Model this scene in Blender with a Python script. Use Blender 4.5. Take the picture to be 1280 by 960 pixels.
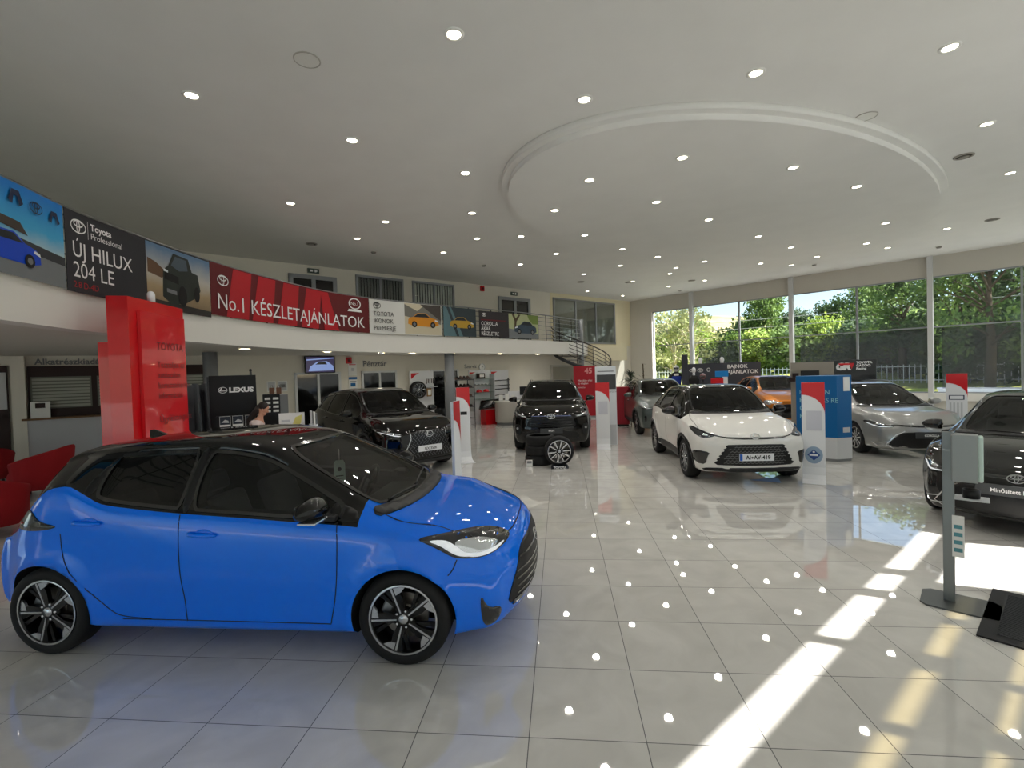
import bpy, bmesh, math, random
from math import sin, cos, pi, radians, sqrt, atan2, exp
from mathutils import Vector, Matrix
from mathutils.bvhtree import BVHTree
from mathutils.geometry import delaunay_2d_cdt
random.seed(7)
for o in list(bpy.data.objects): bpy.data.objects.remove(o)
S = bpy.context.scene
COL = S.collection
# ------------------------------------------------------------ camera
cd = bpy.data.cameras.new('camera'); cam = bpy.data.objects.new('camera', cd); COL.objects.link(cam); S.camera = cam
FPX, PITCH, ROLL, YAW, CAMH = 602.5, .0226, -.0307, -.0995, 1.9
cd.sensor_width = 36; cd.sensor_fit = 'HORIZONTAL'; cd.lens = 36*FPX/1280; cd.clip_end = 600; cd.clip_start = .05
_F = Vector((sin(YAW)*cos(PITCH), cos(YAW)*cos(PITCH), -sin(PITCH))); _R = Vector((cos(YAW), -sin(YAW), 0)); _U = _R.cross(_F)
_R2 = _R*cos(ROLL)+_U*sin(ROLL); _U2 = -_R*sin(ROLL)+_U*cos(ROLL)
cam.matrix_world = Matrix(((_R2.x, _U2.x, -_F.x, 0), (_R2.y, _U2.y, -_F.y, 0), (_R2.z, _U2.z, -_F.z, CAMH), (0, 0, 0, 1)))
# ------------------------------------------------------------ world, sun, exposure
S.view_settings.view_transform = 'Standard'; S.view_settings.look = 'None'; S.view_settings.gamma = 1
S.view_settings.use_curve_mapping = False; S.view_settings.exposure = 1.12
W = bpy.data.worlds.new('world'); S.world = W; W.use_nodes = True
nt = W.node_tree; bg = nt.nodes['Background']
sky = nt.nodes.new('ShaderNodeTexSky'); sky.sky_type = 'NISHITA'; sky.sun_disc = False
sky.sun_elevation = radians(42); sky.sun_rotation = radians(107); sky.air_density = 1.0; sky.dust_density = .6; sky.ozone_density = 1.5
nt.links.new(sky.outputs[0], bg.inputs[0]); bg.inputs[1].default_value = .13
SUN_EL = radians(40)
sd = bpy.data.lights.new('sun', 'SUN'); sun = bpy.data.objects.new('sun', sd); COL.objects.link(sun)
sd.energy = 10; sd.angle = radians(.55); sd.color = (1, .97, .925)
SUN_DIR = Vector((-.954*cos(SUN_EL), .30*cos(SUN_EL), -sin(SUN_EL)))
sun.rotation_euler = SUN_DIR.to_track_quat('-Z', 'Y').to_euler()
DOWNLIGHT_W = 17.0
SOFFIT_W = 5.0
# ------------------------------------------------------------ materials
def _lin(c):
    return tuple((v/12.92 if v <= .04045 else ((v+.055)/1.055)**2.4) for v in c)
MT = {}
def mat(name, rgb, rough=.5, metal=0, coat=0, emis=0, spec=.4, noise=0, nscale=8, bump=0, bscale=60, rgb2=None, crough=.03, stretch=None):
    """rgb as 0-255 sRGB"""
    if name in MT: return MT[name]
    m = bpy.data.materials.new(name); m.use_nodes = True; MT[name] = m
    t = m.node_tree; b = t.nodes['Principled BSDF']
    c = _lin([v/255 for v in rgb])
    b.inputs['Base Color'].default_value = (*c, 1); b.inputs['Roughness'].default_value = rough
    b.inputs['Metallic'].default_value = metal; b.inputs['Coat Weight'].default_value = coat
    b.inputs['Coat Roughness'].default_value = crough; b.inputs['Specular IOR Level'].default_value = spec
    m.diffuse_color = (*c, 1)
    if emis:
        b.inputs['Emission Color'].default_value = (*c, 1); b.inputs['Emission Strength'].default_value = emis
    if noise or rgb2:
        tc = t.nodes.new('ShaderNodeTexCoord'); n = t.nodes.new('ShaderNodeTexNoise'); n.inputs['Scale'].default_value = nscale
        n.inputs['Detail'].default_value = 5
        src = tc.outputs['Object']
        if stretch:
            mp = t.nodes.new('ShaderNodeMapping'); mp.inputs['Scale'].default_value = stretch; t.links.new(src, mp.inputs[0]); src = mp.outputs[0]
        t.links.new(src, n.inputs['Vector'])
        mx = t.nodes.new('ShaderNodeMix'); mx.data_type = 'RGBA'
        c2 = _lin([v/255 for v in rgb2]) if rgb2 else tuple(max(0, v*(1-noise)) for v in c)
        mx.inputs[6].default_value = (*c, 1); mx.inputs[7].default_value = (*c2, 1)
        cr = t.nodes.new('ShaderNodeMapRange'); cr.inputs[1].default_value = .35; cr.inputs[2].default_value = .65
        t.links.new(n.outputs[0], cr.inputs[0]); t.links.new(cr.outputs[0], mx.inputs[0]); t.links.new(mx.outputs[2], b.inputs['Base Color'])
    if bump:
        n2 = t.nodes.new('ShaderNodeTexNoise'); n2.inputs['Scale'].default_value = bscale
        bp = t.nodes.new('ShaderNodeBump'); bp.inputs['Strength'].default_value = bump; bp.inputs['Distance'].default_value = .01
        t.links.new(n2.outputs[0], bp.inputs['Height']); t.links.new(bp.outputs[0], b.inputs['Normal'])
    return m
def glassmat(name, tint, refl=1.0, rough=0.0):
    m = bpy.data.materials.new(name); m.use_nodes = True; MT[name] = m
    t = m.node_tree; t.nodes.clear()
    o = t.nodes.new('ShaderNodeOutputMaterial'); mx = t.nodes.new('ShaderNodeMixShader')
    tr = t.nodes.new('ShaderNodeBsdfTransparent'); gl = t.nodes.new('ShaderNodeBsdfGlossy'); fr = t.nodes.new('ShaderNodeFresnel')
    mu = t.nodes.new('ShaderNodeMath'); mu.operation = 'MULTIPLY'; mu.inputs[1].default_value = refl
    fr.inputs[0].default_value = 1.5; tr.inputs[0].default_value = (*tint, 1); gl.inputs['Roughness'].default_value = rough
    t.links.new(fr.outputs[0], mu.inputs[0]); t.links.new(mu.outputs[0], mx.inputs[0]); t.links.new(tr.outputs[0], mx.inputs[1]); t.links.new(gl.outputs[0], mx.inputs[2])
    t.links.new(mx.outputs[0], o.inputs[0]); m.diffuse_color = (*tint, .5)
    return m
def translucent(name, col, trans, split=.5):
    """film / screen cloth: part see-through, part diffusing"""
    m = bpy.data.materials.new(name); m.use_nodes = True; MT[name] = m
    t = m.node_tree; t.nodes.clear()
    o = t.nodes.new('ShaderNodeOutputMaterial'); mx = t.nodes.new('ShaderNodeMixShader')
    tr = t.nodes.new('ShaderNodeBsdfTransparent'); tl = t.nodes.new('ShaderNodeBsdfTranslucent'); df = t.nodes.new('ShaderNodeBsdfDiffuse')
    m2 = t.nodes.new('ShaderNodeMixShader'); m2.inputs[0].default_value = split
    tl.inputs[0].default_value = (*col, 1); df.inputs[0].default_value = (*col, 1)
    t.links.new(tl.outputs[0], m2.inputs[1]); t.links.new(df.outputs[0], m2.inputs[2])
    mx.inputs[0].default_value = trans
    t.links.new(m2.outputs[0], mx.inputs[1]); t.links.new(tr.outputs[0], mx.inputs[2]); t.links.new(mx.outputs[0], o.inputs[0])
    return m
# ------------------------------------------------------------ object helpers
def tag(o, label=None, cat=None, group=None, kind=None):
    if label: o['label'] = label
    if cat: o['category'] = cat
    if group: o['group'] = group
    if kind: o['kind'] = kind
    return o
def empty(name, loc, rz=0, label=None, cat=None, group=None):
    o = bpy.data.objects.new(name, None); COL.objects.link(o); o.location = loc; o.rotation_euler = (0, 0, rz); o.empty_display_size = .1
    return tag(o, label, cat, group)
def link_mesh(name, me, m, parent=None, smooth=False):
    o = bpy.data.objects.new(name, me); COL.objects.link(o)
    if not isinstance(m, (list, tuple)): m = [m]
    for x in m: me.materials.append(x)
    if smooth:
        for p in me.polygons: p.use_smooth = True
    if parent: o.parent = parent
    return o
class MB:
    def __init__(s): s.v = []; s.f = []; s.mi = []; s.sm = []
    def add(s, vs, fs, mi=0, sm=False, M=None):
        n = len(s.v); s.v += [tuple(M @ Vector(v)) if M else tuple(v) for v in vs]
        s.f += [tuple(i+n for i in f) for f in fs]; s.mi += [mi]*len(fs); s.sm += [sm]*len(fs); return s
    def box(s, x0, x1, y0, y1, z0, z1, mi=0, M=None, b=0):
        if b:
            b = min(b, abs(x1-x0)*.45, abs(y1-y0)*.45, abs(z1-z0)*.45)
            bm = bmesh.new(); bmesh.ops.create_cube(bm, size=1)
            for v in bm.verts: v.co = Vector(((x0+x1)/2+v.co.x*(x1-x0), (y0+y1)/2+v.co.y*(y1-y0), (z0+z1)/2+v.co.z*(z1-z0)))
            bmesh.ops.bevel(bm, geom=bm.edges[:], offset=b, segments=2, profile=.5, affect='EDGES')
            bm.verts.index_update(); vs = [tuple(v.co) for v in bm.verts]; fs = [tuple(v.index for v in f.verts) for f in bm.faces]; bm.free()
            return s.add(vs, fs, mi, False, M)
        vs = [(x, y, z) for x in (x0, x1) for y in (y0, y1) for z in (z0, z1)]
        return s.add(vs, [(0, 1, 3, 2), (4, 6, 7, 5), (0, 4, 5, 1), (2, 3, 7, 6), (0, 2, 6, 4), (1, 5, 7, 3)], mi, False, M)
    def prism(s, poly, z0, z1, mi=0, M=None, sm=False):
        n = len(poly); vs = [(x, y, z0) for x, y in poly]+[(x, y, z1) for x, y in poly]
        fs = [tuple(range(n-1, -1, -1)), tuple(range(n, 2*n))]
        s.add(vs, fs, mi, False, M)
        k = len(s.v)-2*n
        side = [(k+i, k+(i+1) % n, k+n+(i+1) % n, k+n+i) for i in range(n)]
        s.f += side; s.mi += [mi]*n; s.sm += [sm]*n
        return s
    def lathe(s, prof, seg=24, mi=0, M=None, sm=True, a0=0, a1=2*pi):
        full = abs(a1-a0-2*pi) < 1e-6; m = seg if full else seg+1
        vs = [(r*cos(a0+(a1-a0)*k/seg), r*sin(a0+(a1-a0)*k/seg), z) for r, z in prof for k in range(m)]
        fs = []
        for i in range(len(prof)-1):
            for k in range(seg):
                k2 = (k+1) % m; fs.append((i*m+k, i*m+k2, (i+1)*m+k2, (i+1)*m+k))
        return s.add(vs, fs, mi, sm, M)
    def cyl(s, r, z0, z1, seg=20, mi=0, M=None, c=(0, 0)):
        T = Matrix.Translation((c[0], c[1], 0)); M2 = (M @ T) if M else T
        return s.lathe([(0.0001, z0), (r, z0)], seg, mi, M2, False).lathe([(r, z0), (r, z1)], seg, mi, M2, True).lathe([(r, z1), (.0001, z1)], seg, mi, M2, False)
    def tube(s, pts, r, seg=8, mi=0, M=None, closed=False):
        P = [Vector(p) for p in pts]; n = len(P); vs = []; up0 = None
        for i in range(n):
            a = P[(i-1) % n] if (closed or i > 0) else P[i]; b = P[(i+1) % n] if (closed or i < n-1) else P[i]
            t = (b-a).normalized()
            up = up0 if up0 is not None else (Vector((0, 0, 1)) if abs(t.z) < .9 else Vector((1, 0, 0)))
            x = t.cross(up).normalized(); y = x.cross(t).normalized(); up0 = y
            rr = r[i] if isinstance(r, (list, tuple)) else r
            for k in range(seg):
                a_ = 2*pi*k/seg; vs.append(P[i]+x*cos(a_)*rr+y*sin(a_)*rr)
        fs = []
        for i in range(n if closed else n-1):
            j = (i+1) % n
            for k in range(seg): fs.append((i*seg+k, i*seg+(k+1) % seg, j*seg+(k+1) % seg, j*seg+k))
        if not closed: fs += [tuple(range(seg-1, -1, -1)), tuple((n-1)*seg+k for k in range(seg))]
        return s.add(vs, fs, mi, True, M)
    def ball(s, c, r, seg=16, rings=10, mi=0, M=None):
        rx, ry, rz = r if isinstance(r, (tuple, list)) else (r, r, r)
        T = Matrix.Translation(c) @ Matrix.Diagonal((rx, ry, rz, 1)); M2 = (M @ T) if M else T
        return s.lathe([(max(1e-4, sin(pi*i/rings)), -cos(pi*i/rings)) for i in range(rings+1)], seg, mi, M2, True)
    def build(s, name, m, parent=None):
        me = bpy.data.meshes.new(name); me.from_pydata(s.v, [], s.f); me.update()
        o = link_mesh(name, me, m, parent)
        me.polygons.foreach_set('material_index', s.mi); me.polygons.foreach_set('use_smooth', s.sm)
        bm = bmesh.new(); bm.from_mesh(me); bmesh.ops.remove_doubles(bm, verts=bm.verts, dist=1e-6) if len(bm.verts) < 60000 else None
        bmesh.ops.recalc_face_normals(bm, faces=bm.faces); bm.to_mesh(me); bm.free()
        return o
def bx(name, m, parent, x0, x1, y0, y1, z0, z1, b=0): return MB().box(x0, x1, y0, y1, z0, z1, b=b).build(name, m, parent)
def pchip(pts):
    xs = [p[0] for p in pts]; ys = [p[1] for p in pts]; n = len(xs)
    h = [xs[i+1]-xs[i] for i in range(n-1)]; d = [(ys[i+1]-ys[i])/h[i] for i in range(n-1)]
    m = [0]*n
    for i in range(1, n-1):
        if d[i-1]*d[i] > 0:
            w1 = 2*h[i]+h[i-1]; w2 = h[i]+2*h[i-1]; m[i] = (w1+w2)/(w1/d[i-1]+w2/d[i])
    m[0] = d[0]; m[-1] = d[-1]
    def f(x):
        if x <= xs[0]: return ys[0]
        if x >= xs[-1]: return ys[-1]
        i = 0
        while x > xs[i+1]: i += 1
        t = (x-xs[i])/h[i]; t2 = t*t; t3 = t2*t
        return (2*t3-3*t2+1)*ys[i]+(t3-2*t2+t)*h[i]*m[i]+(-2*t3+3*t2)*ys[i+1]+(t3-t2)*h[i]*m[i+1]
    return f
def chaikin(p, it=2, closed=True):
    for _ in range(it):
        q = []; n = len(p)
        for i in range(n if closed else n-1):
            a, b = p[i], p[(i+1) % n]
            q += [(a[0]*.75+b[0]*.25, a[1]*.75+b[1]*.25), (a[0]*.25+b[0]*.75, a[1]*.25+b[1]*.75)]
        if not closed: q = [p[0]]+q+[p[-1]]
        p = q
    return p
def text_mesh(body, size, align='LEFT', bold=0.0, shear=0, xs=1.0, track=1.0):
    c = bpy.data.curves.new('t', 'FONT'); c.body = body; c.size = size; c.align_x = align; c.resolution_u = 3
    c.offset = bold; c.shear = shear; c.space_character = track
    o = bpy.data.objects.new('t', c); COL.objects.link(o)
    bpy.context.view_layer.update()
    me = bpy.data.meshes.new_from_object(o.evaluated_get(bpy.context.evaluated_depsgraph_get()))
    vs = [(v.co.x*xs, v.co.y) for v in me.vertices]; fs = [tuple(p.vertices) for p in me.polygons]
    bpy.data.objects.remove(o); bpy.data.curves.remove(c); bpy.data.meshes.remove(me)
    return vs, fs
def frame(o, u, v):
    """matrix whose local x,y,z = u, v, u x v at origin o"""
    u = Vector(u).normalized(); v = Vector(v).normalized(); w = u.cross(v)
    return Matrix(((u.x, v.x, w.x, o[0]), (u.y, v.y, w.y, o[1]), (u.z, v.z, w.z, o[2]), (0, 0, 0, 1)))
def put_text(body, size, x, y, M, m, parent, name='lettering', mb=None, lift=.002, mi=0, **k):
    """writing in the local x-y plane of M"""
    vs, fs = text_mesh(body, size, **k); own = mb is None
    if own: mb = MB()
    n = len(vs)
    mb.add([(a+x, b+y, lift) for a, b in vs], fs, mi, False, M)
    if own: return mb.build(name, m, parent)
def poly_on(mb, pts, lift, mi, M=None):
    """flat printed shape: triangulated polygon in x-y plane"""
    try:
        r = delaunay_2d_cdt([Vector(p) for p in pts], [], [list(range(len(pts)))], 1, 1e-6)
        mb.add([(v.x, v.y, lift) for v in r[0]], [tuple(f) for f in r[2]], mi, False, M)
    except Exception: pass
def ell(cx, cy, a, b, n=24, a0=0, a1=2*pi): return [(cx+a*cos(a0+(a1-a0)*k/n), cy+b*sin(a0+(a1-a0)*k/n)) for k in range(n if abs(a1-a0-2*pi) < 1e-6 else n+1)]
def ring_on(mb, cx, cy, a, b, w, lift, mi=0, M=None, n=28, th=0):
    o_ = ell(cx, cy, a, b, n); i_ = ell(cx, cy, a-w, b-w, n)
    vs = [(x, y, lift) for x, y in o_]+[(x, y, lift) for x, y in i_]; fs = [(k, (k+1) % n, n+(k+1) % n, n+k) for k in range(n)]
    if th:
        vs += [(x, y, lift-th) for x, y in o_]+[(x, y, lift-th) for x, y in i_]
        fs += [(k, 2*n+k, 2*n+(k+1) % n, (k+1) % n) for k in range(n)]+[(n+k, n+(k+1) % n, 3*n+(k+1) % n, 3*n+k) for k in range(n)]
    mb.add(vs, fs, mi, False, M)
def three_ellipse(mb, cx, cy, w, lift=.002, mi=0, M=None, th=0):
    a = w/2; b = a*.66; t = a*.12
    ring_on(mb, cx, cy, a, b, t, lift, mi, M, th=th); ring_on(mb, cx, cy+b*.38, a*.62, b*.5, t, lift, mi, M, th=th); ring_on(mb, cx, cy, a*.25, b*.93, t, lift, mi, M, th=th)
def l_oval(mb, cx, cy, w, lift=.002, mi=0, M=None, th=0):
    a = w/2; b = a*.78; t = a*.12
    ring_on(mb, cx, cy, a, b, t, lift, mi, M, th=th)
    p = [(-.35*a+cx, .75*b+cy), (-.1*a+cx, .75*b+cy), (-.42*a+cx, -.15*b+cy), (.7*a+cx, -.15*b+cy), (.62*a+cx, -.38*b+cy), (-.85*a+cx, -.38*b+cy)]
    poly_on(mb, p, lift, mi, M)
def copy_tree(o, parent=None):
    c = o.copy(); COL.objects.link(c)
    if parent: c.parent = parent
    for ch in list(o.children): copy_tree(ch, c)
    return c
WHITE = mat('white_paint', (226, 224, 216), .6); BLACK = mat('black_plastic', (18, 18, 19), .45); GLOSSBLACK = mat('gloss_black', (10, 10, 11), .15, coat=1)
CHROME = mat('chrome', (215, 217, 220), .12, metal=1); STEEL = mat('brushed_steel', (150, 152, 154), .35, metal=.9)
RUBBER = mat('tyre_rubber', (22, 22, 23), .75, bump=.15, bscale=120); RED = mat('signal_red', (205, 12, 24), .3, coat=.3)
SIGNWHITE = mat('sign_white', (232, 233, 235), .4); INKWHITE = mat('ink_white', (240, 240, 240), .5); INKBLACK = mat('ink_black', (24, 24, 26), .5)
# ============================================================ ROOM
def struct(o): return tag(o, kind='structure')
# building axes: window wall runs from the far corner along WD, back wall along BD
K0 = Vector((3.63, 25.08, 0)); WD = Vector((.755, -.656, 0)).normalized(); WN = Vector((-.656, -.755, 0)).normalized()   # WN points indoors
BD = Vector((-.708, -.706, 0)).normalized(); BN = Vector((.706, -.708, 0)).normalized()                                  # BN points indoors
def WP(s, n=0, z=0): return K0+WD*s+WN*n+Vector((0, 0, z))
def BP(s, n=0, z=0): return K0+BD*s+BN*n+Vector((0, 0, z))
HC = 5.35; HS = 2.6; HM = 3.08
BMX = Matrix.Identity(4)
def wall_frame(P, u): return frame(P, u, (0, 0, 1))     # local x along u, y up
M_BACK = frame(K0, -BD, (0, 0, 1))   # x = -s, y = z, z axis = (-BD) x Z = indoor normal?
M_WIN = frame(K0, WD, (0, 0, 1))
# floor with 0.6 m glossy tiles
fm = bpy.data.materials.new('polished_floor_tile'); fm.use_nodes = True; t = fm.node_tree; b = t.nodes['Principled BSDF']
tc = t.nodes.new('ShaderNodeTexCoord'); sx = t.nodes.new('ShaderNodeSeparateXYZ'); t.links.new(tc.outputs['Object'], sx.inputs[0])
def _m(op, a, bb=None, c=None):
    n = t.nodes.new('ShaderNodeMath'); n.operation = op
    for i, v in enumerate((a, bb, c)):
        if v is None: continue
        if isinstance(v, (int, float)): n.inputs[i].default_value = v
        else: t.links.new(v, n.inputs[i])
    return n.outputs[0]
def _grid(src, off):
    u = _m('DIVIDE', _m('SUBTRACT', src, off), .6); fr = _m('FRACT', u); d = _m('MINIMUM', fr, _m('SUBTRACT', 1, fr))
    return _m('LESS_THAN', d, .0042), _m('FLOOR', u)
gx, ix = _grid(sx.outputs[0], -.213); gy, iy = _grid(sx.outputs[1], 2.46)
grout = _m('MAXIMUM', gx, gy)
cv = t.nodes.new('ShaderNodeCombineXYZ'); t.links.new(ix, cv.inputs[0]); t.links.new(iy, cv.inputs[1])
wn_ = t.nodes.new('ShaderNodeTexWhiteNoise'); wn_.noise_dimensions = '3D'; t.links.new(cv.outputs[0], wn_.inputs['Vector'])
vadd = t.nodes.new('ShaderNodeVectorMath'); vadd.operation = 'ADD'; t.links.new(tc.outputs['Object'], vadd.inputs[0])
vs_ = t.nodes.new('ShaderNodeVectorMath'); vs_.operation = 'SCALE'; vs_.inputs['Scale'].default_value = 9; t.links.new(wn_.outputs['Color'], vs_.inputs[0]); t.links.new(vs_.outputs[0], vadd.inputs[1])
nz = t.nodes.new('ShaderNodeTexNoise'); nz.inputs['Scale'].default_value = 2.2; nz.inputs['Detail'].default_value = 7; nz.inputs['Distortion'].default_value = 1.4; t.links.new(vadd.outputs[0], nz.inputs['Vector'])
mx = t.nodes.new('ShaderNodeMix'); mx.data_type = 'RGBA'; mx.inputs[6].default_value = (*_lin((.80, .79, .765)), 1); mx.inputs[7].default_value = (*_lin((.865, .855, .83)), 1)
mr = t.nodes.new('ShaderNodeMapRange'); mr.inputs[1].default_value = .3; mr.inputs[2].default_value = .7; t.links.new(nz.outputs[0], mr.inputs[0]); t.links.new(mr.outputs[0], mx.inputs[0])
m2 = t.nodes.new('ShaderNodeMix'); m2.data_type = 'RGBA'; m2.inputs[7].default_value = (.045, .045, .043, 1); t.links.new(grout, m2.inputs[0]); t.links.new(mx.outputs[2], m2.inputs[6]); t.links.new(m2.outputs[2], b.inputs['Base Color'])
b.inputs['Specular IOR Level'].default_value = 1.0; b.inputs['IOR'].default_value = 1.6; b.inputs['Coat Weight'].default_value = .4; b.inputs['Coat Roughness'].default_value = .01
rg = t.nodes.new('ShaderNodeMapRange'); rg.inputs[3].default_value = .018; rg.inputs[4].default_value = .6; t.links.new(grout, rg.inputs[0]); t.links.new(rg.outputs[0], b.inputs['Roughness'])
struct(bx('floor', fm, None, -26, 26, -12, 30, -.25, 0))
CEIL = mat('ceiling_plaster', (232, 232, 228), .85, noise=.03, nscale=1.5)
WALL = mat('cream_wall_plaster', (226, 221, 208), .8, noise=.02, nscale=2)
WALLG = mat('warm_grey_wall', (206, 202, 192), .8, noise=.02, nscale=2)
CREAM = mat('pale_yellow_wall', (232, 222, 190), .8)
FASC = mat('white_fascia_paint', (232, 230, 224), .6)
GREYFR = mat('grey_window_frame', (150, 153, 156), .4, metal=.3); PALEFR = mat('pale_window_frame', (214, 216, 216), .4)
# right wall (out of view on the right): runs along (1,1) from behind the camera
RW0 = Vector((-9, -12, 0))
def wall_box(name, P, u, L, z0, z1, n, th, m, parent=None):
    """P start, u direction, n outward normal"""
    u = Vector(u).normalized(); n = Vector(n).normalized()
    return MB().box(0, L, z0, z1, 0, th, M=Matrix(((u.x, 0, n.x, P[0]), (u.y, 0, n.y, P[1]), (0, 1, 0, 0), (0, 0, 0, 1)))).build(name, m, parent)
def wbox(mb, P, u, n, s0, s1, z0, z1, t0, t1, mi=0):
    u = Vector(u).normalized(); n = Vector(n).normalized()
    return mb.box(s0, s1, z0, z1, t0, t1, mi, M=Matrix(((u.x, 0, n.x, P[0]), (u.y, 0, n.y, P[1]), (0, 1, 0, 0), (0, 0, 0, 1))))
# ceiling
RIGHT_OFF = 4.0                      # right wall is the line y = x - RIGHT_OFF
LW_END = 18.0
struct(MB().prism([(-23, -9), (RIGHT_OFF-9, -9), (17.4, 13.4), (3.63+.4, 25.5), (3.4, 25.5), (-23, -1.0)], HC, HC+.25).build('ceiling', CEIL))
# dropped oval ceiling panel with two stepped edges
oc = (4.24, 11.95); oa, ob, orot = 6.43, 3.55, radians(47.1)
def oval(k=0, n=96): return [(oc[0]+(oa+k)*cos(a)*cos(orot)-(ob+k)*sin(a)*sin(orot), oc[1]+(oa+k)*cos(a)*sin(orot)+(ob+k)*sin(a)*cos(orot)) for a in [2*pi*i/n for i in range(n)]]
mo = MB()
mo.prism(oval(.0), 5.17, HC+.02, sm=True); mo.prism(oval(.12), 5.26, HC+.02, sm=True)
struct(mo.build('ceiling', CEIL))
# back wall: upper (gallery) and lower
SE = 24.5
back = MB(); wbox(back, K0, BD, -BN, -.4, SE+6, 0, HC+.1, 0, .3)
struct(back.build('wall_back', WALL))
struct(wall_box('baseboard_back', K0+BN*.02, BD, SE, 0, .09, BN*-1, .02, mat('grey_skirting', (120, 118, 112), .5)))
# window wall: parapet, posts, header
ww = MB()
wbox(ww, K0, WD, -WN, -.4, 1.2, 0, HC+.1, 0, .3); wbox(ww, K0, WD, -WN, 1.2, LW_END+.3, 0, .55, 0, .3); wbox(ww, K0, WD, -WN, 1.2, LW_END+.3, 4.68, HC+.1, 0, .3)
struct(ww.build('wall_window', WALLG))
sl = MB(); wbox(sl, K0, WD, WN, 1.2, LW_END, .55, .8, -.02, .1); struct(sl.build('trim_1', mat('white_sill', (236, 234, 228), .4)))
for i, s in enumerate((3.29, 7.42, 11.6, 15.75)):
    c = MB(); wbox(c, K0, WD, WN, s-.07, s+.07, 0, HC, -.04, .16); struct(c.build('trim_%d' % (i+2), PALEFR))
# windows, two lights to a bay, upper and lower panes
GL = glassmat('window_glass', (.96, .98, .97), .8)
FILM = translucent('grey_screen_film', (.10, .105, .11), .66)
n = 0; BR = [1.25, 3.29, 5.37, 7.42, 9.55, 11.6, 13.7, 15.75, 17.5]
for a, c in zip(BR[:-1], BR[1:]):
    n += 1
    w = MB(); e = .03
    for s0, s1, z0, z1 in ((a, a+e, .8, 4.68), (c-e, c, .8, 4.68), (a, c, 4.64, 4.68), (a, c, .8, .84), (a, c, 2.99, 3.03)): wbox(w, K0, WD, -WN, s0, s1, z0, z1, .02, .09)
    fo = struct(w.build('window_%d' % n, GREYFR))
    g = MB(); wbox(g, K0, WD, -WN, a+e, c-e, .84, 4.64, .05, .056); g.build('pane', GL, fo)
    if n not in (1, 3):
        f0 = a+.28 if n in (2, 4, 6, 8) else a+.05
        g = MB(); wbox(g, K0, WD, WN, f0, c-.04, .95, 2.96, -.015, -.012)
        g.build('screen', FILM, fo)
# cream return panel beside the stairs
cr = MB(); wbox(cr, K0, BD, BN, .9, 3.4, 2.36, HM+.0, .01, .45); struct(cr.build('wall_overhang', CREAM))
cr = MB(); wbox(cr, K0, BD, BN, .02, 5.6, HM, HC, .012, .02); struct(cr.build('wall_panel_cream', CREAM))
# right wall, unseen: added diffuser panels, slots shaped to cast the sun strips
RW = Vector((RIGHT_OFF-9, -9, 0)); RD = Vector((1, 1, 0)).normalized(); RN = Vector((1, -1, 0)).normalized()     # RN points outdoors
k = SUN_DIR
def on_right(x, y, z=0):
    """where the sun ray that lands on floor point (x,y) crosses the right wall -> (s, height)"""
    P = Vector((x, y, 0)); dd = -k; tt = (RW-P).dot(RN)/dd.dot(RN); Q = P+dd*tt
    return (Q-RW).dot(RD), Q.z
DIFFUSER = translucent('light_diffuser_panel', (.34, .345, .335), 0.0, split=.12); FROSTB = GL; AMBER = glassmat('sun_strip_amber', (.55, .50, .36), .3)  # invented panels act as a big soft light; amber tints some strips
slots = []   # (s0,s1,z0,z1,tinted)
def slot(p0, p1, yx0, yx1, tint):
    """p0,p1: floor positions (x+y) of the two ends, yx0..yx1: y-x range of the strip"""
    f = lambda sm, df: on_right((sm-df)/2, (sm+df)/2)
    ym = (yx0+yx1)/2
    s0 = f(p0, ym)[0]; s1 = f(p1, ym)[0]; za = f(p0, yx0)[1]; zb = f(p0, yx1)[1]
    slots.append((min(s0, s1), max(s0, s1), min(za, zb), max(za, zb), tint))
for p0, p1 in ((1.0, 5.14), (5.34, 6.58), (6.86, 7.46), (7.72, 9.76), (10.35, 11.0)): slot(p0, p1, 1.57, 1.80, 0)
for p0, p1 in ((-1, 4.22), (4.38, 5.33), (5.66, 6.45), (6.62, 7.3)): slot(p0, p1, .89, 1.05, 1)
for p0, p1 in ((-1, 4.55), (4.8, 5.48), (5.62, 7.0)): slot(p0, p1, .40, .50, 1)
slot(8.05, 10.0, -.6, 1.27, 0)
slot(10.3, 12.2, -.9, 1.25, 0)
# build wall as panels around the slots: cut the s axis and fill the rest column by column
cuts = sorted(set([0, 31.4]+[v for s in slots for v in s[:2]])); pan = MB(); amb = MB()
for s0, s1 in zip(cuts[:-1], cuts[1:]):
    if s1-s0 < 1e-4: continue
    sm_ = (s0+s1)/2; zs = sorted([(z0, z1, tt) for a, c, z0, z1, tt in slots if a <= sm_ <= c]); z = 0
    for z0, z1, tt in zs:
        if z0 > z: wbox(pan, RW, RD, RN, s0, s1, z, z0, 0, .02)
        if tt: wbox(amb, RW, RD, RN, s0, s1, z0, z1, .004, .01)
        z = max(z, z1)
    wbox(pan, RW, RD, RN, s0, s1, z, HC, 0, .02)
ro = struct(pan.build('wall_right', DIFFUSER)); struct(amb.build('window_9', AMBER))  # unseen amber panes added in some slots to tint their sun strips
fr = MB()
for s in [i*1.6 for i in range(0, 22)]:
    pass
# rear wall behind the camera and the far left side
struct(wall_box('wall_rear', (-23, -9, 0), (1, 0, 0), 18.2, 0, HC, (0, -1, 0), .02, GL))
struct(wall_box('wall_left', (-22.5, -9, 0), (0, 1, 0), 9.0, 0, HC, (-1, 0, 0), .2, WALL))
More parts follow.
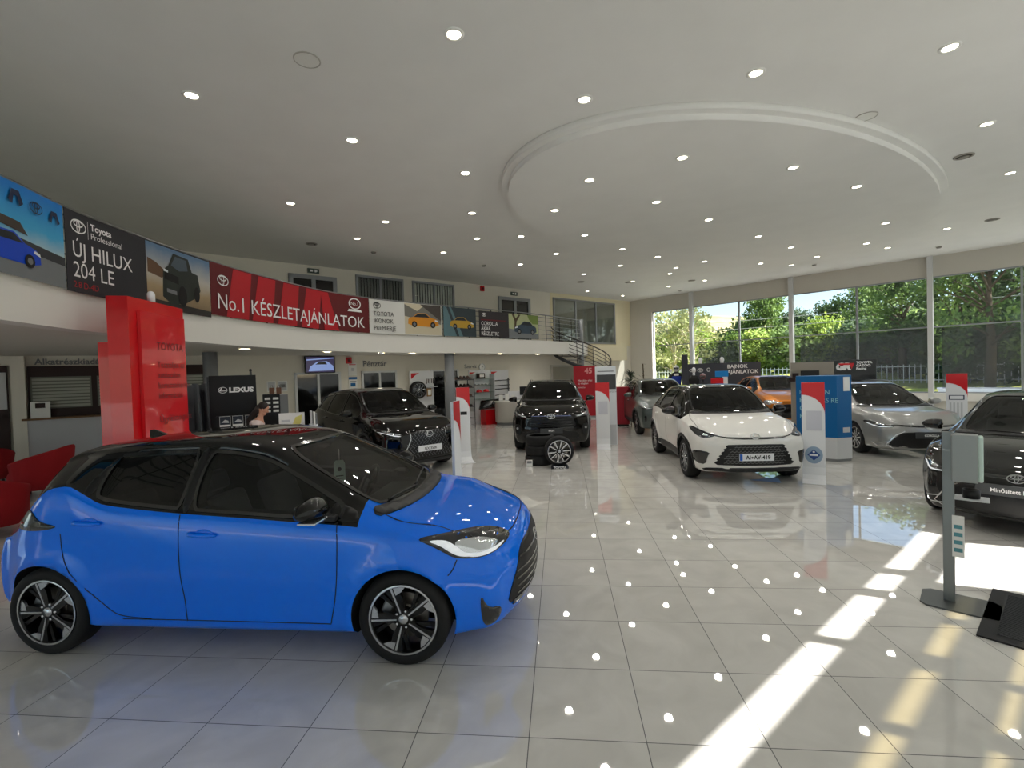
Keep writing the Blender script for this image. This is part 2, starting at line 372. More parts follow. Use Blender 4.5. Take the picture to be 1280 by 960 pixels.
# ------------------------------------------------------------ gallery (mezzanine)
gp = [(-3.6, -2.0), (-4.6, 0.6), (-5.2, 2.6), (-5.6, 4.33), (-5.84, 5.1), (-6.0, 5.8), (-6.18, 7.4), (-6.2, 9.0), (-5.85, 11.3), (-5.28, 12.72), (-4.6, 13.68), (-3.69, 14.78), (-2.75, 15.85), (-.86, 18.15), (.96, 21.1)]
def resample(pts, step=.12):
    out = []; n = len(pts)
    for i in range(n-1):
        p0 = pts[max(i-1, 0)]; p1 = pts[i]; p2 = pts[i+1]; p3 = pts[min(i+2, n-1)]
        L = math.dist(p1, p2); m = max(2, int(L/step))
        for j in range(m):
            t = j/m; out.append(tuple(.5*((2*p1[k])+(-p0[k]+p2[k])*t+(2*p0[k]-5*p1[k]+4*p2[k]-p3[k])*t*t+(-p0[k]+3*p1[k]-3*p2[k]+p3[k])*t**3) for k in range(2)))
    out.append(pts[-1]); return out
GC = resample(gp)
wallpts = [tuple(BP(s, .0)[:2]) for s in (3.35, 12, 20, 29)]
end = (1.35, 22.72)
gpoly = GC+[end]+wallpts[1:]+[(-17, -2.0)]
# slab
gm = MB(); gm.prism([(x-.06, y+.03) for x, y in GC]+[(end[0]-.05, end[1])]+wallpts[1:]+[(-17, -2.0)], HS+.02, HM)
struct(gm.build('floor_gallery', mat('gallery_soffit_paint', (222, 219, 210), .8)))
# fascia band as a curved strip 12 cm thick
cum = [0]
for a, c in zip(GC[:-1], GC[1:]): cum.append(cum[-1]+math.dist(a, c))
def gpos(s):
    s = max(0, min(cum[-1]-1e-6, s)); lo = 0; hi = len(cum)-1
    while hi-lo > 1:
        m = (lo+hi)//2
        if cum[m] <= s: lo = m
        else: hi = m
    t = (s-cum[lo])/(cum[hi]-cum[lo]); a, c = GC[lo], GC[hi]; x = a[0]+(c[0]-a[0])*t; y = a[1]+(c[1]-a[1])*t
    d = Vector((c[0]-a[0], c[1]-a[1], 0)).normalized(); return Vector((x, y, 0)), d, Vector((d.y, -d.x, 0))   # point, tangent, outward (showroom side)
def gmap(s, z, out): p, d, nn = gpos(s); return p+nn*out+Vector((0, 0, z))
def strip(mb, s0, s1, z0, z1, o0, o1, mi=0, step=.15):
    n = max(1, int(abs(s1-s0)/step)); vs = []
    for i in range(n+1):
        s = s0+(s1-s0)*i/n; vs += [gmap(s, z0, o0), gmap(s, z0, o1), gmap(s, z1, o1), gmap(s, z1, o0)]
    fs = [(0, 1, 2, 3), (4*n+3, 4*n+2, 4*n+1, 4*n)]
    for i in range(n):
        for k in range(4): fs.append((i*4+k, i*4+(k+1) % 4, i*4+4+(k+1) % 4, i*4+4+k))
    mb.add(vs, fs, mi, False)
fa = MB(); strip(fa, 0, cum[-1], HS, HM+.03, -.25, .0)
ed = [GC[-1], end]; fa.prism([GC[-1], (end[0], end[1]), (end[0]-.3, end[1]+.1), (GC[-1][0]-.3, GC[-1][1]+.1)], HS, HM+.03)
struct(fa.build('trim_8', FASC))
# grey round columns under the gallery
COLM = mat('grey_column_paint', (128, 131, 134), .35)
# ------------------------------------------------------------ ceiling lights
LAMPON = mat('lit_lamp', (255, 244, 216), .5, emis=9); TRIMW = mat('lamp_trim', (235, 235, 230), .4)
def downlight(x, y, z, power, group, label, r=.074, sub=True):
    root = empty('ceiling_light', (x, y, z), 0, label, 'ceiling light', group)
    MB().lathe([(r+.03, 0), (r+.028, -.008), (r, -.012), (r-.006, 0)], 24).build('lamp_trim', TRIMW, root)
    MB().lathe([(.0001, -.004), (r, -.004)], 24).build('lamp_face', LAMPON, root)
    if power:
        ld = bpy.data.lights.new('lamp', 'SPOT'); lo = bpy.data.objects.new('lamp', ld); COL.objects.link(lo); lo.parent = root; lo.location = (0, 0, -.03)
        ld.energy = power; ld.spot_size = radians(160); ld.spot_blend = .8; ld.shadow_soft_size = r; ld.color = (1, .965, .91)
    return root
_o = 'lit downlight in the flat ceiling, '
OUTER = [(-.97, 4.89, 'the largest, at the top middle of the picture'), (-4.3, 5.46, 'the one nearest the top left corner'), (4.39, 5.87, 'the one nearest the top right corner'), (2.4, 6.03, 'just outside the near edge of the oval panel'), (.41, 6.28, 'left of the near edge of the oval panel'), (-2.9, 6.82, 'between the flat speaker and the oval panel'), (6.35, 7.84, 'at the right edge above the large dark vent'), (-1.51, 8.22, 'next left of the oval panel rim'), (-5.14, 9.03, 'over the gallery above the red banner'), (8.47, 9.97, 'at the right edge below the large dark vent'), (-1.77, 10.26, 'below the one next left of the oval rim'), (-3.76, 10.47, 'above the gallery window with dark blinds'), (-4.9, 11.58, 'closest to the gallery window with dark blinds'), (-2.0, 12.2, 'left of two side by side beneath the oval'), (-.88, 12.24, 'right of two side by side beneath the oval'), (-3.16, 13.38, 'above the white banner with the orange car'), (10.24, 13.85, 'between the oval and the right window header'), (-.01, 14.24, 'close under the lower left oval rim'), (-1.15, 15.37, 'left of the gallery door near the stairs'), (10.0, 15.77, 'touching the lower right oval rim'), (2.09, 16.33, 'leftmost under the far rim of the oval'), (4.08, 17.15, 'upper of a close pair under the oval'), (.95, 17.45, 'above the stair railing, nearest the oval'), (6.08, 17.91, 'under the oval rim above the third window'), (4.09, 18.16, 'lower of a close pair under the oval'), (2.94, 19.36, 'left of the close pair, nearer the far corner'), (5.84, 19.94, 'beside a dark vent above the second window'), (4.67, 20.97, 'above the leftmost window column'), (1.28, 21.18, 'above the spiral staircase'), (3.02, 22.98, 'nearest the far corner of the hall')]
_i = 'lit downlight inside the oval panel, '
INNER = [(1.99, 7.81, 'topmost one near its near rim'), (.6, 8.45, 'second along its left side from the top'), (3.95, 8.51, 'upper right of the topmost row'), (5.59, 9.64, 'rightmost of the topmost row'), (1.98, 9.79, 'near its centre left'), (-.01, 9.89, 'closest to its left end'), (3.38, 11.16, 'almost at its centre'), (.69, 11.81, 'third along its lower left rim'), (7.75, 12.29, 'farthest right beside its right rim'), (5.1, 12.85, 'just right of its centre'), (1.78, 13.38, 'fourth along its lower left rim'), (6.52, 14.24, 'between its centre and the lower right rim'), (8.5, 14.27, 'lower right, second from its rim'), (2.94, 14.53, 'fifth along its lower left rim'), (4.54, 15.5, 'sixth along its lower rim'), (7.92, 15.67, 'lower right, just above its far rim'), (6.5, 16.26, 'seventh along its lower rim'), (7.68, 16.79, 'at the far rim above the third column')]
for x, y, l in OUTER: downlight(x, y, HC, DOWNLIGHT_W, 'round downlights in the main ceiling', _o+l)
for x, y, l in INNER: downlight(x, y, 5.17, DOWNLIGHT_W, 'round downlights in the oval panel', _i+l)
# ============================================================ CARS
CARGLASS = glassmat('car_glass', (.74, .77, .72), 1.0); PRIVACY = glassmat('privacy_glass', (.10, .11, .10), 1.0)
CABIN = mat('cabin_trim', (52, 52, 52), .8); SEATM = mat('seat_fabric', (78, 78, 80), .85); ARCHM = mat('wheel_arch_liner', (12, 12, 12), .9)
CLAD = mat('black_cladding', (30, 31, 32), .55); LAMP = mat('lamp_chrome', (225, 230, 235), .12, metal=.85, coat=1); LAMPDARK = mat('lamp_smoked', (34, 36, 40), .12, metal=.3, coat=1)
TAIL = mat('tail_lamp_red', (150, 10, 14), .15, coat=1); GAP = mat('panel_gap', (5, 5, 6), .8); DRL = mat('lamp_white', (240, 244, 248), .25, emis=.15)
RIMDARK = mat('rim_black', (14, 14, 15), .3, coat=.5, spec=.1); RIMFACE = mat('rim_machined', (196, 198, 202), .22, metal=.9); DISC = mat('brake_disc', (120, 116, 110), .35, metal=.9)
RIMSILVER = mat('rim_silver', (150, 152, 156), .3, metal=.8)
def mesh_of(name, vs, fs):
    me = bpy.data.meshes.new(name); me.from_pydata(vs, [], fs); me.update(); return me
def loft(sp, inset=0, x0=None, x1=None):
    top, sh, rw, bot, plan = (pchip(sp[k]) for k in ('top', 'sh', 'roofw', 'bot', 'plan'))
    crown = pchip(sp.get('crown', [(-5, .05), (5, .05)])); side = pchip(sp.get('side', [(0, .955), (.15, .98), (.45, 1.0), (.72, .995), (.92, .978), (1, .955)]))
    pf, pr_ = pchip(sp['prof_f']), pchip(sp['prof_r']); XR, XF, HW = sp['xr'], sp['xf'], sp['W']/2
    af, ar = sp.get('af', .28), sp.get('ar', .16); ra = sp['ra']; wb = sp['wb']/2; R = sp['R']; fl = sp.get('flare', .018)
    def shift(x, y, z):
        if inset: return x
        s = (x-(XF-.75))/.75
        if s > 0: s = min(1, s); s = s*s*(3-2*s); x -= s*(af*abs(y/HW)**2.6+pf(z))
        s = ((XR+.6)-x)/.6
        if s > 0: s = min(1, s); s = s*s*(3-2*s); x += s*(ar*abs(y/HW)**2.6+pr_(z))
        return x
    def section(x):
        w = HW*plan(x); zb = bot(x); zs = sh(x); zt = top(x); wr = rw(x); ze = zt-crown(x)
        if inset:
            w = min(w, HW)-.10; zb = .42; zt = zt-inset; zs = min(zs, zt-.06)-.02; wr = min(wr-inset, w-.02); ze = max(ze-inset, zs+.01)
            pts = [(0, zb), (.3, zb), (.5, zb), (.52, .6), (.54, .76)]
            zs = max(zs, .8); ze = max(ze, zs+.01); zt = max(zt, ze+.01)
            y0 = w*.95
            for i in range(1, 7): t = i/6; pts.append((.54+(y0-.54)*t, .76+(zs-.76)*t))
        else:
            pts = [(0, zb), (.45*w, zb), (.85*w, zb), (.925*w, zb+.012)]
            for i in range(16):
                t = i/15; z = zb+.045+(zs-zb-.045)*t; y = w*side(t)
                for wx in (wb, -wb):
                    d = sqrt((x-wx)**2+(z-R)**2); y += fl*exp(-((d-ra-.03)/.06)**2)*(1 if t < .97 else .3)
                if sp.get('scoop') and abs(x) < wb-ra+.25: y -= sp['scoop']*exp(-((z-.42)/.13)**2)*max(0, cos(x/(wb-ra+.25)*pi/2))
                pts.append((y, z))
        ys, zs_ = pts[-1]
        for i in range(1, 9):
            t = i/8; pts.append((ys+(wr-ys)*t+(.018*sin(pi*t) if not inset else 0), zs_+(ze-zs_)*t))
        for i in range(1, 12):
            a = pi/2*i/11; pts.append((wr*max(0, cos(a))**.62 if i < 11 else 0, ze+(zt-ze)*sin(a)**.95))
        return pts
    if x0 is None: x0, x1 = XR, XF
    n = max(12, int((x1-x0)/.045)); xs = [x0+(x1-x0)*i/n for i in range(n+1)]
    if not inset:
        for e in (.008, .02, .035): xs += [x0+e, x1-e]
        xs = sorted(xs)
    V = []; rings = []
    r = .05
    for x in xs:
        p = section(x); zc = (p[0][1]+p[-1][1])/2; d = min(x-x0, x1-x)
        if not inset and d < r:
            ins = r-sqrt(max(0, r*r-(r-d)**2)); p = [(y*(1-ins/max(.3, HW*.8)), zc+(z-zc)*(1-ins/max(.15, (p[-1][1]-p[0][1])/2))) for y, z in p]
        rings.append((x, p, zc))
    m = len(rings[0][1]); full = 2*m-2
    def emit(x, p):
        out = [(shift(x, y, z), y, z) for y, z in p]+[(shift(x, y, z), -y, z) for y, z in p[-2:0:-1]]
        base = len(V); V.extend(out); return base
    bases = [emit(x, p) for x, p, _ in rings]; Fc = []; fm_ = []
    def cat_(k, x):   # 0 lower paint, 1 upper (roof zone)
        kk = k if k < m-1 else full-1-k
        return 1 if kk >= (19 if not inset else 10) else 0
    for i in range(len(bases)-1):
        for k in range(full):
            a, b_ = bases[i], bases[i+1]; k2 = (k+1) % full
            Fc.append((a+k, a+k2, b_+k2, b_+k)); xx = (rings[i][0]+rings[i+1][0])/2
            fm_.append(1 if cat_(k, xx) and sp.get('rx0', -9) < xx < sp.get('rx1', 9) else 0)
    for end in (0, -1):
        x, p, zc = rings[end]; prev = bases[end]
        for sc in (.8, .6, .4, .2):
            q = [(y*sc, zc+(z-zc)*sc) for y, z in p]; nb = emit(x, q)
            for k in range(full):
                k2 = (k+1) % full; f = (prev+k, nb+k, nb+k2, prev+k2); Fc.append(f if end == 0 else f[::-1]); fm_.append(0)
            prev = nb
        V.append((shift(x, 0, zc), 0, zc)); c = len(V)-1
        for k in range(full):
            f = (prev+k, c, prev+(k+1) % full); Fc.append(f if end == 0 else f[::-1]); fm_.append(0)
    return V, Fc, fm_
def boolean(o, cutters):
    for c in cutters:
        m = o.modifiers.new('b', 'BOOLEAN'); m.object = c; m.operation = 'DIFFERENCE'; m.solver = 'EXACT'
        bpy.context.view_layer.update()
        me = bpy.data.meshes.new_from_object(o.evaluated_get(bpy.context.evaluated_depsgraph_get()))
        o.modifiers.clear(); o.data = me; bpy.data.objects.remove(c)
    return me
class Skin:
    """projects outlines onto a body surface"""
    def __init__(s, V, Fc): s.t = BVHTree.FromPolygons([Vector(v) for v in V], Fc)
    def hit(s, u, v, proj, sgn=1):
        if proj == 'side': o, d = Vector((u, 3*sgn, v)), Vector((0, -sgn, 0))
        elif proj == 'front': o, d = Vector((5, u*sgn, v)), Vector((-1, 0, 0))
        elif proj == 'rear': o, d = Vector((-5, u*sgn, v)), Vector((1, 0, 0))
        else: o, d = Vector((u, v*sgn, 5)), Vector((0, 0, -1))
        h = s.t.ray_cast(o, d)
        if h[0] is None: return None
        n = h[1] if h[1].dot(d) < 0 else -h[1]
        return h[0], n, d
    def patch(s, mb, poly, proj, sgn=1, off=.003, step=.04, it=2, mi=0, skirt=.012, lift_dir=None):
        P = chaikin(poly, it) if it else poly
        out = []
        for i in range(len(P)):
            a, b_ = P[i], P[(i+1) % len(P)]; L = math.dist(a, b_); k = max(1, int(L/step))
            out += [(a[0]+(b_[0]-a[0])*j/k, a[1]+(b_[1]-a[1])*j/k) for j in range(k)]
        n = len(out); xs = [p[0] for p in out]; ys = [p[1] for p in out]; pts = [Vector(p) for p in out]
        def inside(x, y):
            c = False; j = n-1
            for i in range(n):
                xi, yi = out[i]; xj, yj = out[j]
                if (yi > y) != (yj > y) and x < (xj-xi)*(y-yi)/(yj-yi)+xi: c = not c
                j = i
            return c
        gx = min(xs)+step/2
        while gx < max(xs):
            gy = min(ys)+step/2
            while gy < max(ys):
                if inside(gx, gy): pts.append(Vector((gx, gy)))
                gy += step
            gx += step
        r = delaunay_2d_cdt(pts, [], [list(range(n))], 1, 1e-5)
        H = [s.hit(v.x, v.y, proj, sgn) for v in r[0]]
        vs = [tuple(h[0]+h[1]*off) if h else (0, 0, 0) for h in H]
        fs = [tuple(f) for f in r[2] if all(H[i] for i in f)]
        b0 = len(mb.v); mb.add(vs, fs, mi, True)
        if skirt:
            ec = {}
            for f in fs:
                for i in range(len(f)):
                    e = (f[i], f[(i+1) % len(f)]); ec[tuple(sorted(e))] = ec.get(tuple(sorted(e)), 0)+1
            sk = [e for e, c in ec.items() if c == 1]
            vv = []; ff = []
            for a, b_ in sk:
                ia = H[a][0]-H[a][1]*skirt; ib = H[b_][0]-H[b_][1]*skirt; q = len(vv)
                vv += [vs[a], vs[b_], tuple(ib), tuple(ia)]; ff.append((q, q+1, q+2, q+3))
            mb.add(vv, ff, mi, False)
        return mb
    def line(s, mb, pts, proj, w=.006, off=.0012, sgn=1, closed=False, mi=0, smooth=0, step=.03, raise_=0):
        P = chaikin(pts, smooth, closed) if smooth else list(pts)
        if closed: P = P+[P[0]]
        Q = []
        for a, b_ in zip(P[:-1], P[1:]):
            k = max(1, int(math.dist(a, b_)/step)); Q += [(a[0]+(b_[0]-a[0])*j/k, a[1]+(b_[1]-a[1])*j/k) for j in range(k)]
        Q.append(P[-1]); vs = []; ok = []
        for i, q in enumerate(Q):
            if closed: a, b_ = Q[i-1 if i else -2], Q[(i+1) if i < len(Q)-1 else 1]
            else: a, b_ = Q[max(i-1, 0)], Q[min(i+1, len(Q)-1)]
            d = Vector((b_[0]-a[0], b_[1]-a[1])); d = d.normalized() if d.length > 1e-9 else Vector((1, 0)); nn = Vector((-d.y, d.x))*w/2
            hs = [s.hit(q[0]+nn.x*sg, q[1]+nn.y*sg, proj, sgn) for sg in (1, -1)]
            ok.append(all(hs))
            for h in hs: vs += [tuple(h[0]+h[1]*(off+raise_)), tuple(h[0]-h[1]*.004)] if h else [(0, 0, 0)]*2
        fs = []
        for i in range(len(Q)-1):
            if ok[i] and ok[i+1]:
                a = 4*i; c = 4*i+4; fs.append((a, a+2, c+2, c))
                if raise_: fs += [(a, c, c+1, a+1), (a+2, a+3, c+3, c+2)]
        return mb.add(vs, fs, mi, False)
WHEELS = {}
def wheel_parts(style, R, rim, wd):
    """tyre, rim (> spokes in one casting), disc; axis along +Y outward, centre at origin. cached meshes"""
    key = (style, R, rim, wd)
    if key in WHEELS: return WHEELS[key]
    X = Matrix.Rotation(-pi/2, 4, 'X')    # local z -> +y
    t = MB(); h = wd/2
    t.lathe([(rim+.004, -h+.01), (rim+.012, -h), (R-.03, -h), (R-.008, -h+.02), (R, -h+.045), (R, h-.045), (R-.008, h-.02), (R-.03, h-.002), (R-.055, h), (rim+.012, h-.006), (rim+.004, h-.012)], 48, M=X)
    for gz in (-.035, 0, .035): t.lathe([(R+.0008, gz-.004), (R+.0008, gz+.004)], 48, M=X)
    tyre = t.build('tyre', RUBBER).data
    rm = MB(); D = .5*rim
    rm.lathe([(rim-.001, h-.014), (rim+.006, h-.008), (rim+.003, h-.004), (rim-.010, h-.005), (rim-.014, h-.02), (rim-.025, h-.07), (rim-.035, -h+.02), (rim, -h+.012)], 48, mi=1, M=X)
    rm.lathe([(rim+.003, h-.004), (rim-.009, h-.0045)], 48, mi=0, M=X)
    zf = h-.012
    def spoke(poly, z0, z1, mi, a, ztip=None):
        M = X @ Matrix.Rotation(a, 4, 'Z'); rm.prism(poly, z0, z1, mi, M=M)
    r1 = rim-.012
    if style == 'blade5':
        for k in range(5):
            a = 2*pi*k/5+radians(2)
            spoke([(.04, -.028), (r1*.6, -.045), (r1, -.035), (r1, .055), (r1*.62, .02), (.05, .026)], zf-.035, zf-.006, 1, a)
            spoke([(.045, -.004), (r1, -.004), (r1, .010), (.045, .005)], zf-.006, zf, 0, a)
            spoke([(r1*.76, -.012), (r1*.985, -.012), (r1*.93, -.10), (r1*.80, -.055)], zf-.02, zf-.002, 0, a)
            spoke([(.05, .01), (r1*.9, .10), (r1*.93, .075), (.06, -.005)], zf-.04, zf-.016, 1, a)
    elif style == 'twin10':
        for k in range(10):
            a = 2*pi*k/10
            spoke([(.045, -.014), (r1, -.004+.016*(k % 2)), (r1, .022+.016*(k % 2)), (.045, .012)], zf-.03, zf-.004, 0, a)
            spoke([(.05, -.02), (r1*.98, -.03), (r1*.98, .05), (.05, .02)], zf-.045, zf-.025, 1, a)
    elif style == 'flare10':
        for k in range(10):
            a = 2*pi*k/10
            spoke([(.05, -.006), (r1, -.02 if k % 2 else -.008), (r1, .008 if k % 2 else .03), (.06, .01)], zf-.03, zf-.002, 0, a)
            spoke([(.04, -.018), (r1*.97, -.025), (r1*.97, .03), (.04, .018)], zf-.05, zf-.02, 1, a)
    elif style == 'y5':
        for k in range(5):
            a = 2*pi*k/5+.3
            spoke([(.04, -.03), (r1*.5, -.028), (r1, -.075), (r1, -.045), (r1*.62, 0), (r1, .045), (r1, .075), (r1*.5, .028), (.04, .03)], zf-.04, zf-.004, 0 if 0 else 1, a)
            spoke([(.07, -.018), (r1*.5, -.016), (r1, -.064), (r1, -.052), (r1*.55, 0), (r1, .052), (r1, .064), (r1*.5, .016), (.07, .018)], zf-.004, zf, 0, a)
    rm.lathe([(.0001, zf+.004), (.028, zf+.003), (.032, zf-.004)], 20, 0, M=X); rm.lathe([(.032, zf-.004), (.07, zf-.012), (.075, zf-.04)], 24, 1, M=X)
    for k in range(5):
        a = 2*pi*k/5+.63; rm.lathe([(.0001, zf-.001), (.008, zf-.001), (.009, zf-.014)], 8, 2, M=X @ Matrix.Translation((.055*cos(a), .055*sin(a), 0)))
    rimo = rm.build('rim', [RIMFACE, RIMDARK, CHROME]).data
    d = MB(); d.cyl(rim*.66, zf-.09, zf-.075, 32, M=X); d.lathe([(.0001, zf-.07), (.07, zf-.07), (.08, zf-.09)], 20, M=X)
    disc = d.build('brake_disc', DISC).data
    c = MB(); c.box(rim*.42, rim*.74, -.07, .07, zf-.12, zf-.05, M=X @ Matrix.Rotation(radians(-28), 4, 'Z'), b=.012)
    cal = c.build('brake_caliper', STEEL).data
    for o in list(COL.objects):
        if o.data in (tyre, rimo, disc, cal): bpy.data.objects.remove(o)
    WHEELS[key] = (tyre, rimo, disc, cal); return WHEELS[key]
def add_wheel(root, x, y, R, rim, wd, style, sgn, calip=True):
    ty, ri, di, ca = wheel_parts(style, R, rim, wd)
    o = bpy.data.objects.new('wheel', ri); COL.objects.link(o); o.parent = root; o.location = (x, y, R)
    o.rotation_euler = (0, random.uniform(0, 6.28) if root.get('spin', 1) else 0, 0) if sgn > 0 else (0, 0, pi)
    if sgn < 0: o.rotation_euler = (0, root.get('wa', .0), pi)
    for nm, me in (('tyre', ty), ('brake_disc', di), ('brake_caliper', ca)):
        p = bpy.data.objects.new(nm, me); COL.objects.link(p); p.parent = o
        if nm == 'brake_caliper': p.rotation_euler = (0, -o.rotation_euler[1], 0)
    return o
def scalep(pts, k=1): return [(a, b_*k) for a, b_ in pts]
def make_car(name, sp, loc, rz, label):
    root = empty(name, (0, 0, 0), 0, label, 'car', 'cars on show in the showroom')
    root['wa'] = sp.get('wa', 0.0)
    V, Fc, fmi = loft(sp); sk = Skin(V, Fc)
    me = mesh_of('body', V, Fc); paint = sp['paint']; roofm = sp.get('roof', paint)
    body = link_mesh('body', me, [paint, roofm, ARCHM, CABIN], root, True)
    me.polygons.foreach_set('material_index', fmi)
    cut = []
    # cabin
    cx0, cx1 = sp['cabin']; CV, CF, _ = loft(sp, .045, cx0, cx1)
    cob = link_mesh('c', mesh_of('c', CV, CF), CABIN); cut.append(cob)
    for poly, gl in sp['side_glass']:
        P = chaikin(poly, 2)
        for sg in (1, -1):
            wmb = MB(); y0, y1 = sorted((.30*sg, 1.3*sg)); n = len(P)
            vs = [(a, y0, b_) for a, b_ in P]+[(a, y1, b_) for a, b_ in P]
            wmb.add(vs, [tuple(range(n)), tuple(range(2*n-1, n-1, -1))]+[(i, n+i, n+(i+1) % n, (i+1) % n) for i in range(n)])
            cut.append(wmb.build('c', CABIN))
    def full_(half): return half+[(a, -b_) for a, b_ in half[::-1] if abs(b_) > 1e-6]
    ws = full_(sp['windshield']); P = chaikin(ws, 2); zlo = sp.get('ws_z', .82)
    wc = MB(); n = len(P); wc.add([(a, b_, zlo) for a, b_ in P]+[(a, b_, 2.2) for a, b_ in P], [tuple(range(n)), tuple(range(2*n-1, n-1, -1))]+[(i, n+i, n+(i+1) % n, (i+1) % n) for i in range(n)])
    rc = None
    if sp.get('rear_glass'):
        P = chaikin([(-b_, a) if 0 else (a, b_) for a, b_ in sp['rear_glass']]+[(-a, b_) for a, b_ in sp['rear_glass'][::-1]], 1)
    for wx in (sp['wb']/2, -sp['wb']/2):
        for sg in (1, -1):
            am = MB(); M = Matrix.Translation((wx, 0, sp['R']+.0)) @ Matrix.Rotation(-pi/2, 4, 'X'); z0, z1 = sorted((sg*(sp['W']/2-.30), sg*1.3))
            seg = 48; vs = [(sp['ra']*cos(2*pi*k_/seg), sp['ra']*sin(2*pi*k_/seg), z) for z in (z0, z1) for k_ in range(seg)]
            am.add(vs, [tuple(range(seg-1, -1, -1)), tuple(range(seg, 2*seg))]+[(k_, (k_+1) % seg, seg+(k_+1) % seg, seg+k_) for k_ in range(seg)], M=M)
            cut.append(am.build('c', ARCHM))
    cut.append(wc.build('c', CABIN))
    me = boolean(body, cut)
    # colour the faces made by the cuts
    R, ra, wb2, HW = sp['R'], sp['ra'], sp['wb']/2, sp['W']/2
    for p in me.polygons:
        c = p.center
        for wx in (wb2, -wb2):
            d = math.hypot(c.x-wx, c.z-R)
            if d < ra+.004 and abs(c.y) > HW-.32 and (abs(abs(c.y)-(HW-.30)) < .01 or d > ra-.03) and (abs(p.normal.y) < .5 or abs(abs(c.y)-(HW-.30)) < .01): p.material_index = 2
    loc_, = (None,)
    for p in me.polygons:
        if p.material_index < 2 and cx0-.01 <= p.center.x <= cx1+.01:
            h = sk.t.find_nearest(p.center)
            if h[0] is not None and h[3] > .004: p.material_index = 3 if h[3] > .03 or p.center.z < .5 else 1
    me.update()
    mlist = list(me.materials)
    # glass
    for poly, gl in sp['side_glass']:
        for sg in (1, -1):
            g = MB(); sk.patch(g, poly, 'side', sg, -.006, .05, 2, skirt=0); g.build('side_window', gl, root)
    g = MB(); sk.patch(g, ws, 'top', 1, -.004, .06, 2, skirt=0); wso = g.build('windshield', sp.get('wsglass', CARGLASS), root)
    # dark outline round the glass
    rub = MB()
    for poly, gl in sp['side_glass']:
        for sg in (1, -1): sk.line(rub, poly, 'side', sp.get('rubw', .022), .002, sg, True, 0, 2, raise_=.003)
    sk.line(rub, ws, 'top', .03, .002, 1, True, 0, 2, raise_=.003)
    rub.build('window_seal', GLOSSBLACK, root)
    for nm, polys, m_, off in sp.get('side_patch', []):
        for sg in (1, -1):
            for pl in polys: sk.patch(MB(), pl, 'side', sg, off, .03, 2).build(nm, m_, root)
    for nm, polys, m_, off in sp.get('front_patch', []):
        g = MB()
        for pl in polys: sk.patch(g, full_([(a, b_) for a, b_ in pl]) if 0 else pl, 'front', 1, off, .03, 1)
        g.build(nm, m_, root)
    for nm, polys, m_, off in sp.get('front_pair', []):
        for sg in (1, -1):
            g = MB()
            for pl in polys: sk.patch(g, pl, 'front', sg, off, .025, 1)
            g.build(nm, m_, root)
    for nm, polys, m_, off in sp.get('top_patch', []):
        g = MB()
        for pl in polys: sk.patch(g, full_(pl), 'top', 1, off, .05, 1)
        g.build(nm, m_, root)
    for nm, polys, m_, off in sp.get('rear_patch', []):
        g = MB()
        for pl in polys: sk.patch(g, pl+[(-a, b_) for a, b_ in pl[::-1]], 'rear', 1, off, .05, 1)
        g.build(nm, m_, root)
    for nm, polys, m_, off in sp.get('rear_pair', []):
        for sg in (1, -1):
            g = MB()
            for pl in polys: sk.patch(g, pl, 'rear', sg, off, .03, 1)
            g.build(nm, m_, root)
    ga = MB()
    for pts in sp.get('seams', []):
        for sg in (1, -1): sk.line(ga, pts, 'side', .007, .0012, sg, smooth=2)
    for pts in sp.get('top_seams', []):
        for sg in (1, -1): sk.line(ga, pts, 'top', .007, .0012, sg, smooth=2)
    ga.build('panel_gap', GAP, root)
    for nm, lines, m_, w_, pr2 in sp.get('bars', []):
        b_ = MB()
        for pts in lines:
            for sg in ((1, -1) if pr2 != 'front1' else (1,)): sk.line(b_, pts, 'front' if pr2 == 'front1' else pr2, w_, .004, sg, raise_=.006, smooth=0)
        b_.build(nm, m_, root)
    # cladding around arches
    if sp.get('clad'):
        for wx in (wb2, -wb2):
            for sg in (1, -1):
                g = MB(); a0, a1 = radians(-28), radians(208); ro = ra+sp['clad']; nn = 26
                P = [(wx+(ra+.002)*cos(a0+(a1-a0)*i/nn), R+(ra+.002)*sin(a0+(a1-a0)*i/nn)) for i in range(nn+1)]+[(wx+ro*cos(a1+(a0-a1)*i/nn), R+ro*sin(a1+(a0-a1)*i/nn)) for i in range(nn+1)]
                P = [(a, max(b_, .24)) for a, b_ in P]
                Q = [P[0]]
                for q in P[1:]:
                    if math.dist(q, Q[-1]) > .004: Q.append(q)
                sk.patch(g, Q, 'side', sg, .006, .05, 0); g.build('arch_trim', sp.get('cladm', CLAD), root)
        for sg in (1, -1):
            g = MB(); e_ = wb2-ra-sp['clad']*.6; sk.patch(g, [(-e_, .235), (e_, .235), (e_, .36), (e_-.1, .40), (-e_+.1, .40), (-e_, .36)], 'side', sg, .007, .06, 1)
            g.build('sill_trim', sp.get('cladm', CLAD), root)
    # wheels
    for wx in (wb2, -wb2):
        for sg in (1, -1): add_wheel(root, wx, sg*(HW-.118+sp.get('wout', 0)), R, sp['rim'], sp.get('tw', .215), sp['wheel'], sg)
    # mirrors
    mxx, mz = sp['mirror']; ym = HW*.955
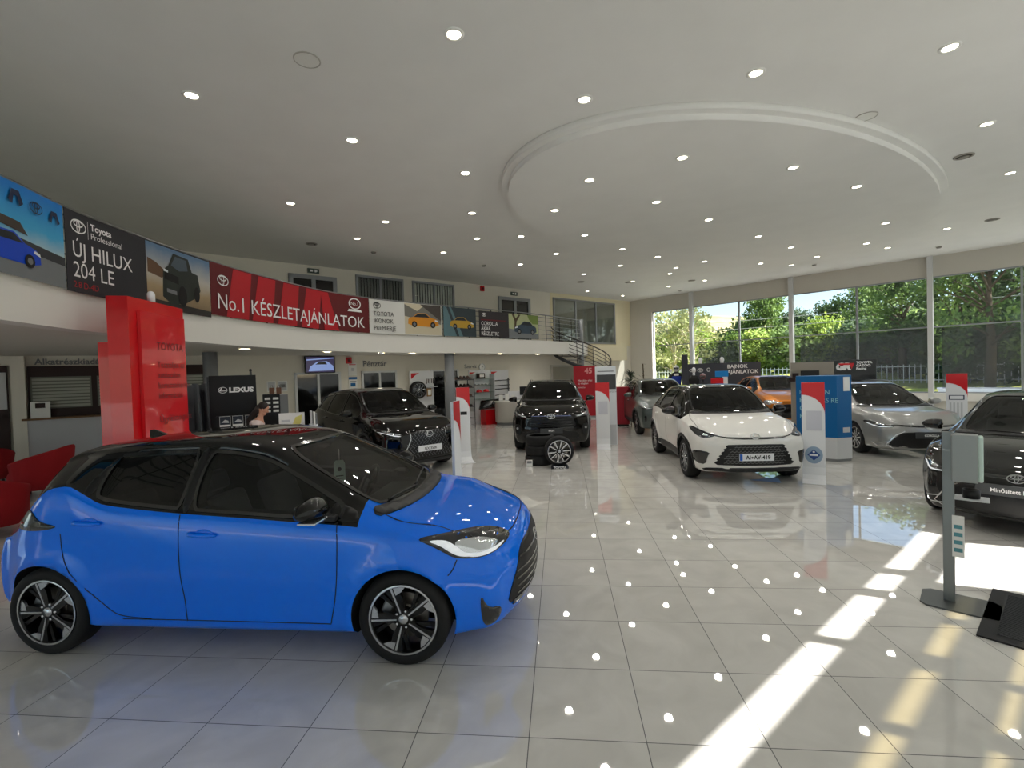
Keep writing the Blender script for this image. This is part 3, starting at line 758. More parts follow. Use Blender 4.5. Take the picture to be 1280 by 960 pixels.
    for sg in (1, -1):
        mb = MB(); n = 10
        prof = [(0.0, .9), (.03, 1.0), (.08, .98), (.13, .8), (.165, .45), (.18, .05)]
        for part in (0,):
            vs = []; seg = 16
            for k_, (u, sc) in enumerate(prof):
                for j in range(seg):
                    a = 2*pi*j/seg; vs.append((mxx+cos(a)*.08*sc+.02-.03*(u/.18)**2, sg*(ym+.03+u*1.25), mz+.015+sin(a)*.082*sc*(1.0 if sin(a) > 0 else .75)))
            fs = [tuple(range(seg-1, -1, -1))]
            for k_ in range(len(prof)-1):
                for j in range(seg): fs.append((k_*seg+j, k_*seg+(j+1) % seg, (k_+1)*seg+(j+1) % seg, (k_+1)*seg+j))
            fs.append(tuple((len(prof)-1)*seg+j for j in range(seg)))
            mb.add(vs, fs, 0, True)
        mb.box(mxx-.02, mxx+.10, sg*(ym-.16) if sg > 0 else sg*(ym+.0), sg*(ym+.0) if sg > 0 else sg*(ym-.16), mz-.075, mz-.045, 1, b=.008)
        mb.v = mb.v
        mb.box(mxx+.02, mxx+.12, *sorted((sg*(ym-.2), sg*(ym+.02))), mz-.085, mz-.05, 1, b=.01)
        mo_ = mb.build('wing_mirror', [sp.get('mirm', roofm), BLACK], root)
        g = MB(); g.box(mxx-.066, mxx-.056, *sorted((sg*(ym+.06), sg*(ym+.18))), mz-.03, mz+.055, b=.003); g.build('mirror_glass', GLOSSBLACK, mo_)
        if sp.get('mirror_lamp'):
            g = MB(); g.box(mxx-.03, mxx+.09, *sorted((sg*(ym+.05), sg*(ym+.22))), mz-.048, mz-.034, b=.005); g.build('indicator', LAMP, mo_)
    # door handles
    for hx, hz in sp['handles']:
        for sg in (1, -1):
            h = sk.hit(hx, hz, 'side', sg)
            if not h: continue
            y = h[0].y; g = MB()
            g.tube([(hx-.11, y+sg*.002, hz+.004), (hx-.085, y+sg*.028, hz+.003), (hx-.02, y+sg*.036, hz), (hx+.06, y+sg*.032, hz-.004), (hx+.095, y+sg*.004, hz-.007)], [.009, .013, .015, .014, .009], 10)
            g.ball((hx, y-sg*.004, hz), (.07, .012, .032), 14, 8)
            g.build('door_handle', paint, root)
    # interior
    sx0, sz = sp.get('seatx', .02), sp.get('seatz', 0)
    for x_ in (sx0, sx0-.80):
        for y_ in (.36, -.36):
            s_ = MB(); s_.box(x_-.25, x_+.27, y_-.24, y_+.24, .44, .62+sz, b=.05)
            Mb = Matrix.Translation((x_-.24, y_, .56+sz)) @ Matrix.Rotation(radians(-20), 4, 'Y')
            s_.box(-.07, .06, -.23, .23, 0, .50, M=Mb, b=.05); s_.box(-.05, .04, -.12, .12, .53, .69, M=Mb, b=.035)
            s_.build('seat', SEATM, root)
    dx = sp['dash']; dz = sp.get('dashz', .93)
    bx('dashboard', CABIN, root, dx-.34, dx+.12, -.6, .6, .60, dz-.06, .05)
    st = MB(); Ms = Matrix.Translation((dx-.46, .36, dz-.04)) @ Matrix.Rotation(radians(-68), 4, 'Y')
    st.tube([(.18*cos(a), .18*sin(a), 0) for a in [2*pi*i/24 for i in range(24)]], .014, 8, M=Ms, closed=True); st.box(-.17, .17, -.02, .02, -.01, .01, M=Ms); st.box(-.05, .05, -.05, .05, -.02, .02, M=Ms, b=.01)
    st.tube([(dx-.44, .36, dz-.05), (dx-.2, .36, dz-.14)], .02, 8)
    st.build('steering_wheel', BLACK, root)
    # wipers
    wp = MB()
    for a, c in sp.get('wipers', []):
        h1, h2 = [], []
        for i in range(9):
            t = i/8; h = sk.hit(a[0]+(c[0]-a[0])*t, a[1]+(c[1]-a[1])*t, 'top')
            if h: h1.append(h[0]+h[1]*.016)
        if len(h1) > 2: wp.tube(h1, .008, 6)
    if wp.v: wp.build('wiper', BLACK, root)
    if sp.get('fin'):
        fx = sp['fin']; h = sk.hit(fx, 0, 'top'); z = h[0].z-.01; g = MB()
        for k_, (dxx, hh, w_) in enumerate([(.10, 0, .002), (.05, .018, .022), (-.02, .05, .026), (-.07, .065, .016), (-.085, .02, .02), (-.09, 0, .022)]): pass
        P = [(.10, 0), (.03, .03), (-.05, .062), (-.09, .06), (-.085, 0)]; n = len(P)
        g.add([(fx+a, .022*(1-b_/.08), z+b_) for a, b_ in P]+[(fx+a, -.022*(1-b_/.08), z+b_) for a, b_ in P], [tuple(range(n)), tuple(range(2*n-1, n-1, -1))]+[(i, (i+1) % n, n+(i+1) % n, n+i) for i in range(n)])
        g.build('roof_antenna', GLOSSBLACK, root)
    if sp.get('rails'):
        x0, x1, yy = sp['rails']
        for sg in (1, -1):
            pts = []
            for i in range(13):
                x = x0+(x1-x0)*i/12; h = sk.hit(x, yy, 'top', sg)
                if h: pts.append((x, h[0].y, h[0].z+(.035 if 0 < i < 12 else .0)))
            MB().tube(pts, .014, 8).build('roof_rail', sp.get('railm', GLOSSBLACK), root)
    # front plate
    for kind, y_, z_, txt, w_ in sp.get('plates', []):
        h = sk.hit(y_, z_, 'front'); xf = h[0].x+sp.get('plate_out', .025); H_ = .115
        bxm = {'reg': SIGNWHITE, 'white': SIGNWHITE, 'dark': mat('dealer_plate', (62, 64, 66), .4)}[kind]
        po = MB().box(xf-.02, xf, y_-w_/2, y_+w_/2, z_-H_/2, z_+H_/2, b=.003).build('number_plate', bxm, root)
        M = frame((xf, y_, z_), (0, 1, 0), (0, 0, 1)); 
        if kind == 'reg':
            b2 = MB(); b2.add([(-w_/2+.004, -H_/2+.006, .0012), (-w_/2+.045, -H_/2+.006, .0012), (-w_/2+.045, H_/2-.006, .0012), (-w_/2+.004, H_/2-.006, .0012)], [(0, 1, 2, 3)], M=M); b2.build('country_band', mat('plate_blue', (20, 90, 190), .4), po)
        put_text(txt, sp.get('psize', .085), .02 if kind == 'reg' else 0, -.03 if kind != 'dark' else -.02, M, INKBLACK if kind != 'dark' else INKWHITE, po, align='CENTER', bold=.003 if sp.get('psize', .085) > .08 else .0012, xs=sp.get('pxs', .95))
    if sp.get('emblem'):
        ek, ez, ew, em_ = sp['emblem']; h = sk.hit(0, ez, 'front')
        if ek == 'top': pass
        nrm = Vector((h[1].x, 0, h[1].z)).normalized() if h else Vector((1, 0, 0))
        u = Vector((0, 1, 0)); v = nrm.cross(u); M = frame(h[0]+nrm*.012, u, v); g = MB()
        (l_oval if em_ == 'L' else three_ellipse)(g, 0, 0, ew, .0, 0, M, th=.012); g.build('emblem', CHROME, root)
    root.location = loc; root.rotation_euler = (0, 0, rz)
    return root, sk
def auto_glass(sp, xA, xB, xC, xR, low=.035, up=.05, rearm=None, quarter=None):
    sh, top, cr = pchip(sp['sh']), pchip(sp['top']), pchip(sp.get('crown', [(-5, .05), (5, .05)]))
    lo = lambda x: sh(x)+low
    hi = lambda x: max(lo(x)+.004, top(x)-cr(x)-up)
    def poly(a, b_, k=10):
        xs = [a+(b_-a)*i/k for i in range(k+1)]
        return [(x, lo(x)) for x in xs]+[(x, hi(x)) for x in xs[::-1]]
    out = [(poly(xB+.035, xA), CARGLASS), (poly(xC+.02, xB-.045), rearm or PRIVACY)]
    if xR is not None: out.append((poly(xR, xC-.03, 5), rearm or PRIVACY))
    return out
def wshield(xb, xt, yb, yt): return [(xb, 0), (xb-.02, yb*.45), (xb-.08, yb*.8), (xb-.15, yb), (xt+.03, yt), (xt+.055, yt*.6), (xt+.065, 0)]
def cowl(xb, yb): return [(xb+.07, 0), (xb+.05, yb*.5), (xb-.03, yb*.9), (xb-.12, yb*1.0), (xb-.17, yb*.93), (xb-.12, yb*.80), (xb-.05, yb*.5), (xb-.03, 0)]
BLUE = mat('electric_blue_paint', (0, 118, 252), .35, coat=1, spec=.0, crough=.015); PBLACK = mat('black_car_paint', (7, 7, 7), .3, coat=1, spec=.0, crough=.015)
PWHITE = mat('pearl_white_paint', (230, 228, 222), .35, coat=1, spec=0); PGREEN = mat('grey_green_paint', (70, 78, 74), .3, metal=.2, coat=1); PSILV = mat('silver_grey_paint', (150, 150, 148), .3, metal=.45, coat=1)
PORANGE = mat('bronze_orange_paint', (205, 122, 30), .3, metal=.45, coat=1); PDARK = mat('dark_grey_paint', (36, 36, 35), .3, coat=1, spec=.0, crough=.015); PRAV = mat('dark_bronze_paint', (17, 16, 14), .3, coat=1, spec=.0, crough=.015)
GRILLE = mat('grille_black', (14, 14, 15), .45)
# ---- blue hatchback in the foreground
ya = dict(W=1.745, xf=2.13, xr=-1.93, wb=2.59, R=.31, rim=.228, ra=.345, tw=.205, paint=BLUE, roof=PBLACK, rx0=-9, rx1=1.02, af=.34, ar=.20, flare=.022, scoop=.018, wheel='blade5', wa=radians(0),
 top=[(-1.93, .83), (-1.78, .97), (-1.60, 1.14), (-1.44, 1.33), (-1.38, 1.40), (-1.1, 1.455), (-.6, 1.495), (-.2, 1.50), (.2, 1.455), (.5, 1.335), (.85, 1.155), (1.2, .975), (1.5, .925), (1.8, .875), (2.0, .825), (2.13, .77)],
 sh=[(-1.86, .80), (-1.70, .90), (-1.45, 1.03), (-1.22, 1.185), (-1.10, 1.20), (-.98, 1.145), (-.85, 1.075), (-.65, 1.045), (-.3, 1.01), (.2, .975), (.6, .945), (.9, .925), (1.2, .885), (1.6, .80), (1.95, .715), (2.13, .65)],
 roofw=[(-1.86, .60), (-1.5, .56), (-1.2, .55), (-.5, .555), (0, .56), (.3, .575), (.6, .62), (.9, .68), (1.15, .72), (1.6, .73), (2.13, .70)],
 crown=[(-1.9, .05), (-1.4, .06), (-.5, .06), (.2, .06), (.5, .07), (.9, .06), (1.2, .04), (1.6, .03), (2.13, .025)],
 bot=[(-1.86, .27), (-1.6, .20), (-1.2, .19), (1.4, .185), (1.8, .17), (2.13, .19)],
 plan=[(-1.86, .86), (-1.6, .95), (-1.2, 1), (-.6, .995), (.6, .995), (1.3, 1), (1.7, .97), (2.0, .91), (2.13, .87)],
 prof_f=[(.15, .09), (.28, .03), (.42, 0), (.55, .005), (.68, .04), (.78, .10), (.9, .16)], prof_r=[(.2, .06), (.4, .0), (.6, .0), (.8, .03), (.9, .05)],
 cabin=(-1.5, 1.12), dash=1.05, dashz=.97, mirror=(.74, 1.04), handles=[(-.92, .955), (-.07, .875)], seatx=.1, fin=-1.12, mirror_lamp=True,
 wipers=[((1.10, -.52), (1.16, .02)), ((1.14, .0), (1.05, .55))], roofdummy=0)
ya['side_glass'] = auto_glass(ya, .88, -.22, -.93, None, low=.03, up=.045)
ya['windshield'] = wshield(1.19, .30, .64, .50)
ya['side_patch'] = [('headlight', [[(1.38, .845), (1.6, .852), (1.78, .83), (1.92, .79), (1.98, .75), (1.93, .715), (1.82, .69), (1.72, .685), (1.63, .705), (1.57, .745), (1.50, .79)]], LAMPDARK, .004),
  ('headlight_reflector', [[(1.62, .80), (1.76, .80), (1.87, .77), (1.91, .745), (1.85, .72), (1.74, .712), (1.67, .73)]], LAMP, .008),
  ('daytime_lamp', [[(1.46, .825), (1.55, .785), (1.61, .735), (1.68, .70), (1.80, .695), (1.90, .712), (1.95, .745), (1.88, .73), (1.79, .715), (1.70, .725), (1.65, .765), (1.57, .815)]], DRL, .011),
  ('bumper_vent', [[(1.80, .47), (1.845, .36), (1.93, .355), (1.91, .26), (1.83, .215), (1.80, .28)]], GLOSSBLACK, .005),
  ('tail_light', [[(-1.12, .925), (-1.34, .89), (-1.62, .90), (-1.72, .87), (-1.80, .93), (-1.70, .985), (-1.55, .985), (-1.42, 1.04), (-1.36, 1.02), (-1.30, .96)]], GLOSSBLACK, .006),
  ('tail_light_lens', [[(-1.42, .935), (-1.60, .925), (-1.78, .90), (-1.76, .955), (-1.64, .975)]], TAIL, .012),
  ('pillar_trim', [[(-.26, 1.015), (-.19, 1.01), (-.19, 1.42), (-.26, 1.42)], [(-1.0, 1.17), (-.93, 1.11), (-.90, 1.30), (-.94, 1.33)], [(.80, .965), (1.0, .93), (.99, .99), (.90, 1.03), (.80, 1.06)]], BLACK, .004)]
ya['front_patch'] = [('grille', [[(-.60, .31), (.60, .31), (.65, .37), (.57, .52), (.46, .66), (.30, .69), (-.30, .69), (-.46, .66), (-.57, .52), (-.65, .37)]], GRILLE, .006)]
ya['bars'] = [('grille_slats', [[(-.56, z), (.56, z)] for z in (.37, .42, .47, .52)]+[[(-.5, .60), (.5, .60)]], GLOSSBLACK, .014, 'front1'), ('grille_frame', [[(-.58, .32), (.58, .32)]], GLOSSBLACK, .04, 'front1')]
ya['rear_patch'] = [('rear_window', [[(-.52, 1.33), (-.58, 1.08), (-.3, 1.05)]], GLOSSBLACK, .004)]
ya['seams'] = [[(-.255, 1.0), (-.25, .7), (-.235, .30), (-.235, .265)], [(.86, .945), (.875, .8), (.86, .5), (.80, .272)], [(-1.13, .88), (-1.12, .74), (-1.05, .6), (-.92, .47), (-.80, .33), (-.72, .29), (-.5, .275)], [(-.72, .272), (.80, .268)], [(1.655, .69), (1.63, .63), (1.60, .60)]]
ya['top_seams'] = [[(1.10, .69), (1.30, .74), (1.55, .72), (1.84, .66)], [(1.84, .66), (1.97, .45), (2.0, .2), (2.0, 0)]]
ya['top_patch'] = [('cowl', [cowl(1.22, .74)], BLACK, .008)]
ya['emblem'] = ('n', .60, .15, 'T')
ya['front_pair'] = []
# ---- white compact crossover with black roof
lb = dict(W=1.825, xf=2.10, xr=-2.06, wb=2.58, R=.338, rim=.235, ra=.375, tw=.225, paint=PWHITE, roof=PBLACK, rx0=-9, rx1=.98, af=.26, ar=.2, flare=.03, scoop=.03, wheel='twin10', clad=.055, cladm=BLACK,
 top=[(-2.06, .95), (-1.95, 1.06), (-1.78, 1.18), (-1.5, 1.38), (-1.35, 1.46), (-.9, 1.53), (-.4, 1.555), (0, 1.555), (.25, 1.52), (.6, 1.36), (1.05, 1.09), (1.4, 1.04), (1.8, .96), (2.0, .88), (2.10, .82)],
 sh=[(-2.06, .86), (-1.8, .98), (-1.4, 1.06), (-1.0, 1.05), (-.3, 1.0), (.3, .98), (.9, .97), (1.3, .94), (1.7, .88), (2.0, .78), (2.10, .72)],
 roofw=[(-2.06, .62), (-1.5, .57), (-.5, .58), (.2, .59), (.6, .64), (.95, .70), (1.2, .74), (1.7, .72), (2.10, .64)],
 bot=[(-2.06, .32), (-1.8, .24), (1.6, .22), (2.10, .20)], plan=[(-2.06, .87), (-1.8, .95), (-1.3, 1), (0, .975), (1.3, 1), (1.75, .975), (2.0, .93), (2.10, .89)],
 prof_f=[(.15, .10), (.3, .04), (.5, .01), (.65, 0), (.75, .02), (.9, .10)], prof_r=[(.2, .06), (.5, .0), (.9, .05)],
 cabin=(-1.6, 1.0), dash=.95, dashz=1.02, mirror=(.62, 1.08), handles=[(-.95, .93), (.0, .90)], wipers=[((.98, -.50), (1.04, .02)), ((1.02, .0), (.94, .52))], ws_z=.90)
lb['side_glass'] = auto_glass(lb, .80, -.18, -1.0, -1.42)
lb['windshield'] = wshield(1.06, .22, .66, .53)
lb['top_patch'] = [('cowl', [cowl(1.08, .72)], BLACK, .006)]
_zz = [(.41+.19*t+(.03 if i % 2 else -.015), .665-.32*t) for i, t in enumerate([k/12 for k in range(13)])]
lb['front_patch'] = [('grille', [_zz+[(.55, .325), (-.55, .325)]+[(-a, b_) for a, b_ in _zz[::-1]]], GRILLE, .006),
 ('bumper_valance', [[(-.78, .27), (-.5, .285), (.5, .285), (.78, .27), (.72, .215), (-.72, .215)]], CLAD, .006), ('nose_strip', [[(-.62, .80), (-.36, .74), (.36, .74), (.62, .80), (.34, .77), (-.34, .77)]], GLOSSBLACK, .005)]
lb['bars'] = [('grille_mesh', [[(y+(.03 if r_ % 2 else 0)-.03, z), (y+(.03 if r_ % 2 else 0), z+.014), (y+(.03 if r_ % 2 else 0)+.03, z)] for r_, z in enumerate([.36+.036*q for q in range(8)]) for y in [(-.44+(.012*abs(r_-8)*0))+.06*c_+.0 for c_ in range(int(.9/.06))] if abs(y)+.04 < .56-.022*r_], mat('grille_grey', (105, 105, 106), .4), .009, 'front1')]
lb['front_pair'] = [('bumper_vent', [[(.66, .53), (.84, .56), (.88, .50), (.84, .34), (.72, .33), (.70, .46)]], GLOSSBLACK, .006), ('headlight', [[(.56, .795), (.70, .83), (.86, .93), (.86, .86), (.80, .76), (.70, .755)]], LAMPDARK, .005), ('daytime_lamp', [[(.50, .785), (.68, .835), (.84, .925), (.83, .90), (.68, .81), (.56, .785)]], LAMPDARK, .009), ('headlight_lens', [[(.66, .80), (.72, .82), (.74, .785), (.68, .775)]], LAMP, .010)]
lb['seams'] = [[(-.2, 1.0), (-.2, .7), (-.18, .30)], [(.84, .98), (.85, .8), (.80, .4), (.76, .28)], [(-1.15, .95), (-1.08, .8), (-.95, .6), (-.78, .3)]]
lb['top_seams'] = [[(1.0, .72), (1.3, .78), (1.7, .76), (1.9, .66)]]
lb['plates'] = [('reg', 0, .465, 'AI◦AV-419', .52)]; lb['plate_out'] = .03
lb['emblem'] = ('n', .785, .14, 'L')
# ---- dark brown-black SUV seen head on
rv = dict(W=1.855, xf=2.27, xr=-2.33, wb=2.69, R=.36, rim=.235, ra=.40, tw=.235, paint=PRAV, roof=PRAV, af=.22, ar=.16, flare=.03, wheel='y5', clad=.065,
 top=[(-2.33, 1.0), (-2.2, 1.2), (-2.0, 1.5), (-1.9, 1.58), (-1.3, 1.65), (-.5, 1.685), (0, 1.675), (.3, 1.63), (.7, 1.44), (1.12, 1.19), (1.4, 1.14), (1.9, 1.08), (2.15, 1.01), (2.27, .95)],
 sh=[(-2.33, .90), (-2.0, 1.08), (-1.4, 1.10), (-.5, 1.07), (.5, 1.06), (1.0, 1.06), (1.5, 1.02), (2.0, .94), (2.27, .86)],
 roofw=[(-2.33, .70), (-1.8, .62), (-.5, .62), (.2, .62), (.6, .67), (1.0, .74), (1.3, .79), (2.0, .78), (2.27, .72)],
 bot=[(-2.33, .35), (-2.0, .26), (1.8, .24), (2.27, .24)], plan=[(-2.33, .9), (-2.0, .97), (-1.3, 1), (0, .98), (1.3, 1), (2.0, .97), (2.27, .92)],
 prof_f=[(.2, .08), (.4, .02), (.6, 0), (.85, .0), (1.0, .06)], prof_r=[(.2, .05), (.5, 0), (.9, .0)],
 cabin=(-1.9, 1.05), dash=1.0, dashz=1.12, seatz=.1, mirror=(.66, 1.17), handles=[(-1.0, .99), (.0, .97)], ws_z=.98, wipers=[((1.05, -.55), (1.1, .0)), ((1.08, .0), (1.0, .55))], rails=(-1.5, .15, .57), wsglass=PRIVACY)
rv['side_glass'] = auto_glass(rv, .86, -.15, -1.05, -1.85)
rv['windshield'] = wshield(1.13, .24, .70, .56); rv['top_patch'] = [('cowl', [cowl(1.15, .76)], BLACK, .006)]
rv['front_patch'] = [('grille', [[(-.42, .86), (.42, .86), (.50, .82), (.58, .66), (.50, .62), (-.50, .62), (-.58, .66), (-.50, .82)]], GRILLE, .006), ('lower_grille', [[(-.55, .54), (.55, .54), (.66, .40), (.6, .34), (-.6, .34), (-.66, .40)]], GRILLE, .006), ('skid_plate', [[(-.40, .33), (.40, .33), (.36, .28), (-.36, .28)]], STEEL, .012)]
rv['bars'] = [('grille_slats', [[(-.5, z), (.5, z)] for z in (.67, .71, .75, .79, .83)], GLOSSBLACK, .012, 'front1'), ('grille_strip', [[(-.46, .875), (.46, .875)]], mat('blue_chrome', (120, 130, 170), .2, metal=.8), .014, 'front1'), ('bumper_bar', [[(-.62, .60), (.62, .60)]], GLOSSBLACK, .03, 'front1')]
rv['front_pair'] = [('headlight', [[(.52, .86), (.66, .90), (.88, .98), (.88, .90), (.78, .85), (.60, .83)]], LAMPDARK, .006), ('headlight_reflector', [[(.56, .865), (.70, .895), (.84, .95), (.84, .93), (.72, .87), (.60, .85)]], LAMP, .010), ('fog_lamp', [[(.76, .60), (.80, .62), (.83, .59), (.79, .56)]], LAMP, .012), ('fog_surround', [[(.70, .66), (.86, .70), (.86, .46), (.72, .42)]], CLAD, .006)]
rv['seams'] = [[(-.2, 1.07), (-.2, .4)], [(.9, 1.06), (.88, .5)]]
rv['plates'] = [('dark', 0, .535, 'RAV4', .52)]; rv['emblem'] = ('n', .87, .19, 'T'); rv['psize'] = .06
# ---- black SUV turned three quarters (left)
nx = dict(W=1.865, xf=2.28, xr=-2.34, wb=2.69, R=.365, rim=.245, ra=.40, tw=.235, paint=PBLACK, roof=PBLACK, af=.30, ar=.22, flare=.03, scoop=.02, wheel='y5', clad=.05,
 top=[(-2.34, 1.02), (-2.2, 1.18), (-1.95, 1.42), (-1.75, 1.53), (-1.2, 1.61), (-.5, 1.66), (-.1, 1.655), (.2, 1.61), (.65, 1.40), (1.08, 1.14), (1.4, 1.09), (1.9, 1.01), (2.15, .93), (2.28, .86)],
 sh=[(-2.34, .93), (-2.0, 1.10), (-1.5, 1.14), (-1.0, 1.09), (-.3, 1.04), (.5, 1.02), (1.0, 1.01), (1.5, .97), (2.0, .87), (2.28, .78)],
 roofw=[(-2.34, .68), (-1.8, .60), (-.5, .60), (.2, .61), (.6, .66), (1.0, .73), (1.3, .77), (2.0, .74), (2.28, .66)],
 bot=[(-2.34, .34), (-2.0, .25), (1.8, .22), (2.28, .20)], plan=[(-2.34, .88), (-2.0, .96), (-1.3, 1), (0, .975), (1.3, 1), (1.9, .97), (2.28, .90)],
 prof_f=[(.15, .10), (.3, .04), (.5, .0), (.75, .02), (.95, .10)], prof_r=[(.2, .05), (.5, 0), (.9, .05)],
 cabin=(-1.85, 1.02), dash=.98, dashz=1.08, seatz=.1, mirror=(.62, 1.13), handles=[(-1.0, 1.0), (.0, .97)], ws_z=.95, wipers=[((1.02, -.52), (1.08, .0)), ((1.05, .0), (.97, .55))], wsglass=CARGLASS)
nx['side_glass'] = auto_glass(nx, .82, -.15, -1.05, -1.65)
nx['windshield'] = wshield(1.10, .20, .69, .55); nx['top_patch'] = [('cowl', [cowl(1.12, .75)], BLACK, .006)]
nx['front_patch'] = [('grille', [[(-.38, .84), (.38, .84), (.37, .70), (.44, .55), (.56, .34), (.50, .30), (-.50, .30), (-.56, .34), (-.44, .55), (-.37, .70)]], GRILLE, .006), ('bumper_valance', [[(-.7, .27), (.7, .27), (.66, .21), (-.66, .21)]], CLAD, .008)]
nx['bars'] = [('grille_mesh', [[(y, z), (y+(.035 if (r_ % 2) else -.035), z+.05)] for r_, z in enumerate([.34+.05*q for q in range(10)]) for y in [-.49+.07*c_ for c_ in range(15)] if abs(y) < .53-(z-.34)*.42], mat('grille_chrome', (120, 122, 126), .3, metal=.8), .007, 'front1'), ('grille_frame', [[(-.39, .85), (-.38, .70), (-.45, .55), (-.57, .33)], [(.39, .85), (.38, .70), (.45, .55), (.57, .33)]], CHROME, .012, 'front1')]
nx['front_pair'] = [('headlight', [[(.50, .80), (.66, .83), (.88, .92), (.90, .86), (.78, .79), (.60, .765)]], LAMPDARK, .006), ('headlight_reflector', [[(.54, .80), (.68, .82), (.82, .87), (.80, .845), (.68, .80), (.60, .785)]], LAMP, .010), ('daytime_lamp', [[(.55, .77), (.70, .79), (.86, .85), (.86, .84), (.70, .775), (.58, .755)]], DRL, .010), ('bumper_vent', [[(.66, .50), (.84, .54), (.82, .42), (.70, .38)]], GLOSSBLACK, .006)]
nx['seams'] = [[(-.2, 1.04), (-.2, .4)], [(.88, 1.02), (.86, .5)], [(-1.15, .98), (-1.05, .75), (-.95, .5)]]
nx['plates'] = [('white', 0, .50, 'NX 350h', .52)]; nx['emblem'] = ('n', .77, .17, 'L'); nx['psize'] = .075
# ---- small grey-green crossover behind
yc = dict(W=1.765, xf=2.14, xr=-2.03, wb=2.56, R=.345, rim=.228, ra=.385, tw=.205, paint=PGREEN, roof=PGREEN, af=.26, ar=.18, flare=.03, wheel='y5', clad=.06,
 top=[(-2.03, 1.0), (-1.9, 1.2), (-1.7, 1.42), (-1.6, 1.48), (-1.1, 1.56), (-.5, 1.59), (0, 1.585), (.25, 1.54), (.65, 1.34), (1.05, 1.11), (1.4, 1.06), (1.8, .99), (2.14, .88)],
 sh=[(-2.03, .92), (-1.7, 1.06), (-1.1, 1.06), (-.3, 1.03), (.5, 1.0), (1.0, .99), (1.5, .94), (2.14, .80)],
 roofw=[(-2.03, .64), (-1.5, .57), (-.5, .57), (.2, .58), (.6, .63), (1.0, .69), (1.3, .72), (2.14, .62)],
 bot=[(-2.03, .33), (-1.7, .25), (1.6, .23), (2.14, .23)], plan=[(-2.03, .88), (-1.7, .96), (-1.2, 1), (1.3, 1), (1.8, .97), (2.14, .90)],
 prof_f=[(.2, .08), (.4, .02), (.6, 0), (.8, .02), (.95, .08)], prof_r=[(.2, .05), (.5, 0), (.9, .03)],
 cabin=(-1.6, 1.0), dash=.95, dashz=1.04, seatz=.06, mirror=(.60, 1.10), handles=[(-.95, .96), (.0, .93)], ws_z=.92, wipers=[((.98, -.5), (1.03, 0))])
yc['side_glass'] = auto_glass(yc, .80, -.2, -1.0, -1.5)
yc['windshield'] = wshield(1.06, .22, .65, .52); yc['top_patch'] = [('cowl', [cowl(1.08, .71)], BLACK, .006)]
yc['front_patch'] = [('grille', [[(-.4, .62), (.4, .62), (.6, .36), (.5, .30), (-.5, .30), (-.6, .36)]], GRILLE, .006)]
yc['front_pair'] = [('headlight', [[(.46, .80), (.66, .84), (.86, .88), (.84, .80), (.66, .76), (.50, .75)]], LAMPDARK, .006), ('headlight_reflector', [[(.52, .80), (.66, .82), (.80, .85), (.78, .82), (.66, .79)]], LAMP, .010), ('bumper_vent', [[(.68, .60), (.74, .62), (.74, .42), (.68, .44)]], GLOSSBLACK, .006)]
yc['emblem'] = ('n', .74, .16, 'T')
# ---- orange coupe crossover
ch = dict(yc); ch.update(W=1.83, xf=2.24, xr=-2.12, wb=2.64, paint=PORANGE, roof=PORANGE, rx0=-9, rx1=9, clad=.05, wheel='twin10', flare=.035,
 top=[(-2.12, 1.0), (-2.0, 1.10), (-1.7, 1.32), (-1.3, 1.46), (-.7, 1.54), (-.2, 1.555), (.15, 1.53), (.5, 1.40), (1.05, 1.10), (1.4, 1.04), (1.9, .95), (2.24, .82)],
 sh=[(-2.12, .92), (-1.7, 1.07), (-1.1, 1.08), (-.3, 1.03), (.5, 1.0), (1.0, .98), (1.5, .93), (2.24, .74)],
 roofw=[(-2.12, .66), (-1.5, .56), (-.5, .57), (.2, .59), (.6, .65), (1.0, .72), (1.3, .75), (2.24, .64)],
 bot=[(-2.12, .33), (-1.7, .25), (1.6, .22), (2.24, .21)], plan=[(-2.12, .88), (-1.7, .96), (-1.2, 1), (1.3, 1), (1.85, .97), (2.24, .90)], cabin=(-1.6, 1.0))
ch['side_glass'] = auto_glass(ch, .80, -.2, -1.0, None); ch['windshield'] = wshield(1.06, .18, .68, .53)
ch['front_patch'] = [('nose_panel', [[(-.60, .70), (.60, .70), (.74, .58), (.72, .30), (-.72, .30), (-.74, .58)]], GLOSSBLACK, .006), ('lower_grille', [[(-.5, .42), (.5, .42), (.6, .26), (-.6, .26)]], GRILLE, .010)]
ch['front_pair'] = [('headlight', [[(.50, .74), (.66, .78), (.88, .82), (.88, .68), (.80, .66), (.78, .72), (.52, .71)]], LAMP, .010), ('bumper_vent', [[(.74, .56), (.84, .58), (.82, .36), (.74, .36)]], GLOSSBLACK, .006)]
ch['plates'] = [('dark', 0, .47, 'C-HR', .52)]; ch['psize'] = .06; ch['emblem'] = ('n', .74, .14, 'T')
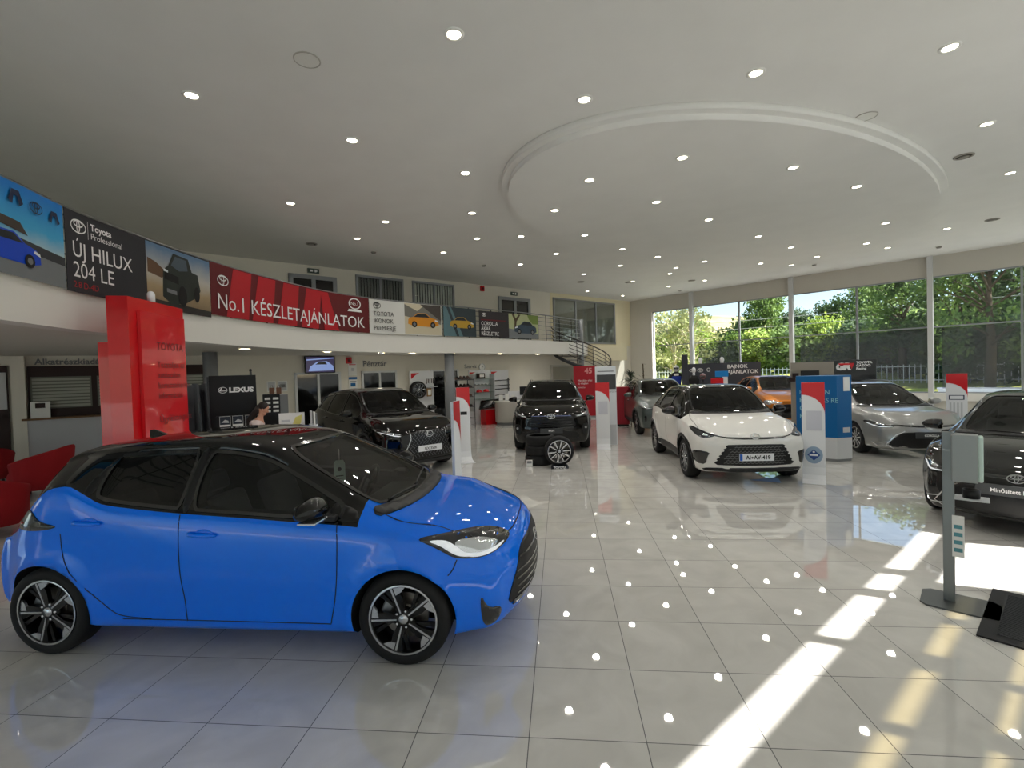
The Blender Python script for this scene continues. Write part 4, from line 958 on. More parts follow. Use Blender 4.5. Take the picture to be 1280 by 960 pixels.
# ---- silver-grey estate
co = dict(W=1.79, xf=2.28, xr=-2.36, wb=2.70, R=.318, rim=.222, ra=.352, tw=.215, paint=PSILV, roof=PSILV, af=.34, ar=.2, flare=.02, scoop=.015, wheel='twin10',
 top=[(-2.36, .92), (-2.25, 1.05), (-2.05, 1.24), (-1.95, 1.30), (-1.4, 1.39), (-.7, 1.44), (-.2, 1.445), (.1, 1.41), (.55, 1.23), (1.12, .96), (1.4, .92), (1.9, .84), (2.15, .75), (2.28, .68)],
 sh=[(-2.36, .84), (-2.0, .95), (-1.4, .95), (-.5, .93), (.5, .90), (1.0, .885), (1.5, .84), (2.0, .73), (2.28, .62)],
 roofw=[(-2.36, .64), (-1.8, .56), (-.5, .55), (.2, .56), (.6, .62), (1.0, .69), (1.3, .73), (2.0, .70), (2.28, .62)],
 bot=[(-2.36, .28), (-2.0, .2), (1.8, .17), (2.28, .17)], plan=[(-2.36, .88), (-2.0, .95), (-1.3, 1), (0, .99), (1.3, 1), (1.8, .965), (2.28, .86)],
 prof_f=[(.15, .06), (.25, .01), (.4, .0), (.55, .03), (.68, .08), (.8, .14)], prof_r=[(.2, .05), (.5, 0), (.8, .03)],
 cabin=(-1.95, 1.05), dash=1.0, dashz=.93, mirror=(.68, .99), handles=[(-1.0, .86), (.0, .83)], ws_z=.82, wipers=[((1.05, -.5), (1.11, .0)), ((1.09, 0), (1.02, .52))], rails=(-1.7, .0, .50), railm=STEEL, crown=[(-3, .05), (3, .045)])
co['side_glass'] = auto_glass(co, .84, -.15, -1.05, -1.85, rearm=CARGLASS)
co['windshield'] = wshield(1.12, .10, .65, .50); co['top_patch'] = [('cowl', [cowl(1.14, .71)], BLACK, .006)]
co['front_patch'] = [('lower_grille', [[(-.42, .53), (.42, .53), (.52, .46), (.66, .29), (.58, .22), (-.58, .22), (-.66, .29), (-.52, .46)]], GRILLE, .006), ('upper_grille', [[(-.62, .645), (-.2, .615), (.2, .615), (.62, .645), (.5, .665), (.2, .65), (-.2, .65), (-.5, .665)]], GLOSSBLACK, .007)]
co['bars'] = [('grille_frame', [[(-.40, .54), (-.55, .46), (-.68, .27), (-.56, .21)], [(.40, .54), (.55, .46), (.68, .27), (.56, .21)]], CHROME, .012, 'front1'), ('fog_surround', [[(-.60, .26), (-.76, .24), (-.80, .30), (-.62, .34)], [(.60, .26), (.76, .24), (.80, .30), (.62, .34)]], CHROME, .012, 'front1')]
co['front_pair'] = [('headlight', [[(.52, .64), (.66, .66), (.86, .74), (.86, .67), (.76, .60), (.60, .60)]], LAMPDARK, .006), ('daytime_lamp', [[(.54, .625), (.66, .615), (.76, .625), (.84, .69), (.84, .665), (.76, .605), (.62, .605)]], DRL, .010), ('headlight_reflector', [[(.64, .65), (.74, .68), (.76, .65), (.68, .635)]], LAMP, .010)]
co['seams'] = [[(-.2, .92), (-.2, .3)], [(.9, .9), (.88, .3)]]
co['plates'] = [('dark', 0, .47, 'COROLLA', .52)]; co['psize'] = .055; co['emblem'] = ('n', .625, .15, 'T')
# ---- dark hatchback on the right edge
bk = dict(co); bk.update(xr=-2.06, paint=PDARK, roof=PDARK, rails=None, cabin=(-1.6, 1.05), W=1.79, mirm=PBLACK,
 top=[(-2.06, .92), (-1.95, 1.05), (-1.7, 1.25), (-1.55, 1.33), (-1.2, 1.39), (-.6, 1.435), (-.2, 1.435), (.1, 1.405), (.55, 1.23), (1.12, .975), (1.4, .94), (1.9, .86), (2.15, .77), (2.28, .70)],
 sh=[(-2.06, .84), (-1.7, .98), (-1.2, .96), (-.5, .93), (.5, .90), (1.0, .885), (1.5, .84), (2.0, .73), (2.28, .62)],
 roofw=[(-2.06, .62), (-1.5, .56), (-.5, .55), (.2, .56), (.6, .62), (1.0, .69), (1.3, .73), (2.0, .70), (2.28, .62)],
 bot=[(-2.06, .28), (-1.8, .2), (1.8, .17), (2.28, .17)], plan=[(-2.06, .88), (-1.8, .95), (-1.3, 1), (0, .99), (1.3, 1), (1.8, .965), (2.28, .86)])
bk['side_glass'] = auto_glass(bk, .84, -.15, -.95, -1.3, rearm=CARGLASS)
bk['plates'] = [('dark', 0, .50, 'Minősített Hibrid', .62)]; bk['psize'] = .058; bk['pxs'] = .95
CARS = [
 ('car', ya, (-2.36, 3.87, 0), 0, 'bright blue hatchback with black roof, side-on in the foreground'),
 ('car', lb, (3.02, 9.97, 0), radians(-89.7), 'white compact crossover with black roof and registration plate AI AV-419'),
 ('car', nx, (-4.17, 10.78, 0), radians(-45), 'glossy black SUV with mesh grille standing behind the blue hatchback'),
 ('car', rv, (-.25, 13.45, 0), radians(-89.5), 'dark brown-black SUV facing the camera behind the alloy wheel display'),
 ('car', yc, (3.02, 15.69, 0), radians(-88.9), 'grey-green crossover half hidden behind the white crossover, left of it'),
 ('car', ch, (7.35, 17.6, 0), radians(-92.6), 'bronze-orange crossover behind the white crossover, right of it'),
 ('car', co, (7.21, 12.14, 0), radians(-95.6), 'silver-grey estate car parked right of the blue information box'),
 ('car', bk, (6.35, 7.03, 0), radians(-137), 'dark grey hatchback cut off by the right edge behind the dispenser post'),
]
import os
for nm, sp, loc, rz, lab in CARS: make_car(nm, sp, loc, rz, lab)
# ============================================================ SHOWROOM OBJECTS
RB = atan2(-BD.y, -BD.x); RWN = atan2(WD.y, WD.x)
def face(x, y): return -atan2(x, y)          # turns local -y towards the camera's side of the hall
FX = lambda y=0, x=0, z=0: frame((x, y, z), (1, 0, 0), (0, 0, 1))
def T(body, size, x, z, y, m, parent, **k): return put_text(body, size, x, z, FX(y), m, parent, lift=0.001, **k)
def P(mb, pts, y, mi=0): poly_on(mb, pts, 0.001, mi, FX(y))
def rect(x0, x1, z0, z1): return [(x0, z0), (x1, z0), (x1, z1), (x0, z1)]
def at_back(name, s, z, label, cat, off=.02, group=None):
    p = BP(s, off, z); return empty(name, p, RB, label, cat, group)
GREY = mat('mid_grey', (128, 130, 132), .5); DGREY = mat('charcoal_panel', (56, 58, 62), .5); LGREY = mat('pale_grey', (196, 198, 200), .5)
PAPER = mat('paper', (236, 236, 232), .7); WOOD = mat('oak_worktop', (120, 88, 58), .45, noise=.3, nscale=6, stretch=(1, 10, 1)); DBROWN = mat('dark_brown_joinery', (40, 18, 14), .5)
DARKGL = mat('dark_room_glass', (16, 17, 18), .06, spec=.8); BLIND = mat('vertical_blind_fabric', (112, 114, 110), .8); BLINDL = mat('pale_blind_fabric', (196, 198, 190), .8)
DARKRED = mat('banner_dark_red', (98, 16, 24), .5); MIDRED = mat('banner_red', (178, 24, 36), .5); NAVY = mat('navy', (24, 40, 92), .5); SKYB = mat('print_sky_blue', (40, 150, 215), .5)
PBLUE = mat('panel_blue', (0, 96, 156), .4); TXTB = mat('pale_blue_ink', (150, 205, 215), .5)
# ---------------- gallery banners (printed sheets tied to the railing)
def sheet_pts(poly, step=.14):
    out = []
    for i in range(len(poly)):
        a, b_ = poly[i], poly[(i+1) % len(poly)]; k = max(1, int(math.dist(a, b_)/step)); out += [(a[0]+(b_[0]-a[0])*j/k, a[1]+(b_[1]-a[1])*j/k) for j in range(k)]
    n = len(out); pts = [Vector(p) for p in out]
    def ins(x, y):
        c = False; j = n-1
        for i in range(n):
            xi, yi = out[i]; xj, yj = out[j]
            if (yi > y) != (yj > y) and x < (xj-xi)*(y-yi)/(yj-yi)+xi: c = not c
            j = i
        return c
    gx = min(p[0] for p in out)+step/2
    while gx < max(p[0] for p in out):
        gy = min(p[1] for p in out)+step/2
        while gy < max(p[1] for p in out):
            if ins(gx, gy): pts.append(Vector((gx, gy)))
            gy += step
        gx += step
    r = delaunay_2d_cdt(pts, [], [list(range(n))], 1, 1e-5); return [(v.x, v.y) for v in r[0]], [tuple(f) for f in r[2]]
def gradient(name, stops, axis=2, lo=0, hi=1):
    if name in MT: return MT[name]
    m = bpy.data.materials.new(name); m.use_nodes = True; MT[name] = m; t = m.node_tree; b = t.nodes['Principled BSDF']; b.inputs['Roughness'].default_value = .5
    tc = t.nodes.new('ShaderNodeTexCoord'); sp = t.nodes.new('ShaderNodeSeparateXYZ'); mr = t.nodes.new('ShaderNodeMapRange'); cr = t.nodes.new('ShaderNodeValToRGB'); nn = t.nodes.new('ShaderNodeTexNoise'); nn.inputs['Scale'].default_value = 6; ad = t.nodes.new('ShaderNodeMath'); ad.operation = 'MULTIPLY_ADD'; ad.inputs[1].default_value = .12
    t.links.new(tc.outputs['Object'], sp.inputs[0]); t.links.new(tc.outputs['Object'], nn.inputs[0]); mr.inputs[1].default_value = lo; mr.inputs[2].default_value = hi
    t.links.new(sp.outputs[axis], mr.inputs[0]); t.links.new(nn.outputs[0], ad.inputs[0]); t.links.new(mr.outputs[0], ad.inputs[2]); t.links.new(ad.outputs[0], cr.inputs[0])
    el = cr.color_ramp.elements
    while len(el) < len(stops): el.new(.5)
    for e, (p, c) in zip(el, stops): e.position = p; e.color = (*_lin([v/255 for v in c]), 1)
    t.links.new(cr.outputs[0], b.inputs[0]); return m
BO = .035
class Banner:
    def __init__(s, s0, s1, z0, z1, base, label, group='banners along the gallery railing'):
        p, d, n = gpos((s0+s1)/2); s.o = p+Vector((0, 0, z0)); s.root = empty('banner', s.o, 0, label, 'banner', group); s.z0 = z0
        s.mb = MB(); s.mats = [base]; s.s0 = s0; s.s1 = s1; s.z1 = z1; s.lay = .014
        n = max(2, int((s1-s0)/.14)); vs = []
        for i in range(n+1):
            u = s0+(s1-s0)*i/n
            for z, o_ in ((z0, .004), (z0, .012), (z1, .012), (z1, .004)): vs.append(gmap(u, z, o_+BO)-s.o)
        fs = [(0, 1, 2, 3), (4*n+3, 4*n+2, 4*n+1, 4*n)]+[(i*4+k, i*4+(k+1) % 4, i*4+4+(k+1) % 4, i*4+4+k) for i in range(n) for k in range(4)]
        s.mb.add(vs, fs, 0)
    def mi(s, m):
        if m not in s.mats: s.mats.append(m)
        return s.mats.index(m)
    def shape(s, poly, m, lay=None):
        """poly in banner coordinates: x from its left edge, y from its bottom"""
        if lay is None: s.lay += .0015; lay = s.lay
        v, f = sheet_pts([(a+s.s0, b_+s.z0) for a, b_ in poly]); s.mb.add([gmap(a, b_, lay+BO)-s.o for a, b_ in v], f, s.mi(m)); return s
    def text(s, body, size, x, y, m, name='lettering', **k):
        v, f = text_mesh(body, size, **k); g = MB(); g.add([gmap(a+x+s.s0, b_+y+s.z0, s.lay+.003+BO)-s.o for a, b_ in v], f, 0); g.build(name, m, s.root); return s
    def emblem(s, fn, x, y, w, m):
        g = MB(); fn(g, x, y, w); g.v = [tuple(gmap(a+s.s0, b_+s.z0, s.lay+.003+BO)-s.o) for a, b_, _ in g.v]; g.build('emblem', m, s.root); return s
    def car(s, cx, cy, w, m, flip=1, front=False):
        q = lambda pts: [(cx+a*w*flip, cy+b_*w) for a, b_ in pts]
        s.shape(q([(-.5, .08), (-.49, .2), (-.44, .25), (-.34, .27), (-.2, .38), (.08, .39), (.24, .28), (.42, .24), (.49, .18), (.5, .07), (.3, .02), (-.35, .03)]), m)
        s.shape(q([(-.32, .27), (-.19, .36), (.07, .37), (.21, .275)]), mat('print_glass', (30, 34, 40), .4))
        for a in (-.3, .3): s.shape(q(ell(a, .075, .085, .085, 12)), mat('print_tyre', (16, 16, 18), .6)); s.shape(q(ell(a, .075, .045, .045, 10)), mat('print_rim', (120, 122, 126), .5))
        s.shape(q([(.36, .19), (.48, .16), (.47, .20), (.38, .225)]), mat('print_lamp', (225, 230, 235), .4)); return s
    def done(s): return s.mb.build('printed_sheet', s.mats, s.root)
ROAD = mat('print_road_grey', (120, 124, 128), .6); INKN = mat('ink_navy', (20, 36, 70), .5)
b = Banner(4.7, 7.57, 3.07, 4.05, gradient('print_sky', [(0, (205, 205, 190)), (.35, (190, 205, 205)), (.62, (60, 165, 215)), (1, (10, 120, 205))], 2, .0, 1.0), 'leftmost gallery banner with blue sky and a blue car on a road')
b.shape([(0, 0), (2.87, 0), (2.87, .26), (0, .42)], ROAD).shape([(0, .42), (2.87, .26), (2.87, .36), (1.9, .44), (1.2, .55), (0, .58)], mat('print_dark_wall', (58, 60, 64), .6)).shape([(1.0, .55), (2.0, .50), (2.3, .46), (2.2, .58), (1.6, .63), (1.0, .66)], mat('print_rock', (70, 62, 56), .7))
b.car(2.05, .13, .85, mat('print_blue_car', (10, 70, 200), .4), 1)
b.emblem(three_ellipse, 2.42, .80, .20, INKN); b.shape([(2.05, .78), (2.10, .90), (2.19, .90), (2.24, .78), (2.19, .74), (2.17, .84), (2.12, .84), (2.10, .74)], INKN).shape([(2.62, .74), (2.66, .85), (2.74, .85), (2.79, .74), (2.75, .71), (2.73, .80), (2.68, .80), (2.66, .71)], INKN); b.done()
b = Banner(7.60, 8.99, 3.06, 4.05, mat('banner_charcoal', (44, 44, 50), .55), 'charcoal banner reading ÚJ HILUX 204 LE with desert pick-up picture at its right')
b.s1 = 10.46
n_ = 12; b.mb.add([gmap(8.99+(10.46-8.99)*i/n_, z, o_+BO)-b.o for i in range(n_+1) for z, o_ in ((3.06, .004), (3.06, .012), (4.05, .012), (4.05, .004))], [(i*4+k_, i*4+(k_+1) % 4, i*4+4+(k_+1) % 4, i*4+4+k_) for i in range(n_) for k_ in range(4)], 0)
b.shape([(1.40, .0), (2.86, 0), (2.86, .98), (1.40, .98)], gradient('print_desert', [(0, (92, 74, 56)), (.4, (168, 146, 112)), (.62, (190, 186, 178)), (1, (92, 124, 158))], 2, 0, 1))
b.shape([(1.40, .0), (2.86, 0), (2.86, .10), (1.40, .14)], mat('print_dark_soil', (48, 44, 42), .6)).shape([(1.42, .52), (1.72, .48), (1.8, .60), (1.6, .70), (1.42, .74)], mat('print_rock_brown', (104, 78, 58), .7))
b.shape([(1.72, .20), (1.74, .62), (1.86, .70), (1.98, .92), (2.32, .90), (2.40, .70), (2.54, .68), (2.60, .42), (2.52, .30), (2.2, .14), (1.9, .10)], mat('print_dark_green', (38, 44, 40), .5))
b.shape([(1.92, .72), (2.02, .88), (2.27, .87), (2.30, .70), (2.1, .66)], mat('print_glass_b', (74, 88, 100), .4)).shape([(1.76, .48), (2.08, .44), (2.08, .56), (1.78, .60)], mat('print_grille', (14, 15, 16), .6)).shape(ell(2.16, .26, .10, .17, 14), mat('print_tyre', (16, 16, 18), .6)).shape(ell(2.50, .34, .07, .13, 14), mat('print_tyre', (16, 16, 18), .6)).shape([(1.74, .60), (1.84, .585), (1.84, .62), (1.75, .64)], mat('print_lamp', (225, 230, 235), .4)).shape([(1.80, .28), (2.02, .26), (2.02, .32), (1.80, .34)], mat('print_rim', (120, 122, 126), .5))
b.lay -= .016
b.emblem(three_ellipse, .22, .82, .26, INKWHITE).text('Toyota', .12, .42, .83, INKWHITE, bold=.003).text('Professional', .11, .42, .72, INKWHITE).text('ÚJ HILUX', .27, .10, .44, INKWHITE, xs=.92).text('204 LE', .27, .10, .19, INKWHITE, xs=.92).text('2.8 D-4D', .11, .10, .06, mat('ink_red', (170, 30, 40), .5))
b.shape([(.38, .70), (.385, .70), (.385, .93), (.38, .93)], INKWHITE); b.lay += .016
b.done()
b = Banner(10.48, 15.40, 3.12, 4.07, DARKRED, 'long red banner reading No.1 KÉSZLETAJÁNLATOK')
for a in (.5, 1.2, 1.95, 2.7): b.shape([(a-.1, .0), (a+.50, .0), (a+.62, .93), (a+.12, .93)], MIDRED)
b.shape([(3.4, .0), (3.9, .0), (3.55, .93), (3.3, .93)], MIDRED)
b.emblem(three_ellipse, .32, .66, .30, INKWHITE).text('No.1 KÉSZLETAJÁNLATOK', .41, .14, .13, INKWHITE, xs=.955)
b.text('No.1', .13, 4.44, .71, INKWHITE, align='CENTER'); b.shape(ell(4.40, .64, .20, .15, 20)[:0] or [(4.20, .54), (4.68, .54), (4.64, .60), (4.24, .60)], INKWHITE)
g = MB(); ring_on(g, 4.44, .75, .20, .15, .03, 0); g.v = [tuple(gmap(a+b.s0, c+b.z0, b.lay+.003+BO)-b.o) for a, c, _ in g.v]; g.build('wreath', INKWHITE, b.root); b.done()
b = Banner(15.42, 17.9, 3.12, 4.06, mat('banner_white', (222, 222, 218), .55), 'white banner reading TOYOTA IKONOK PREMIERJE with an orange car picture')
b.shape(rect(1.16, 2.46, .02, .93), mat('print_sand', (206, 196, 170), .6)).shape([(1.16, .55), (2.46, .35), (2.46, .93), (1.9, .93), (1.6, .72), (1.16, .90)], mat('print_shade_grey', (120, 118, 110), .6)).shape([(1.7, .93), (2.46, .45), (2.46, .93)], mat('print_dark_steps', (72, 66, 62), .6))
b.car(1.82, .24, 1.1, mat('print_orange_car', (214, 140, 30), .4)); b.emblem(three_ellipse, .24, .78, .26, INKBLACK)
for i, w_ in enumerate(('TOYOTA', 'IKONOK', 'PREMIERJE')): b.text(w_, .17, .12, .50-i*.20, INKBLACK, xs=.95)
b.done()
b = Banner(17.98, 19.28, 3.13, 4.05, mat('print_dark_teal', (48, 60, 66), .55), 'square dark banner with a yellow car speeding')
b.shape([(0, .0), (.5, 0), (.12, .92), (0, .92)], mat('print_teal_light', (92, 122, 130), .6)).shape([(.6, .0), (.75, 0), (.3, .92), (.22, .92)], mat('print_teal_light', (92, 122, 130), .6)); b.car(.72, .25, .95, mat('print_yellow_car', (188, 150, 44), .4), 1); b.done()
b = Banner(19.42, 22.38, 3.14, 4.02, mat('banner_black', (46, 42, 46), .55), 'dark banner reading COROLLA AKÁR RÉSZLETRE with a car under a tree')
b.shape(rect(1.35, 2.94, .01, .87), mat('print_pale_green', (176, 182, 140), .6)).shape([(1.35, .01), (2.94, .01), (2.94, .2), (1.35, .34)], ROAD).shape([(1.62, .3), (1.70, .3), (1.74, .6), (1.95, .85), (1.86, .86), (1.7, .7), (1.62, .86), (1.5, .86), (1.64, .62)], mat('print_trunk', (78, 62, 44), .6)).shape([(2.3, .87), (2.94, .87), (2.94, .55), (2.6, .55), (2.4, .7)], mat('print_leaf', (120, 140, 70), .6))
b.car(2.22, .16, 1.2, mat('print_slate_car', (52, 70, 88), .4), -1)
b.shape(rect(.06, 1.2, .56, .60), DARKRED).emblem(three_ellipse, .2, .75, .18, INKWHITE)
for i, w_ in enumerate(('COROLLA', 'AKÁR', 'RÉSZLETRE')): b.text(w_, .18, .06, .40-i*.17, INKWHITE, xs=.9)
b.done()
# ---------------- gallery railing
rail_root = empty('railing', gpos(12)[0]+Vector((0, 0, HM)), 0, 'dark steel balustrade on the gallery edge behind the banners', 'railing')
ro_ = gpos(12)[0]+Vector((0, 0, HM))
for z in [HM+.12+.16*i for i in range(6)]+[HM+1.02]:
    MB().tube([gmap(s, z, -.05)-ro_ for s in [3.5+i*.3 for i in range(int((cum[-1]-3.5)/.3)+1)]], .013 if z < HM+1 else .021, 6).build('rail', STEEL, rail_root)
for i in range(22):
    s = 4.2+i*.99; p = gmap(s, 0, -.05)
    MB().tube([gmap(s, HM, -.05)-ro_, gmap(s, HM+1.02, -.05)-ro_], .018, 6).build('baluster', mat('dark_steel', (70, 66, 62), .4, metal=.7), rail_root)
# ---------------- columns
for x, y, r_, top_, lab in ((-3.55, 15.35, .155, HS, 'grey round column under the gallery edge beside the red-topped stands'), (-8.1, 10.5, .15, HS, 'grey round column left of the black board'), (-5.45, 17.35, .14, HS, 'slim grey column behind the wheel display board'), (-.9, 21.6, .12, HS, 'grey column left of the stairwell opening'),):
    struct(MB().cyl(r_, 0, top_, 28, c=(x, y)).build('trim_9', COLM))
# ---------------- spiral stair
HXC = (.95, 21.35); HR = 1.28
st = empty('spiral_staircase', (HXC[0], HXC[1], 0), 0, 'spiral staircase with curved steel railing at the right end of the gallery', 'staircase')
MB().cyl(.12, 0, 4.15, 24).build('centre_post', COLM, st)
DST = mat('dark_steel', (70, 66, 62), .4, metal=.7)
NS = 17
def hang(t): return radians(170)+radians(330)*t     # from the gallery edge round the front
def hz(t): return HM*(1-t)
for i in range(NS):
    t0, t1 = i/NS, (i+1.15)/NS; a0, a1 = hang(t0), hang(t1); z = HM-(i+1)*HM/(NS+1)
    MB().prism([(.12*cos(a0), .12*sin(a0)), (HR*cos(a0), HR*sin(a0)), (HR*cos((a0+a1)/2), HR*sin((a0+a1)/2)), (HR*cos(a1), HR*sin(a1)), (.12*cos(a1), .12*sin(a1))], z-.05, z).build('step', mat('stair_tread', (150, 146, 138), .5), st)
for k_, zz in enumerate((.95, .80, .65, .50, .35, .20)):
    MB().tube([(HR*cos(hang(t)), HR*sin(hang(t)), hz(t)+zz) for t in [i/50 for i in range(51)]], .024 if k_ == 0 else .012, 6).build('handrail' if k_ == 0 else 'rail', DST, st)
for i in range(12):
    t = i/11; MB().tube([(HR*cos(hang(t)), HR*sin(hang(t)), hz(t)-.02), (HR*cos(hang(t)), HR*sin(hang(t)), hz(t)+.95)], .015, 6).build('baluster', DST, st)
MB().tube([((HR-.02)*cos(hang(t)), (HR-.02)*sin(hang(t)), hz(t)-.12) for t in [i/50 for i in range(51)]], .07, 6).build('stringer', DGREY, st)
# ---------------- upper gallery wall: doors, windows, signs
def wl(name, s0, s1, z0, z1, fr_, npan, pm, idx, slats=0, ft=.07):
    """framed opening on the back wall, seen from the hall: parts in wall coordinates"""
    cx = (s0+s1)/2; p = BP(cx, .0, z0); w = s1-s0; h = z1-z0; r = MB(); e = ft
    r.box(-w/2, w/2, -.07, 0, h-e, h).box(-w/2, w/2, -.07, 0, 0, e)
    for i in range(npan+1): x = -w/2+e/2+(w-e)*i/npan; r.box(x-e/2, x+e/2, -.07, 0, 0, h)
    r.v = [tuple(Matrix.Rotation(RB, 3, 'Z') @ Vector(v)+p) for v in r.v]
    o = struct(r.build('%s_%d' % (name, idx), fr_))
    M = Matrix.Translation(p) @ Matrix.Rotation(RB, 4, 'Z')
    for i in range(npan):
        x0 = -w/2+e/2+(w-e)*i/npan+e/2; x1 = x0+(w-e)/npan-e
        if slats:
            g = MB(); n = max(3, int((x1-x0)/.1)); g.box(x0, x1, -.012, -.002, e, h-e, 1, M=M)
            for j in range(n): xx = x0+(j+.5)*(x1-x0)/n; g.box(xx-.036, xx+.036, -.034, -.028, e+.02, h-e-.01, 0, M=M)
            g.build('blind', [slats, DARKGL], o)
            MB().box(x0, x1, -.05, -.046, e, h-e, M=M).build('pane', MT['window_glass'], o)
        else:
            MB().box(x0, x1, -.03, -.01, e, h-e, M=M).build('pane', pm, o)
    return o
wl('door', 14.87, 16.28, HM, 5.05, GREYFR, 2, DARKGL, 1, ft=.12); wl('window', 12.59, 14.25, 3.9, 5.22, GREYFR, 2, DARKGL, 10, BLIND); wl('window', 10.54, 12.24, 3.9, 5.22, GREYFR, 2, DARKGL, 11, BLINDL)
wl('door', 6.80, 8.46, HM, 4.97, GREYFR, 2, DARKGL, 2, ft=.12); wl('window', 1.25, 5.47, 3.16, 5.15, GREYFR, 3, DARKGL, 12, BLINDL)
def exit_sign(s, z, lab):
    r = at_back('exit_sign', s, z, lab, 'exit sign', .03); bx('sign_body', mat('exit_sign_grey', (70, 84, 78), .4), r, -.17, .17, -.02, .02, -.07, .07, .005)
    g = MB(); P(g, [(-.10, -.03), (-.02, -.03), (-.02, .03), (-.10, .03)], -.022); P(g, [(.03, -.04), (.08, -.04), (.12, 0), (.08, .04), (.03, .04)], -.022); g.build('pictogram', INKWHITE, r)
exit_sign(15.56, 5.19, 'small exit sign above the double door over the red banner'); exit_sign(7.65, 5.13, 'small exit sign above the gallery door near the stairs')
def alarm(s, z, lab):
    r = at_back('alarm_sounder', s, z, lab, 'alarm', .03); bx('housing', RED, r, -.09, .09, -.05, .02, -.1, .1, .02); MB().cyl(.05, 0, .03, 16, M=Matrix.Translation((0, -.05, 0)) @ Matrix.Rotation(pi/2, 4, 'X')).build('speaker_grille', DARKRED, r)
alarm(9.25, 5.2, 'red alarm sounder high on the gallery wall'); alarm(14.58, 2.46, 'red alarm box under the gallery left of the Pénztár sign')
# ---------------- lower back wall
dr = wl('door', 14.86, 16.23, 0, 2.11, PALEFR, 2, DARKGL, 3, ft=.07); wl('window', 12.95, 14.18, .95, 2.11, PALEFR, 2, DARKGL, 13, ft=.06); wl('door', 10.47, 11.62, 0, 2.11, PALEFR, 2, DARKGL, 4, ft=.06)
wl('door', 4.1, 5.7, 0, 2.2, WALLG, 1, mat('beige_recess', (168, 164, 148), .7), 5, ft=.08)
def wall_text(body, s, z, size, lab, m, **k):
    r = at_back('wall_lettering', s, z, lab, 'wall sign', .012); vs, fs = text_mesh(body, size, **k); g = MB()
    n = len(vs); g.add([(a, -.012, b_) for a, b_ in vs]+[(a, 0, b_) for a, b_ in vs], list(fs)+[tuple(i+n for i in f[::-1]) for f in fs]); g.build('letters', m, r); return r
wall_text('Pénztár', 14.12, 2.26, .27, 'grey raised lettering Pénztár on the wall above the cash window', GREY, bold=.004)
wall_text('Szerviz', 10.18, 2.14, .20, 'small grey lettering on the wall left of the round clock', GREY)
wall_text('Alkatrészkiadás', 21.72, 2.42, .19, 'grey raised lettering Alkatrészkiadás above the shuttered counter', GREY, bold=.004)
r = at_back('television', 15.5, 2.08, 'wall television showing a car picture under the gallery', 'television', .12); bx('screen_frame', BLACK, r, -.45, .45, -.03, .03, 0, .52, .01)
g = MB(); P(g, rect(-.42, .42, .03, .49), -.032, 0); P(g, [(-.35, .06), (-.3, .2), (-.1, .34), (.2, .36), (.38, .22), (.4, .08)], -.034, 1); P(g, [(-.15, .26), (-.05, .33), (.15, .34), (.2, .26)], -.036, 2); P(g, [(-.4, .42), (.4, .47), (.4, .44), (-.4, .38)], -.034, 1)
g.build('screen', [mat('screen_dark_violet', (46, 40, 72), .2, emis=.35), mat('screen_pale_blue', (120, 140, 190), .2, emis=.4), mat('screen_black', (12, 12, 16), .2)], r); bx('bracket', STEEL, r, -.03, .03, -.02, .02, .5, HS-2.08)
def poster(s, z0, z1, w, lab, bars_, m=PAPER):
    r = at_back('poster', s, z0, lab, 'poster', .012); bx('sheet', m, r, -w/2, w/2, -.006, .006, 0, z1-z0, 0); g = MB()
    for a, b_, c, d, i in bars_: P(g, rect(a*w, b_*w, c*(z1-z0), d*(z1-z0)), -.0075, i)
    g.build('print', [LGREY, PBLUE, RED, GREY], r)
poster(14.46, 1.98, 2.38, .27, 'white poster with a small grey emblem, upper of two left of the cash window', [(-.4, .4, .84, .9, 2), (-.15, .2, .35, .6, 0)])
poster(14.46, 1.55, 1.93, .27, 'blue and white poster, lower of two left of the cash window', [(-.5, .5, .8, 1, 1), (-.3, .3, .2, .5, 1), (-.4, .4, .6, .66, 3)])
poster(16.86, 1.57, 1.88, .24, 'left sheet of a pair of white notices on the wall behind the desk', [(-.4, .4, .1, .9, 0)]); poster(16.56, 1.57, 1.88, .26, 'right sheet of a pair of white notices on the wall behind the desk', [(-.42, .42, .08, .92, 0), (-.3, .3, .4, .7, 3)])
r = at_back('wall_clock', 9.38, 2.17, 'round white wall clock above the accessory shelves', 'clock', .03)
MB().cyl(.13, -.02, .02, 28, M=Matrix.Rotation(pi/2, 4, 'X')).build('face', PAPER, r); MB().tube([(.13*cos(a), -.02, .13*sin(a)) for a in [2*pi*i/28 for i in range(28)]], .012, 6, closed=True).build('rim', LGREY, r); g = MB(); g.box(-.006, .006, -.026, -.022, 0, .09).box(0, .06, -.026, -.022, -.006, .006); g.build('hand', BLACK, r)
